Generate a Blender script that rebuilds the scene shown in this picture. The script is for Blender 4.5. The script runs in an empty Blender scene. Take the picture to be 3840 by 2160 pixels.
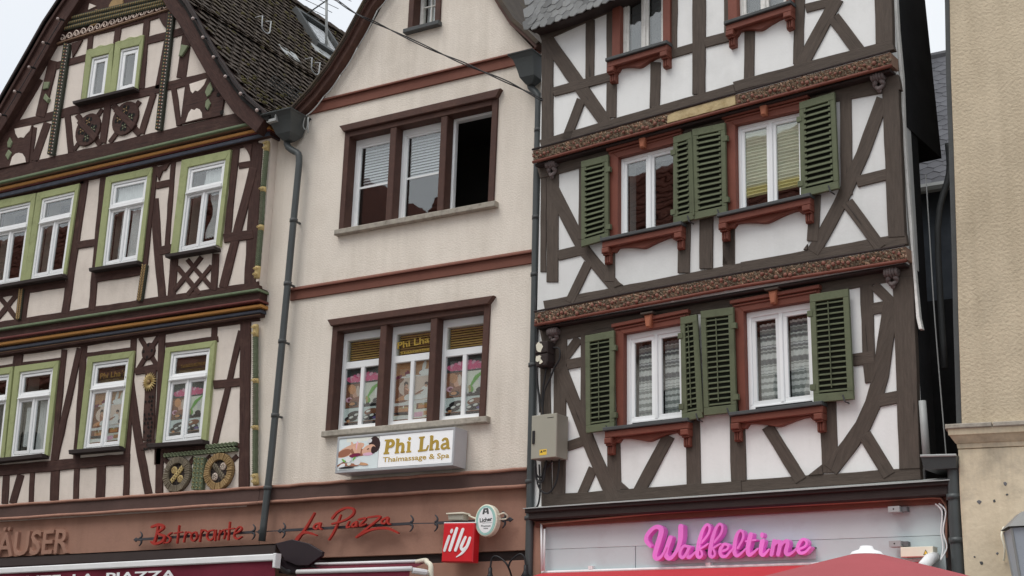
import bpy, bmesh, math, random
from mathutils import Vector, Matrix
from mathutils.geometry import tessellate_polygon
random.seed(7)
S = bpy.context.scene
COL = S.collection

# ------------------------------------------------------------------ camera
PITCH, ROLL, YAW = 0.29218581, -0.02916175, -0.54687251
fw = Vector((math.sin(YAW)*math.cos(PITCH), math.cos(YAW)*math.cos(PITCH), math.sin(PITCH)))
rt = Vector((math.cos(YAW), -math.sin(YAW), 0))
dn = -rt.cross(fw)
rt2 = rt*math.cos(ROLL)+dn*math.sin(ROLL); dn2 = -rt*math.sin(ROLL)+dn*math.cos(ROLL)
cam = bpy.data.objects.new('camera', bpy.data.cameras.new('camera')); COL.objects.link(cam)
m = Matrix.Identity(4)
for i in range(3):
    m[i][0] = rt2[i]; m[i][1] = -dn2[i]; m[i][2] = -fw[i]
m.translation = Vector((0, 0, 1.6)); cam.matrix_world = m
cam.data.sensor_width = 36; cam.data.lens = 36*5251.7/3840
cam.data.clip_start = 0.05; cam.data.clip_end = 2000
S.camera = cam
# ------------------------------------------------------------------ sky and sun (overcast)
W = bpy.data.worlds.new('World'); S.world = W; W.use_nodes = True
nt = W.node_tree; nt.nodes.clear()
def N(t, **k):
    n = nt.nodes.new(t)
    for a, b in k.items(): setattr(n, a, b)
    return n
sky = N('ShaderNodeTexSky', sky_type='NISHITA', sun_disc=False)
SUN_EL, SUN_AZ = math.radians(58), math.radians(205)
sky.sun_elevation = SUN_EL; sky.sun_rotation = SUN_AZ
bg = N('ShaderNodeBackground'); bg.inputs[1].default_value = 0.10
tc = N('ShaderNodeTexCoord'); no = N('ShaderNodeTexNoise'); no.inputs['Scale'].default_value = 2.2; no.inputs['Detail'].default_value = 5
cr = N('ShaderNodeValToRGB'); cr.color_ramp.elements[0].position = .3; cr.color_ramp.elements[0].color = (8.1, 8.6, 9.3, 1)
cr.color_ramp.elements[1].position = .7; cr.color_ramp.elements[1].color = (9.3, 9.6, 9.9, 1)
mx = N('ShaderNodeMixRGB'); mx.inputs[0].default_value = .93
wo = N('ShaderNodeOutputWorld')
L_ = nt.links.new
L_(tc.outputs['Generated'], no.inputs['Vector']); L_(no.outputs['Fac'], cr.inputs['Fac'])
L_(sky.outputs[0], mx.inputs[1]); L_(cr.outputs[0], mx.inputs[2]); L_(mx.outputs[0], bg.inputs[0]); L_(bg.outputs[0], wo.inputs[0])
sun = bpy.data.objects.new('sun', bpy.data.lights.new('sun', 'SUN')); COL.objects.link(sun)
sun.data.energy = 1.5; sun.data.angle = math.radians(32); sun.data.color = (1, .97, .93)
sd = Vector((math.sin(SUN_AZ)*math.cos(SUN_EL), math.cos(SUN_AZ)*math.cos(SUN_EL), math.sin(SUN_EL)))
sun.rotation_euler = sd.to_track_quat('Z', 'Y').to_euler()
S.view_settings.view_transform = 'Standard'; S.view_settings.look = 'None'
S.view_settings.gamma = 1; S.view_settings.use_curve_mapping = False
S.view_settings.exposure = 0.06
try: S.cycles.max_bounces = 8; S.cycles.transparent_max_bounces = 16
except Exception: pass

# ------------------------------------------------------------------ materials
def lin(c): return tuple(((x/255)/12.92 if x <= 10 else ((x/255+.055)/1.055)**2.4) for x in c)
K = 0.74
def T(r, g, b): return tuple(min(.92, v/K) for v in lin((r, g, b)))
MATS = {}
def M(name, rgb, rough=.75, var=.12, scale=3.0, bump=.15, bscale=60, metal=0., spec=.3, grain=False, dirt=None, dirtamt=0., emis=None, dscale=1.7, objvar=.08, streak=0., crack=0.):
    if name in MATS: return MATS[name]
    mt = bpy.data.materials.new(name); mt.use_nodes = True; t = mt.node_tree; t.nodes.clear()
    def n(tp, **k):
        q = t.nodes.new(tp)
        for a, b in k.items(): setattr(q, a, b)
        return q
    out = n('ShaderNodeOutputMaterial'); p = n('ShaderNodeBsdfPrincipled')
    p.inputs['Roughness'].default_value = rough; p.inputs['Metallic'].default_value = metal
    p.inputs['Specular IOR Level'].default_value = spec
    tc = n('ShaderNodeTexCoord'); src = tc.outputs['Object']
    if grain:
        mp = n('ShaderNodeMapping'); t.links.new(tc.outputs['UV'], mp.inputs[0]); mp.inputs['Scale'].default_value = (.9, 7, 1); gsrc = mp.outputs[0]
    else: gsrc = src
    nz = n('ShaderNodeTexNoise'); nz.inputs['Scale'].default_value = scale*(1.6 if grain else 1); nz.inputs['Detail'].default_value = 7; nz.inputs['Roughness'].default_value = .62
    t.links.new(gsrc, nz.inputs['Vector'])
    rp = n('ShaderNodeValToRGB'); e = rp.color_ramp.elements
    e[0].position = .28; e[1].position = .72
    e[0].color = tuple(c*(1-var) for c in rgb)+(1,); e[1].color = tuple(min(1, c*(1+var)) for c in rgb)+(1,)
    t.links.new(nz.outputs['Fac'], rp.inputs['Fac']); col = rp.outputs[0]
    if dirt is not None:
        n2 = n('ShaderNodeTexNoise'); n2.inputs['Scale'].default_value = dscale; n2.inputs['Detail'].default_value = 9; n2.inputs['Roughness'].default_value = .7
        t.links.new(src, n2.inputs['Vector'])
        r2 = n('ShaderNodeValToRGB'); r2.color_ramp.elements[0].position = .5; r2.color_ramp.elements[1].position = .72
        r2.color_ramp.elements[0].color = (0, 0, 0, 1); r2.color_ramp.elements[1].color = (dirtamt,)*3+(1,)
        t.links.new(n2.outputs['Fac'], r2.inputs['Fac'])
        mxx = n('ShaderNodeMixRGB'); mxx.inputs[2].default_value = tuple(dirt)+(1,)
        t.links.new(r2.outputs[0], mxx.inputs[0]); t.links.new(col, mxx.inputs[1]); col = mxx.outputs[0]
    if streak:   # rain streaks and grime runs, drawn out down the wall
        ms = n('ShaderNodeMapping'); ms.inputs['Scale'].default_value = (2.6, 2.6, .25); t.links.new(src, ms.inputs[0])
        ns = n('ShaderNodeTexNoise'); ns.inputs['Scale'].default_value = 1.6; ns.inputs['Detail'].default_value = 8; ns.inputs['Roughness'].default_value = .66; t.links.new(ms.outputs[0], ns.inputs['Vector'])
        nb = n('ShaderNodeTexNoise'); nb.inputs['Scale'].default_value = .55; nb.inputs['Detail'].default_value = 3; t.links.new(src, nb.inputs['Vector'])
        mu = n('ShaderNodeMath', operation='MULTIPLY'); t.links.new(ns.outputs['Fac'], mu.inputs[0]); t.links.new(nb.outputs['Fac'], mu.inputs[1])
        rs = n('ShaderNodeValToRGB'); rs.color_ramp.elements[0].position = .22; rs.color_ramp.elements[1].position = .42; rs.color_ramp.elements[0].color = (1, 1, 1, 1); rs.color_ramp.elements[1].color = (1-streak, 1-streak*1.06, 1-streak*1.16, 1)
        t.links.new(mu.outputs[0], rs.inputs['Fac']); mk = n('ShaderNodeMixRGB', blend_type='MULTIPLY'); mk.inputs[0].default_value = 1; t.links.new(col, mk.inputs[1]); t.links.new(rs.outputs[0], mk.inputs[2]); col = mk.outputs[0]
    if crack:    # drying splits along the grain
        mc = n('ShaderNodeMapping'); mc.inputs['Scale'].default_value = (1.1, 22, 1); t.links.new(tc.outputs['UV'], mc.inputs[0])
        nc = n('ShaderNodeTexNoise'); nc.inputs['Scale'].default_value = 1.5; nc.inputs['Detail'].default_value = 3; t.links.new(mc.outputs[0], nc.inputs['Vector'])
        rc = n('ShaderNodeValToRGB'); ec = rc.color_ramp.elements; ec[0].position = .30; ec[1].position = .36; ec[0].color = (1-crack,)*3+(1,); ec[1].color = (1, 1, 1, 1)
        t.links.new(nc.outputs['Fac'], rc.inputs['Fac']); mq = n('ShaderNodeMixRGB', blend_type='MULTIPLY'); mq.inputs[0].default_value = 1; t.links.new(col, mq.inputs[1]); t.links.new(rc.outputs[0], mq.inputs[2]); col = mq.outputs[0]
    if objvar:
        oi = n('ShaderNodeObjectInfo'); mr = n('ShaderNodeMapRange'); mr.inputs[3].default_value = 1-objvar; mr.inputs[4].default_value = 1+objvar
        t.links.new(oi.outputs['Random'], mr.inputs[0])
        mm = n('ShaderNodeMixRGB', blend_type='MULTIPLY'); mm.inputs[0].default_value = 1
        t.links.new(col, mm.inputs[1]); t.links.new(mr.outputs[0], mm.inputs[2]); col = mm.outputs[0]
    t.links.new(col, p.inputs['Base Color'])
    if bump:
        n3 = n('ShaderNodeTexNoise'); n3.inputs['Scale'].default_value = bscale*(.25 if grain else 1); n3.inputs['Detail'].default_value = 4
        t.links.new(gsrc, n3.inputs['Vector'])
        b = n('ShaderNodeBump'); b.inputs['Strength'].default_value = bump; b.inputs['Distance'].default_value = .012
        t.links.new(n3.outputs['Fac'], b.inputs['Height']); t.links.new(b.outputs[0], p.inputs['Normal'])
    if emis: p.inputs['Emission Color'].default_value = tuple(rgb)+(1,); p.inputs['Emission Strength'].default_value = emis
    t.links.new(p.outputs[0], out.inputs[0]); MATS[name] = mt; return mt

M('timber_brown', T(60, 40, 35), .8, .34, 3, .55, 60, grain=True, crack=.55, dirt=T(92, 70, 60), dirtamt=.35, dscale=5)
M('timber_grey', T(75, 66, 59), .75, .22, 3, .4, 60, grain=True, crack=.5, dirt=T(62, 52, 44), dirtamt=.4, dscale=2.5)
M('timber_dark', T(46, 38, 36), .7, .2, 3, .3, 60, grain=True)
M('plaster_rose', T(206, 196, 186), .9, .05, 2.5, .35, 45, dirt=T(168, 156, 146), dirtamt=.35, dscale=2.3, streak=.12)
M('plaster_cream', T(213, 204, 192), .92, .05, 1.2, .6, 46, dirt=T(184, 173, 158), dirtamt=.4, dscale=.8, streak=.17)
M('plaster_white', T(207, 207, 205), .85, .03, 1.5, .12, 40, dirt=T(176, 176, 173), dirtamt=.3, dscale=1.6, streak=.08)
M('plaster_beige', T(180, 166, 143), .92, .07, 3, 1.0, 34, dirt=T(150, 139, 120), dirtamt=.6, dscale=.8, streak=.22)
M('plaster_stained', T(194, 180, 156), .92, .08, 2.5, .7, 12, dirt=T(146, 137, 122), dirtamt=.7, dscale=2.2, streak=.35)
M('salmon_wall', T(148, 113, 97), .85, .07, 1.5, .25, 30, dirt=T(116, 86, 76), dirtamt=.5, dscale=1.4, streak=.16)
M('salmon_trim', T(150, 112, 96), .8, .1, 5, .3, 40, dirt=T(110, 84, 76), dirtamt=.5, dscale=6)
M('fascia_brown', T(78, 60, 55), .75, .14, 2, .2, 40, dirt=T(60, 46, 42), dirtamt=.4)
M('band_brown', T(104, 66, 55), .8, .1, 3, .25, 40, dirt=T(90, 52, 44), dirtamt=.4, dscale=4)
M('frame_brown', T(71, 49, 42), .65, .18, 3, .3, 60, dirt=T(105, 75, 62), dirtamt=.3, dscale=7)
M('green_casing', T(143, 149, 106), .6, .1, 4, .25, 60, dirt=T(92, 96, 60), dirtamt=.55, dscale=8)
M('green_moulding', T(98, 112, 86), .6, .15, 4, .3, 60, dirt=T(60, 66, 48), dirtamt=.5, dscale=8)
M('orange_moulding', T(160, 114, 60), .6, .12, 4, .25, 60, dirt=T(110, 74, 44), dirtamt=.4, dscale=8)
M('red_moulding', T(92, 46, 42), .6, .12, 4, .25, 60)
M('navy_moulding', T(60, 64, 74), .55, .15, 4, .25, 60, dirt=T(90, 96, 108), dirtamt=.3, dscale=8)
M('tan_moulding', T(120, 96, 78), .7, .2, 4, .3, 60)
M('carved_green', T(82, 90, 70), .7, .25, 8, .3, 60)
M('carved_dark', T(44, 46, 37), .7, .25, 8, .3, 60)
M('carved_yellow', T(172, 152, 104), .6, .2, 9, .3, 60)
M('carved_white', T(200, 184, 172), .7, .1, 9, .2, 60)
M('carved_tan', T(140, 116, 80), .7, .2, 9, .3, 60)
M('carved_grey', T(108, 99, 84), .7, .25, 9, .4, 60)
M('carved_leaf', T(112, 120, 94), .7, .15, 9, .3, 60)
M('stud_red', T(120, 60, 50), .6)
M('hole_black', (.012, .01, .009), .9, bump=0)
M('upvc', T(214, 216, 218), .35, .02, 3, .0, spec=.4)
M('old_white', T(205, 203, 198), .55, .06, 5, .3, 50, dirt=T(150, 146, 138), dirtamt=.5, dscale=9)
M('red_paint', T(106, 60, 48), .55, .12, 4, .2, 60, dirt=T(90, 46, 40), dirtamt=.4, dscale=5)
M('keystone', T(150, 92, 68), .6, .12, 6)
M('shutter_green', T(87, 92, 71), .75, .24, 5, .3, 60, dirt=T(60, 66, 48), dirtamt=.6, dscale=5)
M('slat_gap_shade', (.016, .018, .012), .9, bump=0)  # near-black standing in for the shade seen between shutter slats
M('tile_gap', (.012, .011, .010), .9, bump=0)
M('pipe_metal', T(60, 64, 64), .45, .12, 3, .1, 30, spec=.5)
M('zinc', T(150, 152, 150), .5, .1, 4, .1, spec=.5)
M('lamp_grey', T(150, 152, 152), .5, .05)
M('lead_dark', T(70, 72, 72), .6, .15, 5)
M('stone_sill', T(150, 143, 132), .85, .18, 12, .4, 60, dirt=T(96, 92, 82), dirtamt=.7, dscale=9)
M('tile_dark', T(70, 61, 53), .8, .22, 6, .4, 50, dirt=T(84, 76, 44), dirtamt=.55, dscale=3.5, objvar=.2)
M('tile_moss', T(82, 76, 46), .9, .25, 8, .5)
M('slate', T(112, 113, 113), .6, .16, 6, .3, 40, dirt=T(90, 90, 82), dirtamt=.6, dscale=7, objvar=.3)
M('slate_grey', T(98, 98, 100), .6, .12, 5, .2, objvar=.15)
M('slate_far', T(106, 106, 110), .6, .15, 5, .2, objvar=.2)
M('red_tile', T(106, 62, 50), .8, .25, 8, .4, dirt=T(80, 44, 38), dirtamt=.5, objvar=.15)
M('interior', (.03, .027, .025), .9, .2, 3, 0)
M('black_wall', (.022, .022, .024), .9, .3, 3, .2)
M('blue_grey_wall', T(74, 80, 88), .9, .25, 3, .3, 20)
M('curtain_white', (.9, .9, .91), .9, .05, 6, .1, spec=.1)
M('blind_white', T(196, 198, 204), .6, .03)
M('blind_wood', T(178, 150, 84), .6, .12, 10)
M('blind_yellow', T(216, 215, 200), .8, .06, 4)
M('blind_yellow_deep', T(206, 198, 146), .8, .06, 4)
M('lightbox', T(218, 224, 234), .4, .01, 2, 0, spec=.4, emis=.12)
M('alu', T(160, 162, 164), .35, .05, 4, 0, metal=.0, spec=.5)
M('gold', T(168, 140, 62), .5, .05, 5, 0)
M('gold_dark', T(150, 120, 62), .5, .05, 5, 0)
M('sign_red', T(186, 30, 38), .35, .04, 3, 0, spec=.45)
M('letter_red', T(152, 48, 40), .45, .12, 6, .1)
M('letter_pink_glow', T(230, 116, 198), .45, .03, 4, 0, emis=.03)  # faint emission added to lift the pink above its base colour
M('sign_white', T(226, 224, 226), .4, .02)
M('beer_green', T(140, 176, 168), .4, .08, 6, 0)
M('beer_rim', T(208, 204, 186), .45, .04, 4, 0)
M('black_paint', T(34, 34, 36), .45, .1)
M('iron', T(58, 58, 62), .55, .2, 8, .2)
M('cabinet', T(150, 147, 134), .5, .03, 3, .05)
M('cabinet_shaded', T(128, 125, 114), .5, .03, 3, .05)  # cabinet grey darkened: shade on its sides put into the colour
M('warning_yellow', T(226, 180, 70), .5, .05)
M('cable', T(40, 39, 40), .6, .1, 5, 0)
M('board_grey', T(178, 190, 192), .7, .03, 2, .1, 30, dirt=T(150, 146, 148), dirtamt=.4, dscale=1.3)
M('burgundy', T(96, 28, 44), .85, .12, 4, .15, 200, dirt=T(70, 22, 34), dirtamt=.4)
M('burgundy_shaded', T(70, 24, 36), .9, .1, 4, .15, 200)  # darker copy of burgundy: shade of the awning underside put into the colour
M('awning_red', T(172, 52, 58), .85, .06, 3, .15, 200)
M('parasol_red', T(146, 72, 76), .9, .05, 2, .2, 200)
M('cassette', T(60, 52, 50), .5, .1, 3, .05)
M('cassette_cap', T(44, 36, 40), .5, .06, 3, .03)
M('white_metal', T(218, 218, 216), .4, .04, 4, .03, dirt=T(180, 178, 172), dirtamt=.3)
M('yellow_wood', T(170, 152, 116), .8, .18, 8, .5, 30, dirt=T(120, 96, 52), dirtamt=.7, dscale=7)
M('frieze_ground', T(134, 108, 92), .8, .25, 9, .4)
M('fruit_red', T(122, 82, 70), .6, .2, 9, .2)
M('fruit_leaf', T(130, 118, 102), .7, .3, 14, .3)
M('fruit_leaf_pale', T(168, 142, 120), .7, .2, 14, .3)
M('corbel_grey', T(98, 88, 86), .6, .25, 14, .4)
M('paving', (.16, .15, .14), .9, .15, 2, .4, 12)
M('wall_far', T(190, 182, 168), .9, .08, 2, .3)
M('bulb', T(158, 142, 136), .2, .0, spec=.6, bump=0)
M('skin', T(206, 162, 138), .7, bump=0); M('skin_dark', T(150, 100, 78), .7, bump=0); M('hair', T(52, 34, 34), .7, bump=0)
M('pr_teal', T(52, 66, 68), .6, .3, 4, 0); M('pr_pink', T(226, 96, 140), .6, .2, 12, 0); M('pr_pinkpale', T(240, 170, 190), .6, .1, 8, 0)
M('pr_brown', T(128, 82, 58), .6, .3, 5, 0); M('pr_wood', T(184, 140, 106), .6, .2, 9, 0); M('pr_pale', T(214, 222, 206), .6, .06, 5, 0); M('pr_green', T(110, 170, 80), .6, .25, 9, 0)
M('pr_black', T(34, 30, 34), .6, .2, 8, 0); M('pr_white', T(232, 230, 226), .6, .06, 6, 0); M('pr_plum', T(120, 30, 66), .6, .2, 9, 0); M('pr_orange', T(196, 140, 96), .6, .2, 9, 0); M('pr_beige', T(206, 188, 178), .6, .08, 3, 0); M('pr_purple', T(96, 78, 140), .6, .2, 9, 0); M('lantern_pane', T(150, 156, 164), .4, .05); M('lantern_frame', T(128, 128, 126), .5, .1)
M('pr_mint', T(206, 222, 222), .6, .05, 5, 0); M('pr_dkwin', T(70, 52, 42), .5, .2, 6, 0)

def glass_mat():
    mt = bpy.data.materials.new('window_glass'); mt.use_nodes = True; t = mt.node_tree; t.nodes.clear()
    o = t.nodes.new('ShaderNodeOutputMaterial'); mixs = t.nodes.new('ShaderNodeMixShader'); tr = t.nodes.new('ShaderNodeBsdfTransparent'); gl = t.nodes.new('ShaderNodeBsdfGlossy')
    lw = t.nodes.new('ShaderNodeLayerWeight'); lw.inputs[0].default_value = .5
    pw = t.nodes.new('ShaderNodeMath'); pw.operation = 'POWER'; pw.inputs[1].default_value = 4
    mr = t.nodes.new('ShaderNodeMapRange'); mr.inputs[3].default_value = .15; mr.inputs[4].default_value = .9
    gl.inputs['Roughness'].default_value = .012; tr.inputs[0].default_value = (.93, .95, .94, 1)
    tcn = t.nodes.new('ShaderNodeTexCoord'); nz = t.nodes.new('ShaderNodeTexNoise'); nz.inputs['Scale'].default_value = 2.4; bp = t.nodes.new('ShaderNodeBump'); bp.inputs['Strength'].default_value = .06; bp.inputs['Distance'].default_value = .02
    t.links.new(tcn.outputs['Object'], nz.inputs['Vector']); t.links.new(nz.outputs['Fac'], bp.inputs['Height']); t.links.new(bp.outputs[0], gl.inputs['Normal'])
    t.links.new(lw.outputs['Facing'], pw.inputs[0]); t.links.new(pw.outputs[0], mr.inputs[0]); t.links.new(mr.outputs[0], mixs.inputs[0])
    t.links.new(tr.outputs[0], mixs.inputs[1]); t.links.new(gl.outputs[0], mixs.inputs[2]); t.links.new(mixs.outputs[0], o.inputs[0])
    MATS['glass'] = mt
glass_mat()
def weave_mat():
    # woven curtain: grey and white horizontal stripes of uneven width, a printed textile
    mt = bpy.data.materials.new('striped_curtain'); mt.use_nodes = True; t = mt.node_tree; p = t.nodes['Principled BSDF']; p.inputs['Roughness'].default_value = .9
    tcn = t.nodes.new('ShaderNodeTexCoord'); sp = t.nodes.new('ShaderNodeSeparateXYZ'); t.links.new(tcn.outputs['Object'], sp.inputs[0])
    cb = t.nodes.new('ShaderNodeCombineXYZ'); t.links.new(sp.outputs['Z'], cb.inputs[0])
    nz = t.nodes.new('ShaderNodeTexNoise'); nz.inputs['Scale'].default_value = 13; nz.inputs['Detail'].default_value = 1.2; nz.inputs['Roughness'].default_value = .6
    t.links.new(cb.outputs[0], nz.inputs['Vector'])
    r = t.nodes.new('ShaderNodeValToRGB'); r.color_ramp.interpolation = 'CONSTANT'; e = r.color_ramp.elements
    e[0].position = 0; e[0].color = T(104, 106, 112)+(1,); e[1].position = .42; e[1].color = T(146, 150, 148)+(1,)
    for ps, c in ((.48, T(216, 220, 224)), (.54, T(150, 152, 150)), (.58, T(112, 114, 120)), (.63, T(205, 205, 208))):
        q = e.new(ps); q.color = c+(1,)
    t.links.new(nz.outputs['Fac'], r.inputs['Fac']); t.links.new(r.outputs[0], p.inputs['Base Color']); MATS['curtain_stripe'] = mt
weave_mat()

# ------------------------------------------------------------------ mesh helpers
class MB:
    def __init__(s): s.v = []; s.f = []; s.uv = None
    def add(s, vs, fs):
        o = len(s.v); s.v += [tuple(x) for x in vs]; s.f += [tuple(i+o for i in f) for f in fs]
    def prism(s, poly, d0, d1, ch=.004):
        """poly (u,z) in the wall plane, from outward offset d0 (back) to d1 (front)"""
        a = sum(poly[i][0]*poly[(i+1) % len(poly)][1]-poly[(i+1) % len(poly)][0]*poly[i][1] for i in range(len(poly)))
        if a < 0: poly = poly[::-1]
        n = len(poly)
        ins = inset(poly, ch) if ch else None
        vs = [(u, -d0, z) for u, z in poly]+[(u, -(d1-(ch if ch else 0)), z) for u, z in poly]
        fs = [tuple(range(n-1, -1, -1))]
        for i in range(n): fs.append((i, (i+1) % n, n+(i+1) % n, n+i))
        if ch:
            vs += [(u, -d1, z) for u, z in ins]
            for i in range(n): fs.append((n+i, n+(i+1) % n, 2*n+(i+1) % n, 2*n+i))
            fs.append(tuple(range(2*n, 3*n)))
        else: fs.append(tuple(range(n, 2*n)))
        s.add(vs, fs)
    def box(s, x0, x1, y0, y1, z0, z1):
        s.add([(x0,y0,z0),(x1,y0,z0),(x1,y1,z0),(x0,y1,z0),(x0,y0,z1),(x1,y0,z1),(x1,y1,z1),(x0,y1,z1)],
              [(3,2,1,0),(4,5,6,7),(0,1,5,4),(1,2,6,5),(2,3,7,6),(3,0,4,7)])
    def tube(s, pts, r, n=8, cap=True):
        pts = [Vector(p) for p in pts]; rr = r if isinstance(r, (list, tuple)) else [r]*len(pts)
        vs = []; fs = []; up = None
        for i, p in enumerate(pts):
            a = pts[max(i-1, 0)]; b = pts[min(i+1, len(pts)-1)]; t = (b-a).normalized()
            if up is None: up = t.orthogonal().normalized()
            up = (up-t*up.dot(t)); up = up.normalized() if up.length > 1e-6 else t.orthogonal().normalized()
            w = t.cross(up)
            for k in range(n):
                an = 2*math.pi*k/n; vs.append(p+(up*math.cos(an)+w*math.sin(an))*rr[i])
        for i in range(len(pts)-1):
            for k in range(n): fs.append((i*n+k, i*n+(k+1) % n, (i+1)*n+(k+1) % n, (i+1)*n+k))
        if cap: fs.append(tuple(range(n-1, -1, -1))); fs.append(tuple((len(pts)-1)*n+k for k in range(n)))
        s.add(vs, fs)
    def ball(s, c, rx, ry=None, rz=None, n=7, m=5):
        ry = ry or rx; rz = rz or rx; vs = [(c[0], c[1], c[2]+rz)]; fs = []
        for j in range(1, m):
            ph = math.pi*j/m
            for k in range(n):
                th = 2*math.pi*k/n; vs.append((c[0]+rx*math.sin(ph)*math.cos(th), c[1]+ry*math.sin(ph)*math.sin(th), c[2]+rz*math.cos(ph)))
        vs.append((c[0], c[1], c[2]-rz)); L = len(vs)-1
        for k in range(n): fs.append((0, 1+k, 1+(k+1) % n)); fs.append((L, 1+(m-2)*n+(k+1) % n, 1+(m-2)*n+k))
        for j in range(m-2):
            for k in range(n): a = 1+j*n; fs.append((a+k, a+n+k, a+n+(k+1) % n, a+(k+1) % n))
        s.add(vs, fs)
    def leaf(s, c, ln, wd, ang, h=.012, tilt=0):
        ca, sa = math.cos(ang), math.sin(ang)
        P2 = [(-ln/2, 0, 0), (0, wd/2, h*.3), (ln/2, 0, tilt), (0, -wd/2, h*.3), (0, 0, h)]
        vs = [(c[0]+x*ca-y*sa, c[1]-d, c[2]+x*sa+y*ca) for x, y, d in P2]
        s.add(vs, [(0, 3, 4), (3, 2, 4), (2, 1, 4), (1, 0, 4)])
    def ell(s, c, rx, rz, off, n=14, ang=0):
        ca, sa = math.cos(ang), math.sin(ang); vs = []
        for k in range(n):
            x = rx*math.cos(2*math.pi*k/n); z = rz*math.sin(2*math.pi*k/n); vs.append((c[0]+x*ca-z*sa, -off, c[1]+x*sa+z*ca))
        s.add(vs, [tuple(range(n))])
    def build(s, name, mat, parent=None, smooth=False, uvdir=None):
        me = bpy.data.meshes.new(name); me.from_pydata(s.v, [], s.f); me.update()
        me.materials.append(MATS[mat])
        if smooth:
            for p in me.polygons: p.use_smooth = True
        if uvdir is not None:
            ul = me.uv_layers.new(name='UVMap'); ox = random.uniform(0, 50); oy = random.uniform(0, 50); cx, sx = uvdir
            for l in me.loops:
                v = me.vertices[l.vertex_index].co; ul.data[l.index].uv = (v.x*cx+v.z*sx+ox, -v.x*sx+v.z*cx+v.y+oy)
        o = bpy.data.objects.new(name, me); COL.objects.link(o)
        if parent: o.parent = parent
        return o
def inset(poly, d):
    n = len(poly); out = []
    for i in range(n):
        p0 = Vector(poly[i-1]); p1 = Vector(poly[i]); p2 = Vector(poly[(i+1) % n])
        a = (p1-p0); b = (p2-p1)
        a = a.normalized() if a.length > 1e-9 else Vector((1, 0)); b = b.normalized() if b.length > 1e-9 else a
        na = Vector((-a.y, a.x)); nb = Vector((-b.y, b.x)); h = na+nb
        out.append(tuple(p1+h*(2*d/max(h.dot(h), .8))))
    return out
def empty(name, loc=(0, 0, 0), rz=0, parent=None, label=None, cat=None, group=None):
    o = bpy.data.objects.new(name, None); COL.objects.link(o); o.location = loc; o.rotation_euler = (0, 0, rz); o.empty_display_size = .1
    if parent: o.parent = parent
    tag(o, label, cat, group); return o
def tag(o, label=None, cat=None, group=None, kind=None):
    if label: o['label'] = label
    if cat: o['category'] = cat
    if group: o['group'] = group
    if kind: o['kind'] = kind
    return o
def bil(q, s, t):
    return (q[0][0]*(1-s)*(1-t)+q[1][0]*s*(1-t)+q[2][0]*s*t+q[3][0]*(1-s)*t, q[0][1]*(1-s)*(1-t)+q[1][1]*s*(1-t)+q[2][1]*s*t+q[3][1]*(1-s)*t)
def sub(q, s0, s1, t0, t1): return [bil(q, s0, t0), bil(q, s1, t0), bil(q, s1, t1), bil(q, s0, t1)]
def qw(q): return (math.dist(q[0], q[1])+math.dist(q[3], q[2]))/2
def qh(q): return (math.dist(q[0], q[3])+math.dist(q[1], q[2]))/2
def grow(q, d):
    w, h = qw(q), qh(q); return sub(q, -d/w, 1+d/w, -d/h, 1+d/h)
def ring(mb, q, w, d0, d1, ch=.003, wt=None, wb=None):
    W_, H_ = qw(q), qh(q); a = w/W_; b = (wt or w)/H_; c = (wb or w)/H_
    mb.prism(sub(q, 0, 1, 0, b), d0, d1, ch); mb.prism(sub(q, 0, 1, 1-c, 1), d0, d1, ch)
    mb.prism(sub(q, 0, a, b, 1-c), d0, d1, ch); mb.prism(sub(q, 1-a, 1, b, 1-c), d0, d1, ch)
    return sub(q, a, 1-a, b, 1-c)
def wob(poly, amp, seg=.22):
    out = []
    for i in range(len(poly)):
        a = Vector(poly[i]); b = Vector(poly[(i+1) % len(poly)]); L = (b-a).length; k = max(1, int(L/seg))
        n = Vector((-(b-a).y, (b-a).x)).normalized() if L > 1e-6 else Vector((0, 0))
        for j in range(k):
            p = a+(b-a)*(j/k)
            if j and L > .35: p = p+n*random.uniform(-amp, amp)
            out.append(tuple(p))
    return out
def walls(name, poly, holes, off, mat, parent, depth=.3):
    """front sheet with real openings, returns around them and round the edge"""
    mb = MB(); loops = [poly]+holes
    tri = tessellate_polygon([[Vector((u, z, 0)) for u, z in lp] for lp in loops])
    flat = [p for lp in loops for p in lp]
    fs = []
    for t in tri:
        a, b, c = (flat[i] for i in t)
        cr_ = (b[0]-a[0])*(c[1]-a[1])-(b[1]-a[1])*(c[0]-a[0])
        fs.append(tuple(t) if cr_ > 0 else tuple(t[::-1]))
    mb.add([(u, -off, z) for u, z in flat], fs)
    for lp in loops:
        n = len(lp); mb.add([(u, -off, z) for u, z in lp]+[(u, -off+depth, z) for u, z in lp], [(i, (i+1) % n, n+(i+1) % n, n+i) for i in range(n)])
    return mb.build(name, mat, parent)
def smoothline(pts, k=5):
    out = []; n = len(pts)
    for i in range(n-1):
        p0 = pts[max(i-1, 0)]; p1 = pts[i]; p2 = pts[i+1]; p3 = pts[min(i+2, n-1)]
        for j in range(k):
            t = j/k; out.append(tuple(.5*((2*b)+(-a+c)*t+(2*a-5*b+4*c-d)*t*t+(-a+3*b-3*c+d)*t*t*t) for a, b, c, d in zip(p0, p1, p2, p3)))
    out.append(tuple(pts[-1])); return out
ZST = [0]
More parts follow.
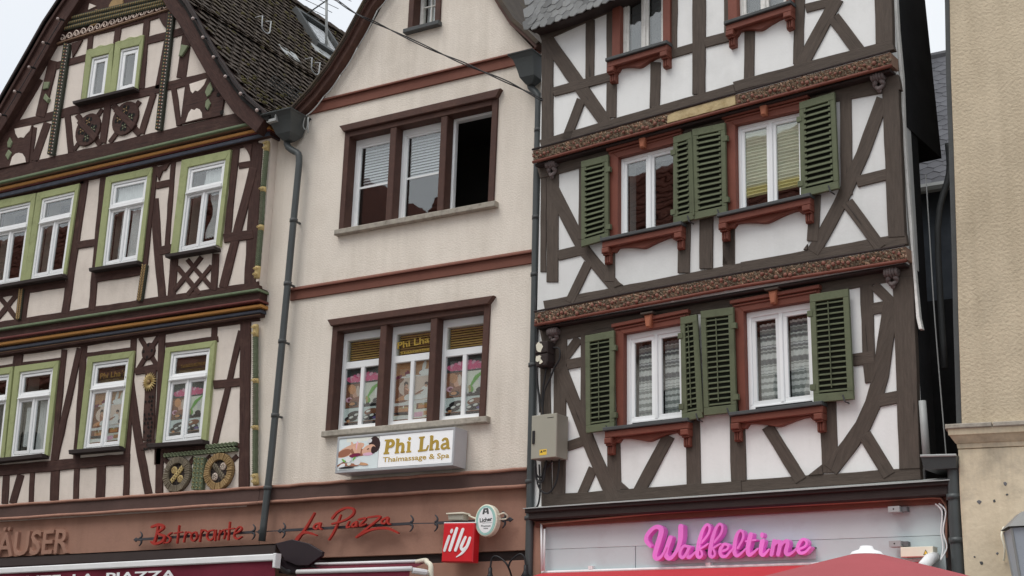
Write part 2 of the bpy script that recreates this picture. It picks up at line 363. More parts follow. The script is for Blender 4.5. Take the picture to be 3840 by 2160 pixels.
def ribbon(mb, st, d0, d1, k=5, round_=True):
    """brush stroke (u,z,width) as a solid flat-faced band; the front rises 0.15 mm a step so crossings never coincide"""
    p = smoothline(st, k) if len(st) > 2 else ([tuple(st[0]), tuple((a+b)/2 for a, b in zip(*st)), tuple(st[1])])
    n = len(p); L = []; R = []
    for i in range(n):
        a = p[max(i-1, 0)]; b = p[min(i+1, n-1)]; tx, tz = b[0]-a[0], b[1]-a[1]; l = math.hypot(tx, tz) or 1; tx /= l; tz /= l; w = max(.003, p[i][2])/2
        L.append((p[i][0]-tz*w, p[i][1]+tx*w)); R.append((p[i][0]+tz*w, p[i][1]-tx*w))
    ZST[0] = (ZST[0]+1) % 9
    vs = []; fs = []
    for i in range(n):
        f = -(d1+.00015*i+.0004*ZST[0])
        vs += [(L[i][0], f, L[i][1]), (R[i][0], f, R[i][1]), (L[i][0], -d0, L[i][1]), (R[i][0], -d0, R[i][1])]
    for i in range(n-1):
        a = 4*i; b = a+4; fs += [(a, a+1, b+1, b), (a+2, a, b, b+2), (a+1, a+3, b+3, b+1)]
    fs += [(0, 2, 3, 1), (4*n-4, 4*n-3, 4*n-1, 4*n-2)]
    mb.add(vs, fs)
    if round_:
        for i in (0, n-1):
            cx, cz = p[i][0], p[i][1]; w = max(.003, p[i][2])/2; ring_ = [(cx+w*math.cos(2*math.pi*q/12), cz+w*math.sin(2*math.pi*q/12)) for q in range(12)]
            mb.prism(ring_, d0, d1+.0002+.0004*ZST[0]+.00015*i+.0001, 0)
def text(s, p0, p1, capz, off, depth, mat, name, parent, fat=0.0, cap=.7):
    cu = bpy.data.curves.new('t', 'FONT'); cu.body = s; cu.size = 1; cu.extrude = .5; cu.offset = fat; cu.resolution_u = 3
    o = bpy.data.objects.new('t', cu); COL.objects.link(o)
    bpy.context.view_layer.update()
    me = bpy.data.meshes.new_from_object(o.evaluated_get(bpy.context.evaluated_depsgraph_get())); bpy.data.objects.remove(o)
    xs = [v.co.x for v in me.vertices]; x0, x1 = min(xs), max(xs); ln = math.dist(p0, p1); dx, dz = (p1[0]-p0[0])/ln, (p1[1]-p0[1])/ln
    for v in me.vertices:
        a = (v.co.x-x0)/(x1-x0)*ln; h = v.co.y/cap*capz
        v.co = Vector((p0[0]+dx*a-dz*h, -(off+(v.co.z+.5)*depth), p0[1]+dz*a+dx*h))
    me.materials.clear(); me.materials.append(MATS[mat]); me.name = name
    ob = bpy.data.objects.new(name, me)
    if name == 'lettering': ob['kind'] = 'stuff'
    COL.objects.link(ob); ob.parent = parent; return ob

def text_letters(s, p0, p1, capz, off, depth, mat, name, parent, fat=0.0):
    """the same, cut into one object for each letter"""
    o = text(s, p0, p1, capz, off, depth, mat, name, parent, fat); bm = bmesh.new(); bm.from_mesh(o.data); bm.verts.ensure_lookup_table(); seen = set(); isl = []
    for v in bm.verts:
        if v.index in seen: continue
        st = [v]; seen.add(v.index); cur = []
        while st:
            q = st.pop(); cur.append(q.index)
            for e in q.link_edges:
                w = e.other_vert(q)
                if w.index not in seen: seen.add(w.index); st.append(w)
        isl.append(cur)
    grp = []
    for c in sorted(isl, key=lambda c: min(bm.verts[i].co.x for i in c)):
        a = min(bm.verts[i].co.x for i in c); b = max(bm.verts[i].co.x for i in c); mid = (a+b)/2
        if grp and mid < grp[-1][1]-.005: grp[-1][0].update(c); grp[-1][1] = max(b, grp[-1][1])
        else: grp.append([set(c), b])
    for c, _ in grp:
        mp = {}; mb = MB(); fs = []
        for i in sorted(c): mp[i] = len(mb.v); mb.v.append(tuple(bm.verts[i].co))
        mb.f = [tuple(mp[v.index] for v in f.verts) for f in bm.faces if f.verts[0].index in c]; mb.build(name, mat, parent)
    bm.free(); bpy.data.objects.remove(o)
# ------------------------------------------------------------------ measured facade coordinates (metres: along the wall, height)
L3_COLS=[[(-4.303,11.655),(-4.345,9.739),(-4.194,9.695),(-4.148,11.603)],[(-2.02,11.65),(-2.026,9.705),(-1.896,9.669),(-1.887,11.605)]]
L3_BRK=[[(-2.289,11.689),(-2.03,11.647),(-2.047,11.374),(-2.141,11.473)],[(-4.15,11.621),(-3.897,11.629),(-3.992,11.466),(-4.084,11.351)]]
L3_DISC=[[(-3.507,9.998),(-3.553,10.28),(-3.762,10.001)],[(-2.71,10.028),(-2.752,10.314),(-2.971,10.038)]]
L3_XPLATE=[[(-1.523,10.339),(-1.015,10.343),(-0.708,9.95),(-0.737,9.673),(-1.543,9.696)],[(-5.777,10.324),(-5.254,10.336),(-4.813,10.328),(-4.785,9.687),(-5.283,9.694),(-5.653,9.704)]]
L3_HALF=[[(-1.431,10.319),(-1.09,10.335),(-1.129,10.244),(-1.198,10.186),(-1.245,10.162),(-1.299,10.185),(-1.346,10.15),(-1.39,10.196)],[(-1.429,9.706),(-1.102,9.71),(-1.119,9.791),(-1.17,9.858),(-1.237,9.892),(-1.272,9.867),(-1.339,9.897),(-1.389,9.845)],[(-5.232,10.35),(-4.835,10.33),(-4.856,10.236),(-4.937,10.185),(-4.974,10.143),(-5.054,10.167),(-5.114,10.163),(-5.193,10.256)],[(-5.225,9.71),(-4.846,9.698),(-4.878,9.786),(-4.953,9.866),(-5.049,9.899),(-5.124,9.898),(-5.192,9.855)]]
L3_LEAF=[[(-1.005,10.259),(-0.938,10.121),(-0.98,10.048),(-1.039,10.019),(-1.088,10.112),(-1.059,10.188)],[(-1.011,9.993),(-0.949,9.899),(-1.001,9.807),(-1.06,9.88),(-1.057,9.962)],[(-5.306,10.211),(-5.225,10.106),(-5.255,10.022),(-5.324,10.035),(-5.352,10.13)],[(-5.295,9.996),(-5.205,9.924),(-5.275,9.814),(-5.354,9.907)],[(-1.675,11.017),(-1.525,10.961),(-1.591,10.87),(-1.636,10.817),(-1.704,10.832)],[(-4.66,11.049),(-4.52,11.019),(-4.546,10.912),(-4.665,10.915)],[(-4.591,10.831),(-4.482,10.718),(-4.515,10.658),(-4.621,10.747)]]
L3_WALL=[(-5.875,9.576),(-6.137,10.855),(-4.675,12.672),(-4.371,13.018),(-1.778,12.325),(-1.714,11.825),(0.069,9.569)]
L3_WIN=[([(-3.747,11.387),(-3.141,11.369),(-3.088,10.475),(-3.726,10.488)],[(-3.601,11.231),(-3.247,11.217),(-3.245,10.482),(-3.613,10.493)]),([(-3.106,11.377),(-2.49,11.36),(-2.497,10.459),(-3.102,10.478)],[(-2.969,11.23),(-2.591,11.208),(-2.587,10.5),(-2.968,10.488)])]
L3_SILL=[(-3.792,10.445),(-2.476,10.417),(-2.497,10.467),(-3.815,10.497)]
L3_STRIP=[[(-4.239,12.032),(-2.113,11.897),(-2.143,11.973),(-4.274,12.113)],[(-4.224,11.946),(-1.806,11.797),(-1.835,11.872),(-4.259,12.026)],[(-4.374,11.871),(-1.72,11.745),(-1.75,11.82),(-4.411,11.952)]]
L3_WAVE=[(-4.45,11.759),(-1.72,11.772)]
L3_RAKE_R=[(-1.67,11.819),(-1.487,11.621),(-1.284,11.335),(-1.035,10.97),(-0.764,10.585),(-0.475,10.214),(-0.169,9.847),(0.272,9.465)]
L3_RAKE_RI=[(-2.026,12.243),(-1.571,11.602),(-0.105,9.512)]
L3_RAKE_L=[(-4.286,12.56),(-4.435,12.389),(-4.711,12.074),(-5.022,11.617),(-5.359,11.129),(-5.648,10.711)]
L3_RAKE_LI=[(-3.976,12.504),(-4.094,12.326),(-5.446,10.323),(-5.593,10.131)]
L3_BULBS=[(-4.247,11.968),(-4.52,11.611),(-4.782,11.239),(-5.051,10.872),(-5.328,10.52),(-1.256,11.242),(-1.015,10.876),(-0.763,10.502),(-0.495,10.137),(-0.173,9.802),(0.162,9.479)]
L3_TOPPANEL=[(-3.829,12.248),(-3.655,12.158),(-3.84,12.135)]
L_MOULD_HI=[('green',[(-5.516,9.418),(0.249,9.396),(0.234,9.437),(-5.539,9.465)]),('tan',[(-5.566,9.414),(0.202,9.39),(0.193,9.414),(-5.58,9.442)]),('orange',[(-5.583,9.334),(0.193,9.302),(0.176,9.351),(-5.61,9.391)]),('red',[(-5.605,9.309),(0.176,9.283),(0.164,9.316),(-5.623,9.347)]),('navy',[(-5.607,9.226),(0.164,9.219),(0.142,9.281),(-5.642,9.297)])]
L_MOULD_LO=[('green',[(-5.177,6.985),(0.189,6.94),(0.178,6.978),(-5.194,7.028)]),('red',[(-5.172,6.839),(0.197,6.799),(0.188,6.832),(-5.188,6.877)]),('orange',[(-5.204,6.761),(0.199,6.727),(0.186,6.772),(-5.224,6.812)]),('navy',[(-5.235,6.677),(0.171,6.663),(0.158,6.708),(-5.256,6.728)]),('tan',[(-5.269,6.65),(0.146,6.637),(0.139,6.663),(-5.281,6.68)])]
L2_WALL=[(-5.504,7.037),(-5.972,9.325),(0.023,9.255),(0.114,7.018)]
L2_WIN=[([(-5.699,9.209),(-4.637,9.18),(-4.632,7.722),(-5.679,7.743)],[(-5.545,9.051),(-4.761,9.047),(-4.757,7.722),(-5.525,7.738)]),([(-4.616,9.177),(-3.665,9.173),(-3.716,7.712),(-4.643,7.719)],[(-4.482,9.051),(-3.772,9.053),(-3.801,7.734),(-4.5,7.729)]),([(-3.092,9.174),(-2.127,9.165),(-2.132,7.684),(-3.1,7.705)],[(-2.955,9.05),(-2.23,9.038),(-2.252,7.729),(-2.952,7.707)]),([(-1.538,9.169),(-0.585,9.157),(-0.626,7.7),(-1.575,7.709)],[(-1.392,9.021),(-0.691,9.018),(-0.727,7.742),(-1.425,7.717)])]
L2_SILL=[[(-5.385,7.672),(-3.687,7.641),(-3.708,7.696),(-5.409,7.729)],[(-3.113,7.651),(-2.127,7.63),(-2.145,7.684),(-3.132,7.705)],[(-1.574,7.647),(-0.633,7.635),(-0.649,7.686),(-1.591,7.699)]]
L2_CARVE=[[(-2.137,7.655),(-2.162,7.111),(-2.047,7.085),(-2.021,7.627)],[(-4.752,7.617),(-4.736,7.135),(-4.616,7.111),(-4.631,7.592)]]
L2_BRK=[[(-2.104,9.149),(-1.785,9.193),(-1.873,9.076),(-1.932,9.077),(-1.991,8.934)],[(-0.401,9.198),(-0.207,9.181),(-0.216,8.927),(-0.241,9.01),(-0.307,9.111)]]
L_COL2=[(0.102,9.143),(0.106,8.994),(0.103,8.456),(0.105,8.388),(0.126,7.893),(0.123,7.818),(0.127,7.297),(0.121,7.132)]
L1_WALL=[(-5.121,4.324),(-5.617,6.75),(0.16,6.739),(0.286,4.226)]
L1_WIN=[([(-5.822,6.422),(-4.805,6.42),(-4.737,4.991),(-5.764,5.008)],[(-5.677,6.31),(-4.89,6.303),(-4.842,5.018),(-5.617,5.018)]),([(-4.767,6.416),(-3.795,6.411),(-3.78,4.977),(-4.707,4.986)],[(-4.63,6.302),(-3.92,6.302),(-3.879,4.984),(-4.595,4.996)]),([(-3.188,6.404),(-2.237,6.398),(-2.232,4.982),(-3.184,4.998)],[(-3.061,6.293),(-2.349,6.291),(-2.351,5.001),(-3.064,4.994)]),([(-1.619,6.374),(-0.68,6.381),(-0.68,4.964),(-1.626,4.977)],[(-1.506,6.287),(-0.786,6.278),(-0.8,5.008),(-1.506,4.99)])]
L1_SILL=[[(-5.003,4.913),(-3.794,4.933),(-3.815,4.995),(-5.027,4.977)],[(-3.238,4.946),(-2.222,4.941),(-2.238,5.001),(-3.255,5.007)],[(-1.678,4.928),(-0.648,4.914),(-0.661,4.975),(-1.693,4.99)]]
L1_GREENROW=[[(-1.428,4.794),(-0.118,4.796),(-0.129,4.845),(-1.441,4.845)],[(-0.664,4.861),(-0.126,4.869),(-0.138,4.918),(-0.677,4.911)]]
L1_BRAID=[(-0.865,4.769),(-0.856,4.318),(-0.659,4.296),(-0.666,4.744)]
L1_RING=[[(-1.155,4.542),(-1.187,4.784),(-1.396,4.553)],[(-0.398,4.537),(-0.426,4.781),(-0.65,4.548)]]
L1_ROSE=[(-1.879,5.904),(-1.896,6.022),(-1.98,5.904)]
L1_XDISC=[(-1.977,6.366),(-1.991,6.463),(-2.096,6.364)]
L_COL1=[(0.047,6.514),(0.065,6.34),(0.127,5.752),(0.134,5.69),(0.191,5.108),(0.198,5.047),(0.255,4.461),(0.285,4.315)]
LEDGE=[(-4.765,4.28),(0.459,4.28),(-4.73,4.106),(0.46,4.085),(-4.724,4.073),(0.462,4.068)]
R3_WALL=[(0.225,8.122),(0.183,9.668),(0.737,9.732),(1.396,10.13),(4.74,9.061),(4.701,8.207)]
R3_WIN=[([(1.381,9.69),(1.997,9.657),(1.972,9.022),(1.38,9.009)],),([(2.952,9.607),(3.562,9.578),(3.545,9.061),(2.943,9.064)],)]
R3_SILLQ=[[(1.243,8.982),(2.069,8.982)],[(2.832,8.999),(3.634,9.017)]]
R3_CASE=[[(1.269,9.692),(2.072,9.651),(2.069,8.982),(1.265,8.999)],[(2.836,9.624),(3.649,9.588),(3.631,9.025),(2.827,9.008)]]
R3_SLATE=[(0.179,9.636),(0.501,9.63),(0.899,9.637),(1.389,9.677),(1.692,9.739),(1.691,10.038),(0.106,10.162),(0.12,9.73)]
R2_GUS=[[(1.225,6.34),(1.336,6.254),(1.226,6.238)],[(3.625,6.325),(3.623,6.261),(3.576,6.272)]]
R2_WALL=[(0.177,6.131),(0.123,8.067),(4.671,8.17),(4.693,6.123)]
R2_WIN=[([(1.284,7.807),(2.06,7.813),(2.059,6.819),(1.288,6.811)],),([(2.824,7.849),(3.619,7.833),(3.602,6.823),(2.819,6.811)],)]
R2_SILLQ=[[(1.114,6.791),(2.172,6.795)],[(2.637,6.793),(3.721,6.808)]]
R2_CASE=[[(1.148,7.94),(2.14,7.959),(2.141,6.792),(1.175,6.796)],[(2.689,7.974),(3.707,7.973),(3.687,6.811),(2.722,6.802)]]
R2_SHUT=[[(0.788,7.85),(1.18,7.851),(1.189,6.804),(0.812,6.774)],[(2.065,7.868),(2.3,7.874),(2.322,6.826),(2.059,6.812)],[(2.316,7.895),(2.726,7.877),(2.729,6.82),(2.327,6.821)],[(3.624,7.9),(4.032,7.917),(4.031,6.831),(3.612,6.826)]]
R1_GUS=[[(1.241,4.036),(1.352,3.946),(1.241,3.945)],[(3.642,4.03),(3.65,3.932),(3.49,3.933)]]
R1_WALL=[(0.138,3.813),(0.138,5.954),(4.697,5.943),(4.651,3.797)]
R1_WIN=[([(1.295,5.704),(2.064,5.715),(2.074,4.63),(1.301,4.632)],),([(2.818,5.736),(3.609,5.739),(3.611,4.65),(2.824,4.648)],)]
R1_SILLQ=[[(1.094,4.604),(2.164,4.608)],[(2.68,4.612),(3.715,4.622)]]
R1_CASE=[[(1.16,5.818),(2.141,5.847),(2.16,4.588),(1.214,4.613)],[(2.684,5.863),(3.7,5.875),(3.71,4.62),(2.74,4.63)]]
R1_SHUT=[[(0.802,5.736),(1.195,5.745),(1.209,4.611),(0.833,4.6)],[(2.07,5.766),(2.275,5.774),(2.335,4.63),(2.076,4.605)],[(2.321,5.801),(2.724,5.784),(2.736,4.646),(2.35,4.644)],[(3.614,5.788),(4.041,5.781),(4.043,4.639),(3.611,4.65)]]
R_FRIEZE=[([(0.263,8.103),(2.875,8.214),(4.732,8.145)],[(0.205,7.982),(2.243,8.007),(4.732,8.032)]),([(0.244,6.095),(1.444,6.117),(2.864,6.119),(4.694,6.095)],[(0.24,5.96),(1.445,5.978),(2.861,5.999),(4.702,5.969)])]
R_YELLOW=[(2.255,8.071),(2.402,8.117),(2.775,8.141),(2.871,8.11),(2.809,8.101),(2.898,8.06),(2.404,8.041),(2.028,8.057)]
R_CORBEL=[[(0.292,8.031),(0.376,8.013),(0.344,7.774)],[(4.469,8.084),(4.542,8.076),(4.485,7.834)],[(0.278,5.961),(0.374,5.948),(0.327,5.755)],[(4.451,5.994),(4.531,5.981),(4.492,5.756)]]
R_FASCIA=[(0.263,3.767),(5.006,3.724),(5.013,3.576),(0.288,3.635)]
R_CAP=[(0.285,3.77),(5.024,3.731)]
R_BOARD=[(0.189,3.624),(4.845,3.587),(4.838,2.9),(0.197,3.099)]
R_CONDUIT=[(0.201,3.623),(0.81,3.636),(1.734,3.655),(2.42,3.653),(3.179,3.639),(4.0,3.628),(4.76,3.622),(4.853,3.61),(4.893,3.541),(4.893,3.456),(4.873,3.058)]
R_WHITEL=[(0.201,3.623),(0.221,3.095),(0.249,3.565),(0.249,3.099)]
R_CAB=[(0.16,4.842),(0.51,4.83),(0.521,4.326),(0.173,4.355)]
R_CABDEPTH=[(0.662,4.806),(0.671,4.316)]
R_JBOX=[(0.151,5.726),(0.335,5.716),(0.341,5.445),(0.166,5.44)]
R_EDGE=[(4.672,9.015),(4.664,8.534),(4.675,8.01),(4.685,7.589),(4.663,7.706),(4.671,6.865),(4.703,6.585),(4.708,6.208)]
R_EDGE2=[(4.68,6.355),(4.68,6.087),(4.709,5.755),(4.704,5.401),(4.73,5.315)]
R_FLOOD=[[(4.352,3.555),(4.483,3.553),(4.48,3.496),(4.349,3.5)],[(4.344,3.229),(4.476,3.227),(4.473,3.172),(4.341,3.171)]]
R_BOX=[(4.457,3.166),(4.778,3.162),(4.815,3.058),(4.453,3.074)]
R_CLIPS=[(0.853,3.112),(2.327,3.091)]
R_AWN=[(0.237,3.091),(3.244,3.055),(4.495,3.051),(4.727,3.049)]
R_AWN2=[(0.615,2.85),(4.992,2.765)]
C_BAND=[([(0.656,9.718),(3.997,9.693)],[(0.673,9.518),(4.08,9.51)]),([(0.588,6.964),(4.341,6.992)],[(0.616,6.788),(4.346,6.813)])]
C_WALL=[(4.301,9.12),(4.375,5.758),(4.358,4.205),(0.253,4.317),(0.03,6.613),(-0.318,9.261),(0.044,9.585),(0.338,9.625),(1.496,11.184),(1.779,11.638),(3.302,11.225),(3.916,10.378),(4.28,9.883)]
C_GF=[(0.519,4.072),(4.354,4.093),(4.36,3.353),(1.294,3.357)]
C_WINU=([(1.34,9.099),(3.8,9.101),(3.783,7.673),(1.341,7.685)],[(1.265,9.202),(3.858,9.215),(3.794,9.102),(1.344,9.104)])
C_WINL=([(1.352,6.348),(3.784,6.351),(3.761,4.953),(1.345,4.953)],[(1.287,6.439),(3.858,6.446),(3.777,6.347),(1.352,6.348)])
C_MULU=[[(2.117,9.075),(2.206,9.076),(2.211,7.689),(2.102,7.698)],[(2.93,9.034),(3.031,9.035),(3.012,7.686),(2.912,7.69)]]
C_MULL=[[(2.138,6.275),(2.228,6.273),(2.223,4.958),(2.126,4.962)],[(2.92,6.278),(3.006,6.281),(2.987,4.956),(2.905,4.956)]]
C_SILLU=[(1.336,7.649),(3.784,7.633)]
C_SILLL=[(1.351,4.905),(3.768,4.908)]
C_GWIN=([(2.306,11.017),(2.83,10.999),(2.833,10.413),(2.303,10.452)],[(2.272,10.426),(2.823,10.4)])
C_RAKE_L=[(1.879,11.219),(1.643,10.961),(1.335,10.461),(1.071,10.108),(0.799,9.834),(0.487,9.596)]
C_RAKE_R=[(3.76,10.65),(3.896,10.409),(4.071,10.125),(4.318,9.865)]
PIPE1=[(0.42,9.24),(0.418,9.065),(0.516,8.96),(0.638,8.879),(0.661,8.751),(0.646,8.788),(0.638,7.661),(0.627,7.021),(0.616,6.482),(0.575,4.702),(0.559,4.287),(0.528,3.573)]
HOP1=[(-0.05,9.611),(0.478,9.588),(0.761,9.408),(0.627,9.173),(0.37,9.213)]
PIPE2=[(4.317,9.262),(4.34,9.124),(4.427,8.999),(4.444,8.873),(4.442,7.937),(4.454,6.932),(4.463,5.961),(4.463,4.449),(4.468,3.454),(4.465,3.05)]
HOP2=[(4.027,9.634),(4.437,9.579),(4.447,9.2),(4.21,9.269)]
CABLE=[(1.095,11.037),(1.382,10.845),(1.614,10.718),(2.116,10.391),(2.984,9.827),(3.6,9.449),(4.188,9.089),(4.641,8.775)]
ROD=[(-1.761,3.676),(-1.673,3.683),(0.334,3.7),(0.432,3.699),(0.774,3.697),(0.834,3.701),(2.531,3.719),(2.812,3.709),(3.168,3.699),(3.296,3.723),(4.111,3.699),(4.195,3.698)]
SIGN_LB=([(1.77,4.802),(3.527,4.797),(3.517,4.336),(1.763,4.344)],[(1.788,4.772),(2.407,4.766),(2.407,4.374),(1.788,4.38)],[(2.414,4.768),(3.502,4.768),(3.49,4.373),(2.411,4.379)])
PHI=[[(2.548,4.71,0.0526),(2.528,4.542,0.0521)],[(2.498,4.707,0.021),(2.563,4.707,0.021)],[(2.49,4.547,0.024),(2.574,4.547,0.0235)],[(2.545,4.697,0.029),(2.605,4.698,0.0386),(2.629,4.66,0.0476),(2.602,4.628,0.0351),(2.542,4.624,0.0245)],[(2.697,4.715,0.0446),(2.687,4.544,0.044)],[(2.665,4.707,0.018),(2.697,4.711,0.0175)],[(2.657,4.545,0.021),(2.722,4.545,0.021)],[(2.699,4.621,0.028),(2.737,4.649,0.031),(2.774,4.631,0.041),(2.772,4.545,0.0415)],[(2.742,4.544,0.021),(2.807,4.545,0.021)],[(2.863,4.665,0.044),(2.859,4.545,0.044)],[(2.83,4.66,0.019),(2.865,4.664,0.019)],[(2.826,4.543,0.02),(2.9,4.544,0.021)],[(3.05,4.711,0.0481),(3.041,4.542,0.0476)],[(3.006,4.704,0.0205),(3.089,4.707,0.02)],[(3.0,4.543,0.0245),(3.125,4.547,0.0245)],[(3.148,4.605,0.0175),(3.123,4.544,0.027)],[(3.193,4.716,0.0436),(3.188,4.544,0.043)],[(3.164,4.708,0.019),(3.197,4.713,0.019)],[(3.162,4.545,0.02),(3.226,4.546,0.0205)],[(3.2,4.617,0.027),(3.241,4.645,0.0306),(3.277,4.63,0.0401),(3.275,4.547,0.0401)],[(3.242,4.546,0.02),(3.312,4.547,0.02)],[(3.344,4.64,0.027),(3.371,4.663,0.027),(3.411,4.654,0.0351),(3.425,4.598,0.0386),(3.427,4.544,0.0386)],[(3.418,4.609,0.024),(3.356,4.595,0.029),(3.341,4.567,0.032),(3.373,4.546,0.027),(3.423,4.568,0.02)],[(3.427,4.544,0.02),(3.46,4.547,0.0175)]]
PHIDOT=[(2.867,4.702,0.045)]
SPA=[(2.484,4.44),(3.453,4.433),(2.482,4.502)]
WAF=[[(1.671,3.302,0.031),(1.62,3.366,0.049),(1.637,3.43,0.047),(1.705,3.488,0.043),(1.765,3.503,0.047),(1.809,3.472,0.061),(1.799,3.408,0.062),(1.758,3.295,0.061),(1.729,3.203,0.056),(1.756,3.168,0.0435),(1.806,3.186,0.033),(1.842,3.231,0.028),(1.87,3.283,0.028)],[(1.918,3.379,0.0545),(1.884,3.296,0.0555),(1.861,3.226,0.0545),(1.88,3.176,0.0465),(1.925,3.168,0.0405),(1.982,3.221,0.04),(2.024,3.29,0.048),(2.047,3.381,0.061),(2.051,3.488,0.0615)],[(2.149,3.27,0.034),(2.123,3.283,0.0305),(2.082,3.286,0.0305),(2.042,3.24,0.0355),(2.038,3.187,0.035),(2.073,3.167,0.032),(2.114,3.209,0.0325),(2.152,3.27,0.038)],[(2.152,3.27,0.0425),(2.124,3.201,0.038),(2.143,3.164,0.035),(2.188,3.19,0.027),(2.223,3.219,0.0225)],[(2.295,3.313,0.026),(2.369,3.387,0.027),(2.396,3.459,0.027),(2.367,3.495,0.027),(2.321,3.453,0.0355),(2.28,3.356,0.045),(2.254,3.252,0.047),(2.245,3.186,0.0395),(2.271,3.159,0.03),(2.303,3.183,0.026),(2.294,3.225,0.022),(2.272,3.251,0.021),(2.294,3.253,0.021),(2.343,3.276,0.0215),(2.376,3.297,0.018)],[(2.444,3.31,0.026),(2.52,3.385,0.027),(2.545,3.458,0.027),(2.514,3.493,0.027),(2.471,3.452,0.0345),(2.429,3.356,0.045),(2.403,3.252,0.0465),(2.394,3.184,0.039),(2.422,3.157,0.0295),(2.454,3.182,0.026),(2.444,3.226,0.0225),(2.424,3.251,0.0205),(2.444,3.252,0.021),(2.488,3.275,0.021),(2.524,3.289,0.018)],[(2.527,3.213,0.025),(2.59,3.23,0.025),(2.608,3.263,0.0255),(2.569,3.286,0.0295),(2.529,3.254,0.0375),(2.514,3.206,0.0385),(2.534,3.163,0.0335),(2.583,3.161,0.029),(2.629,3.201,0.0255),(2.663,3.23,0.0205)],[(2.717,3.237,0.0245),(2.773,3.318,0.026),(2.784,3.38,0.0265),(2.752,3.413,0.0265),(2.711,3.37,0.0375),(2.686,3.281,0.044),(2.68,3.2,0.044),(2.707,3.159,0.034),(2.754,3.18,0.026),(2.806,3.221,0.0205)],[(2.869,3.365,0.051),(2.847,3.294,0.051),(2.83,3.213,0.048),(2.847,3.163,0.038),(2.894,3.183,0.0295),(2.945,3.221,0.02)],[(2.81,3.302,0.019),(2.922,3.311,0.0185)],[(2.997,3.293,0.052),(2.979,3.22,0.048),(2.978,3.172,0.0405),(3.01,3.157,0.033),(3.067,3.209,0.02)],[(3.128,3.288,0.043),(3.109,3.214,0.0425),(3.096,3.157,0.0425)],[(3.113,3.228,0.0285),(3.148,3.27,0.033),(3.186,3.282,0.037),(3.19,3.238,0.043),(3.17,3.154,0.0425)],[(3.192,3.224,0.0285),(3.225,3.267,0.0325),(3.269,3.285,0.0355),(3.275,3.247,0.0425),(3.254,3.176,0.043),(3.281,3.149,0.035),(3.332,3.171,0.0255),(3.374,3.206,0.02)],[(3.408,3.2,0.024),(3.467,3.225,0.0235),(3.483,3.263,0.0255),(3.448,3.292,0.029),(3.403,3.255,0.0355),(3.385,3.202,0.037),(3.408,3.16,0.032),(3.465,3.165,0.028),(3.522,3.211,0.0195)]]
WAFDOT=[(3.002,3.354,0.0565)]
WAFBAR=[(1.751,3.254),(3.531,3.222),(3.527,3.108),(1.75,3.121)]
ILLY=[[(3.476,3.511,0.034),(3.448,3.435,0.038),(3.419,3.353,0.035)],[(3.578,3.597,0.038),(3.535,3.475,0.042),(3.493,3.353,0.037)],[(3.663,3.584,0.038),(3.617,3.466,0.042),(3.572,3.35,0.0365)],[(3.701,3.493,0.0335),(3.663,3.422,0.0395),(3.647,3.38,0.038),(3.667,3.351,0.0305),(3.702,3.372,0.0275)],[(3.763,3.481,0.0365),(3.73,3.395,0.039),(3.668,3.318,0.0295),(3.586,3.27,0.008)]]
ILLYDOT=[(3.497,3.572,0.0245),(3.506,3.584,0.045),(3.497,3.568,0.0455),(3.493,3.556,0.0275)]
ILLYQ=[(3.387,3.666),(3.813,3.653),(3.807,3.204),(3.373,3.219)]
OVAL=[(3.944,3.684),(3.937,3.869),(3.794,3.69)]
OVTXT=[(3.869,3.663),(4.037,3.676),(3.868,3.726),(3.889,3.61),(4.016,3.608),(3.923,3.586),(3.981,3.585)]
TRAFO=[(3.415,3.783),(3.661,3.783),(3.613,3.703),(3.426,3.711)]
PIAZZA=[[(1.356,3.89,0.033),(1.264,3.749,0.0455),(1.173,3.636,0.048),(1.095,3.56,0.072)],[(1.109,3.592,0.051),(1.189,3.646,0.051),(1.273,3.652,0.0445),(1.414,3.612,0.024)],[(1.464,3.763,0.03),(1.385,3.749,0.033),(1.36,3.708,0.033),(1.412,3.695,0.0295),(1.464,3.762,0.033),(1.453,3.704,0.0325),(1.484,3.685,0.027)],[(1.772,3.848,0.0295),(1.731,3.743,0.0385),(1.674,3.631,0.0385),(1.615,3.552,0.0295)],[(1.643,3.814,0.0445),(1.72,3.887,0.0415),(1.847,3.933,0.0385),(1.96,3.915,0.041),(1.965,3.85,0.041),(1.843,3.782,0.035),(1.649,3.744,0.0325)],[(1.91,3.761,0.029),(1.876,3.694,0.032),(1.934,3.701,0.026)],[(2.027,3.757,0.029),(1.97,3.733,0.0295),(1.963,3.7,0.0295),(2.005,3.703,0.026),(2.033,3.754,0.0295),(2.031,3.7,0.029)],[(2.054,3.781,0.029),(2.166,3.792,0.0315),(2.079,3.705,0.0315),(2.168,3.722,0.026)],[(2.197,3.801,0.029),(2.385,3.802,0.0345),(2.221,3.687,0.0375),(2.038,3.566,0.035)],[(2.041,3.568,0.035),(2.256,3.65,0.0405),(2.493,3.657,0.0455),(2.661,3.594,0.0255)],[(2.492,3.791,0.0285),(2.416,3.762,0.0315),(2.41,3.724,0.031),(2.465,3.723,0.028),(2.503,3.784,0.0315),(2.501,3.727,0.031),(2.529,3.705,0.0255)]]
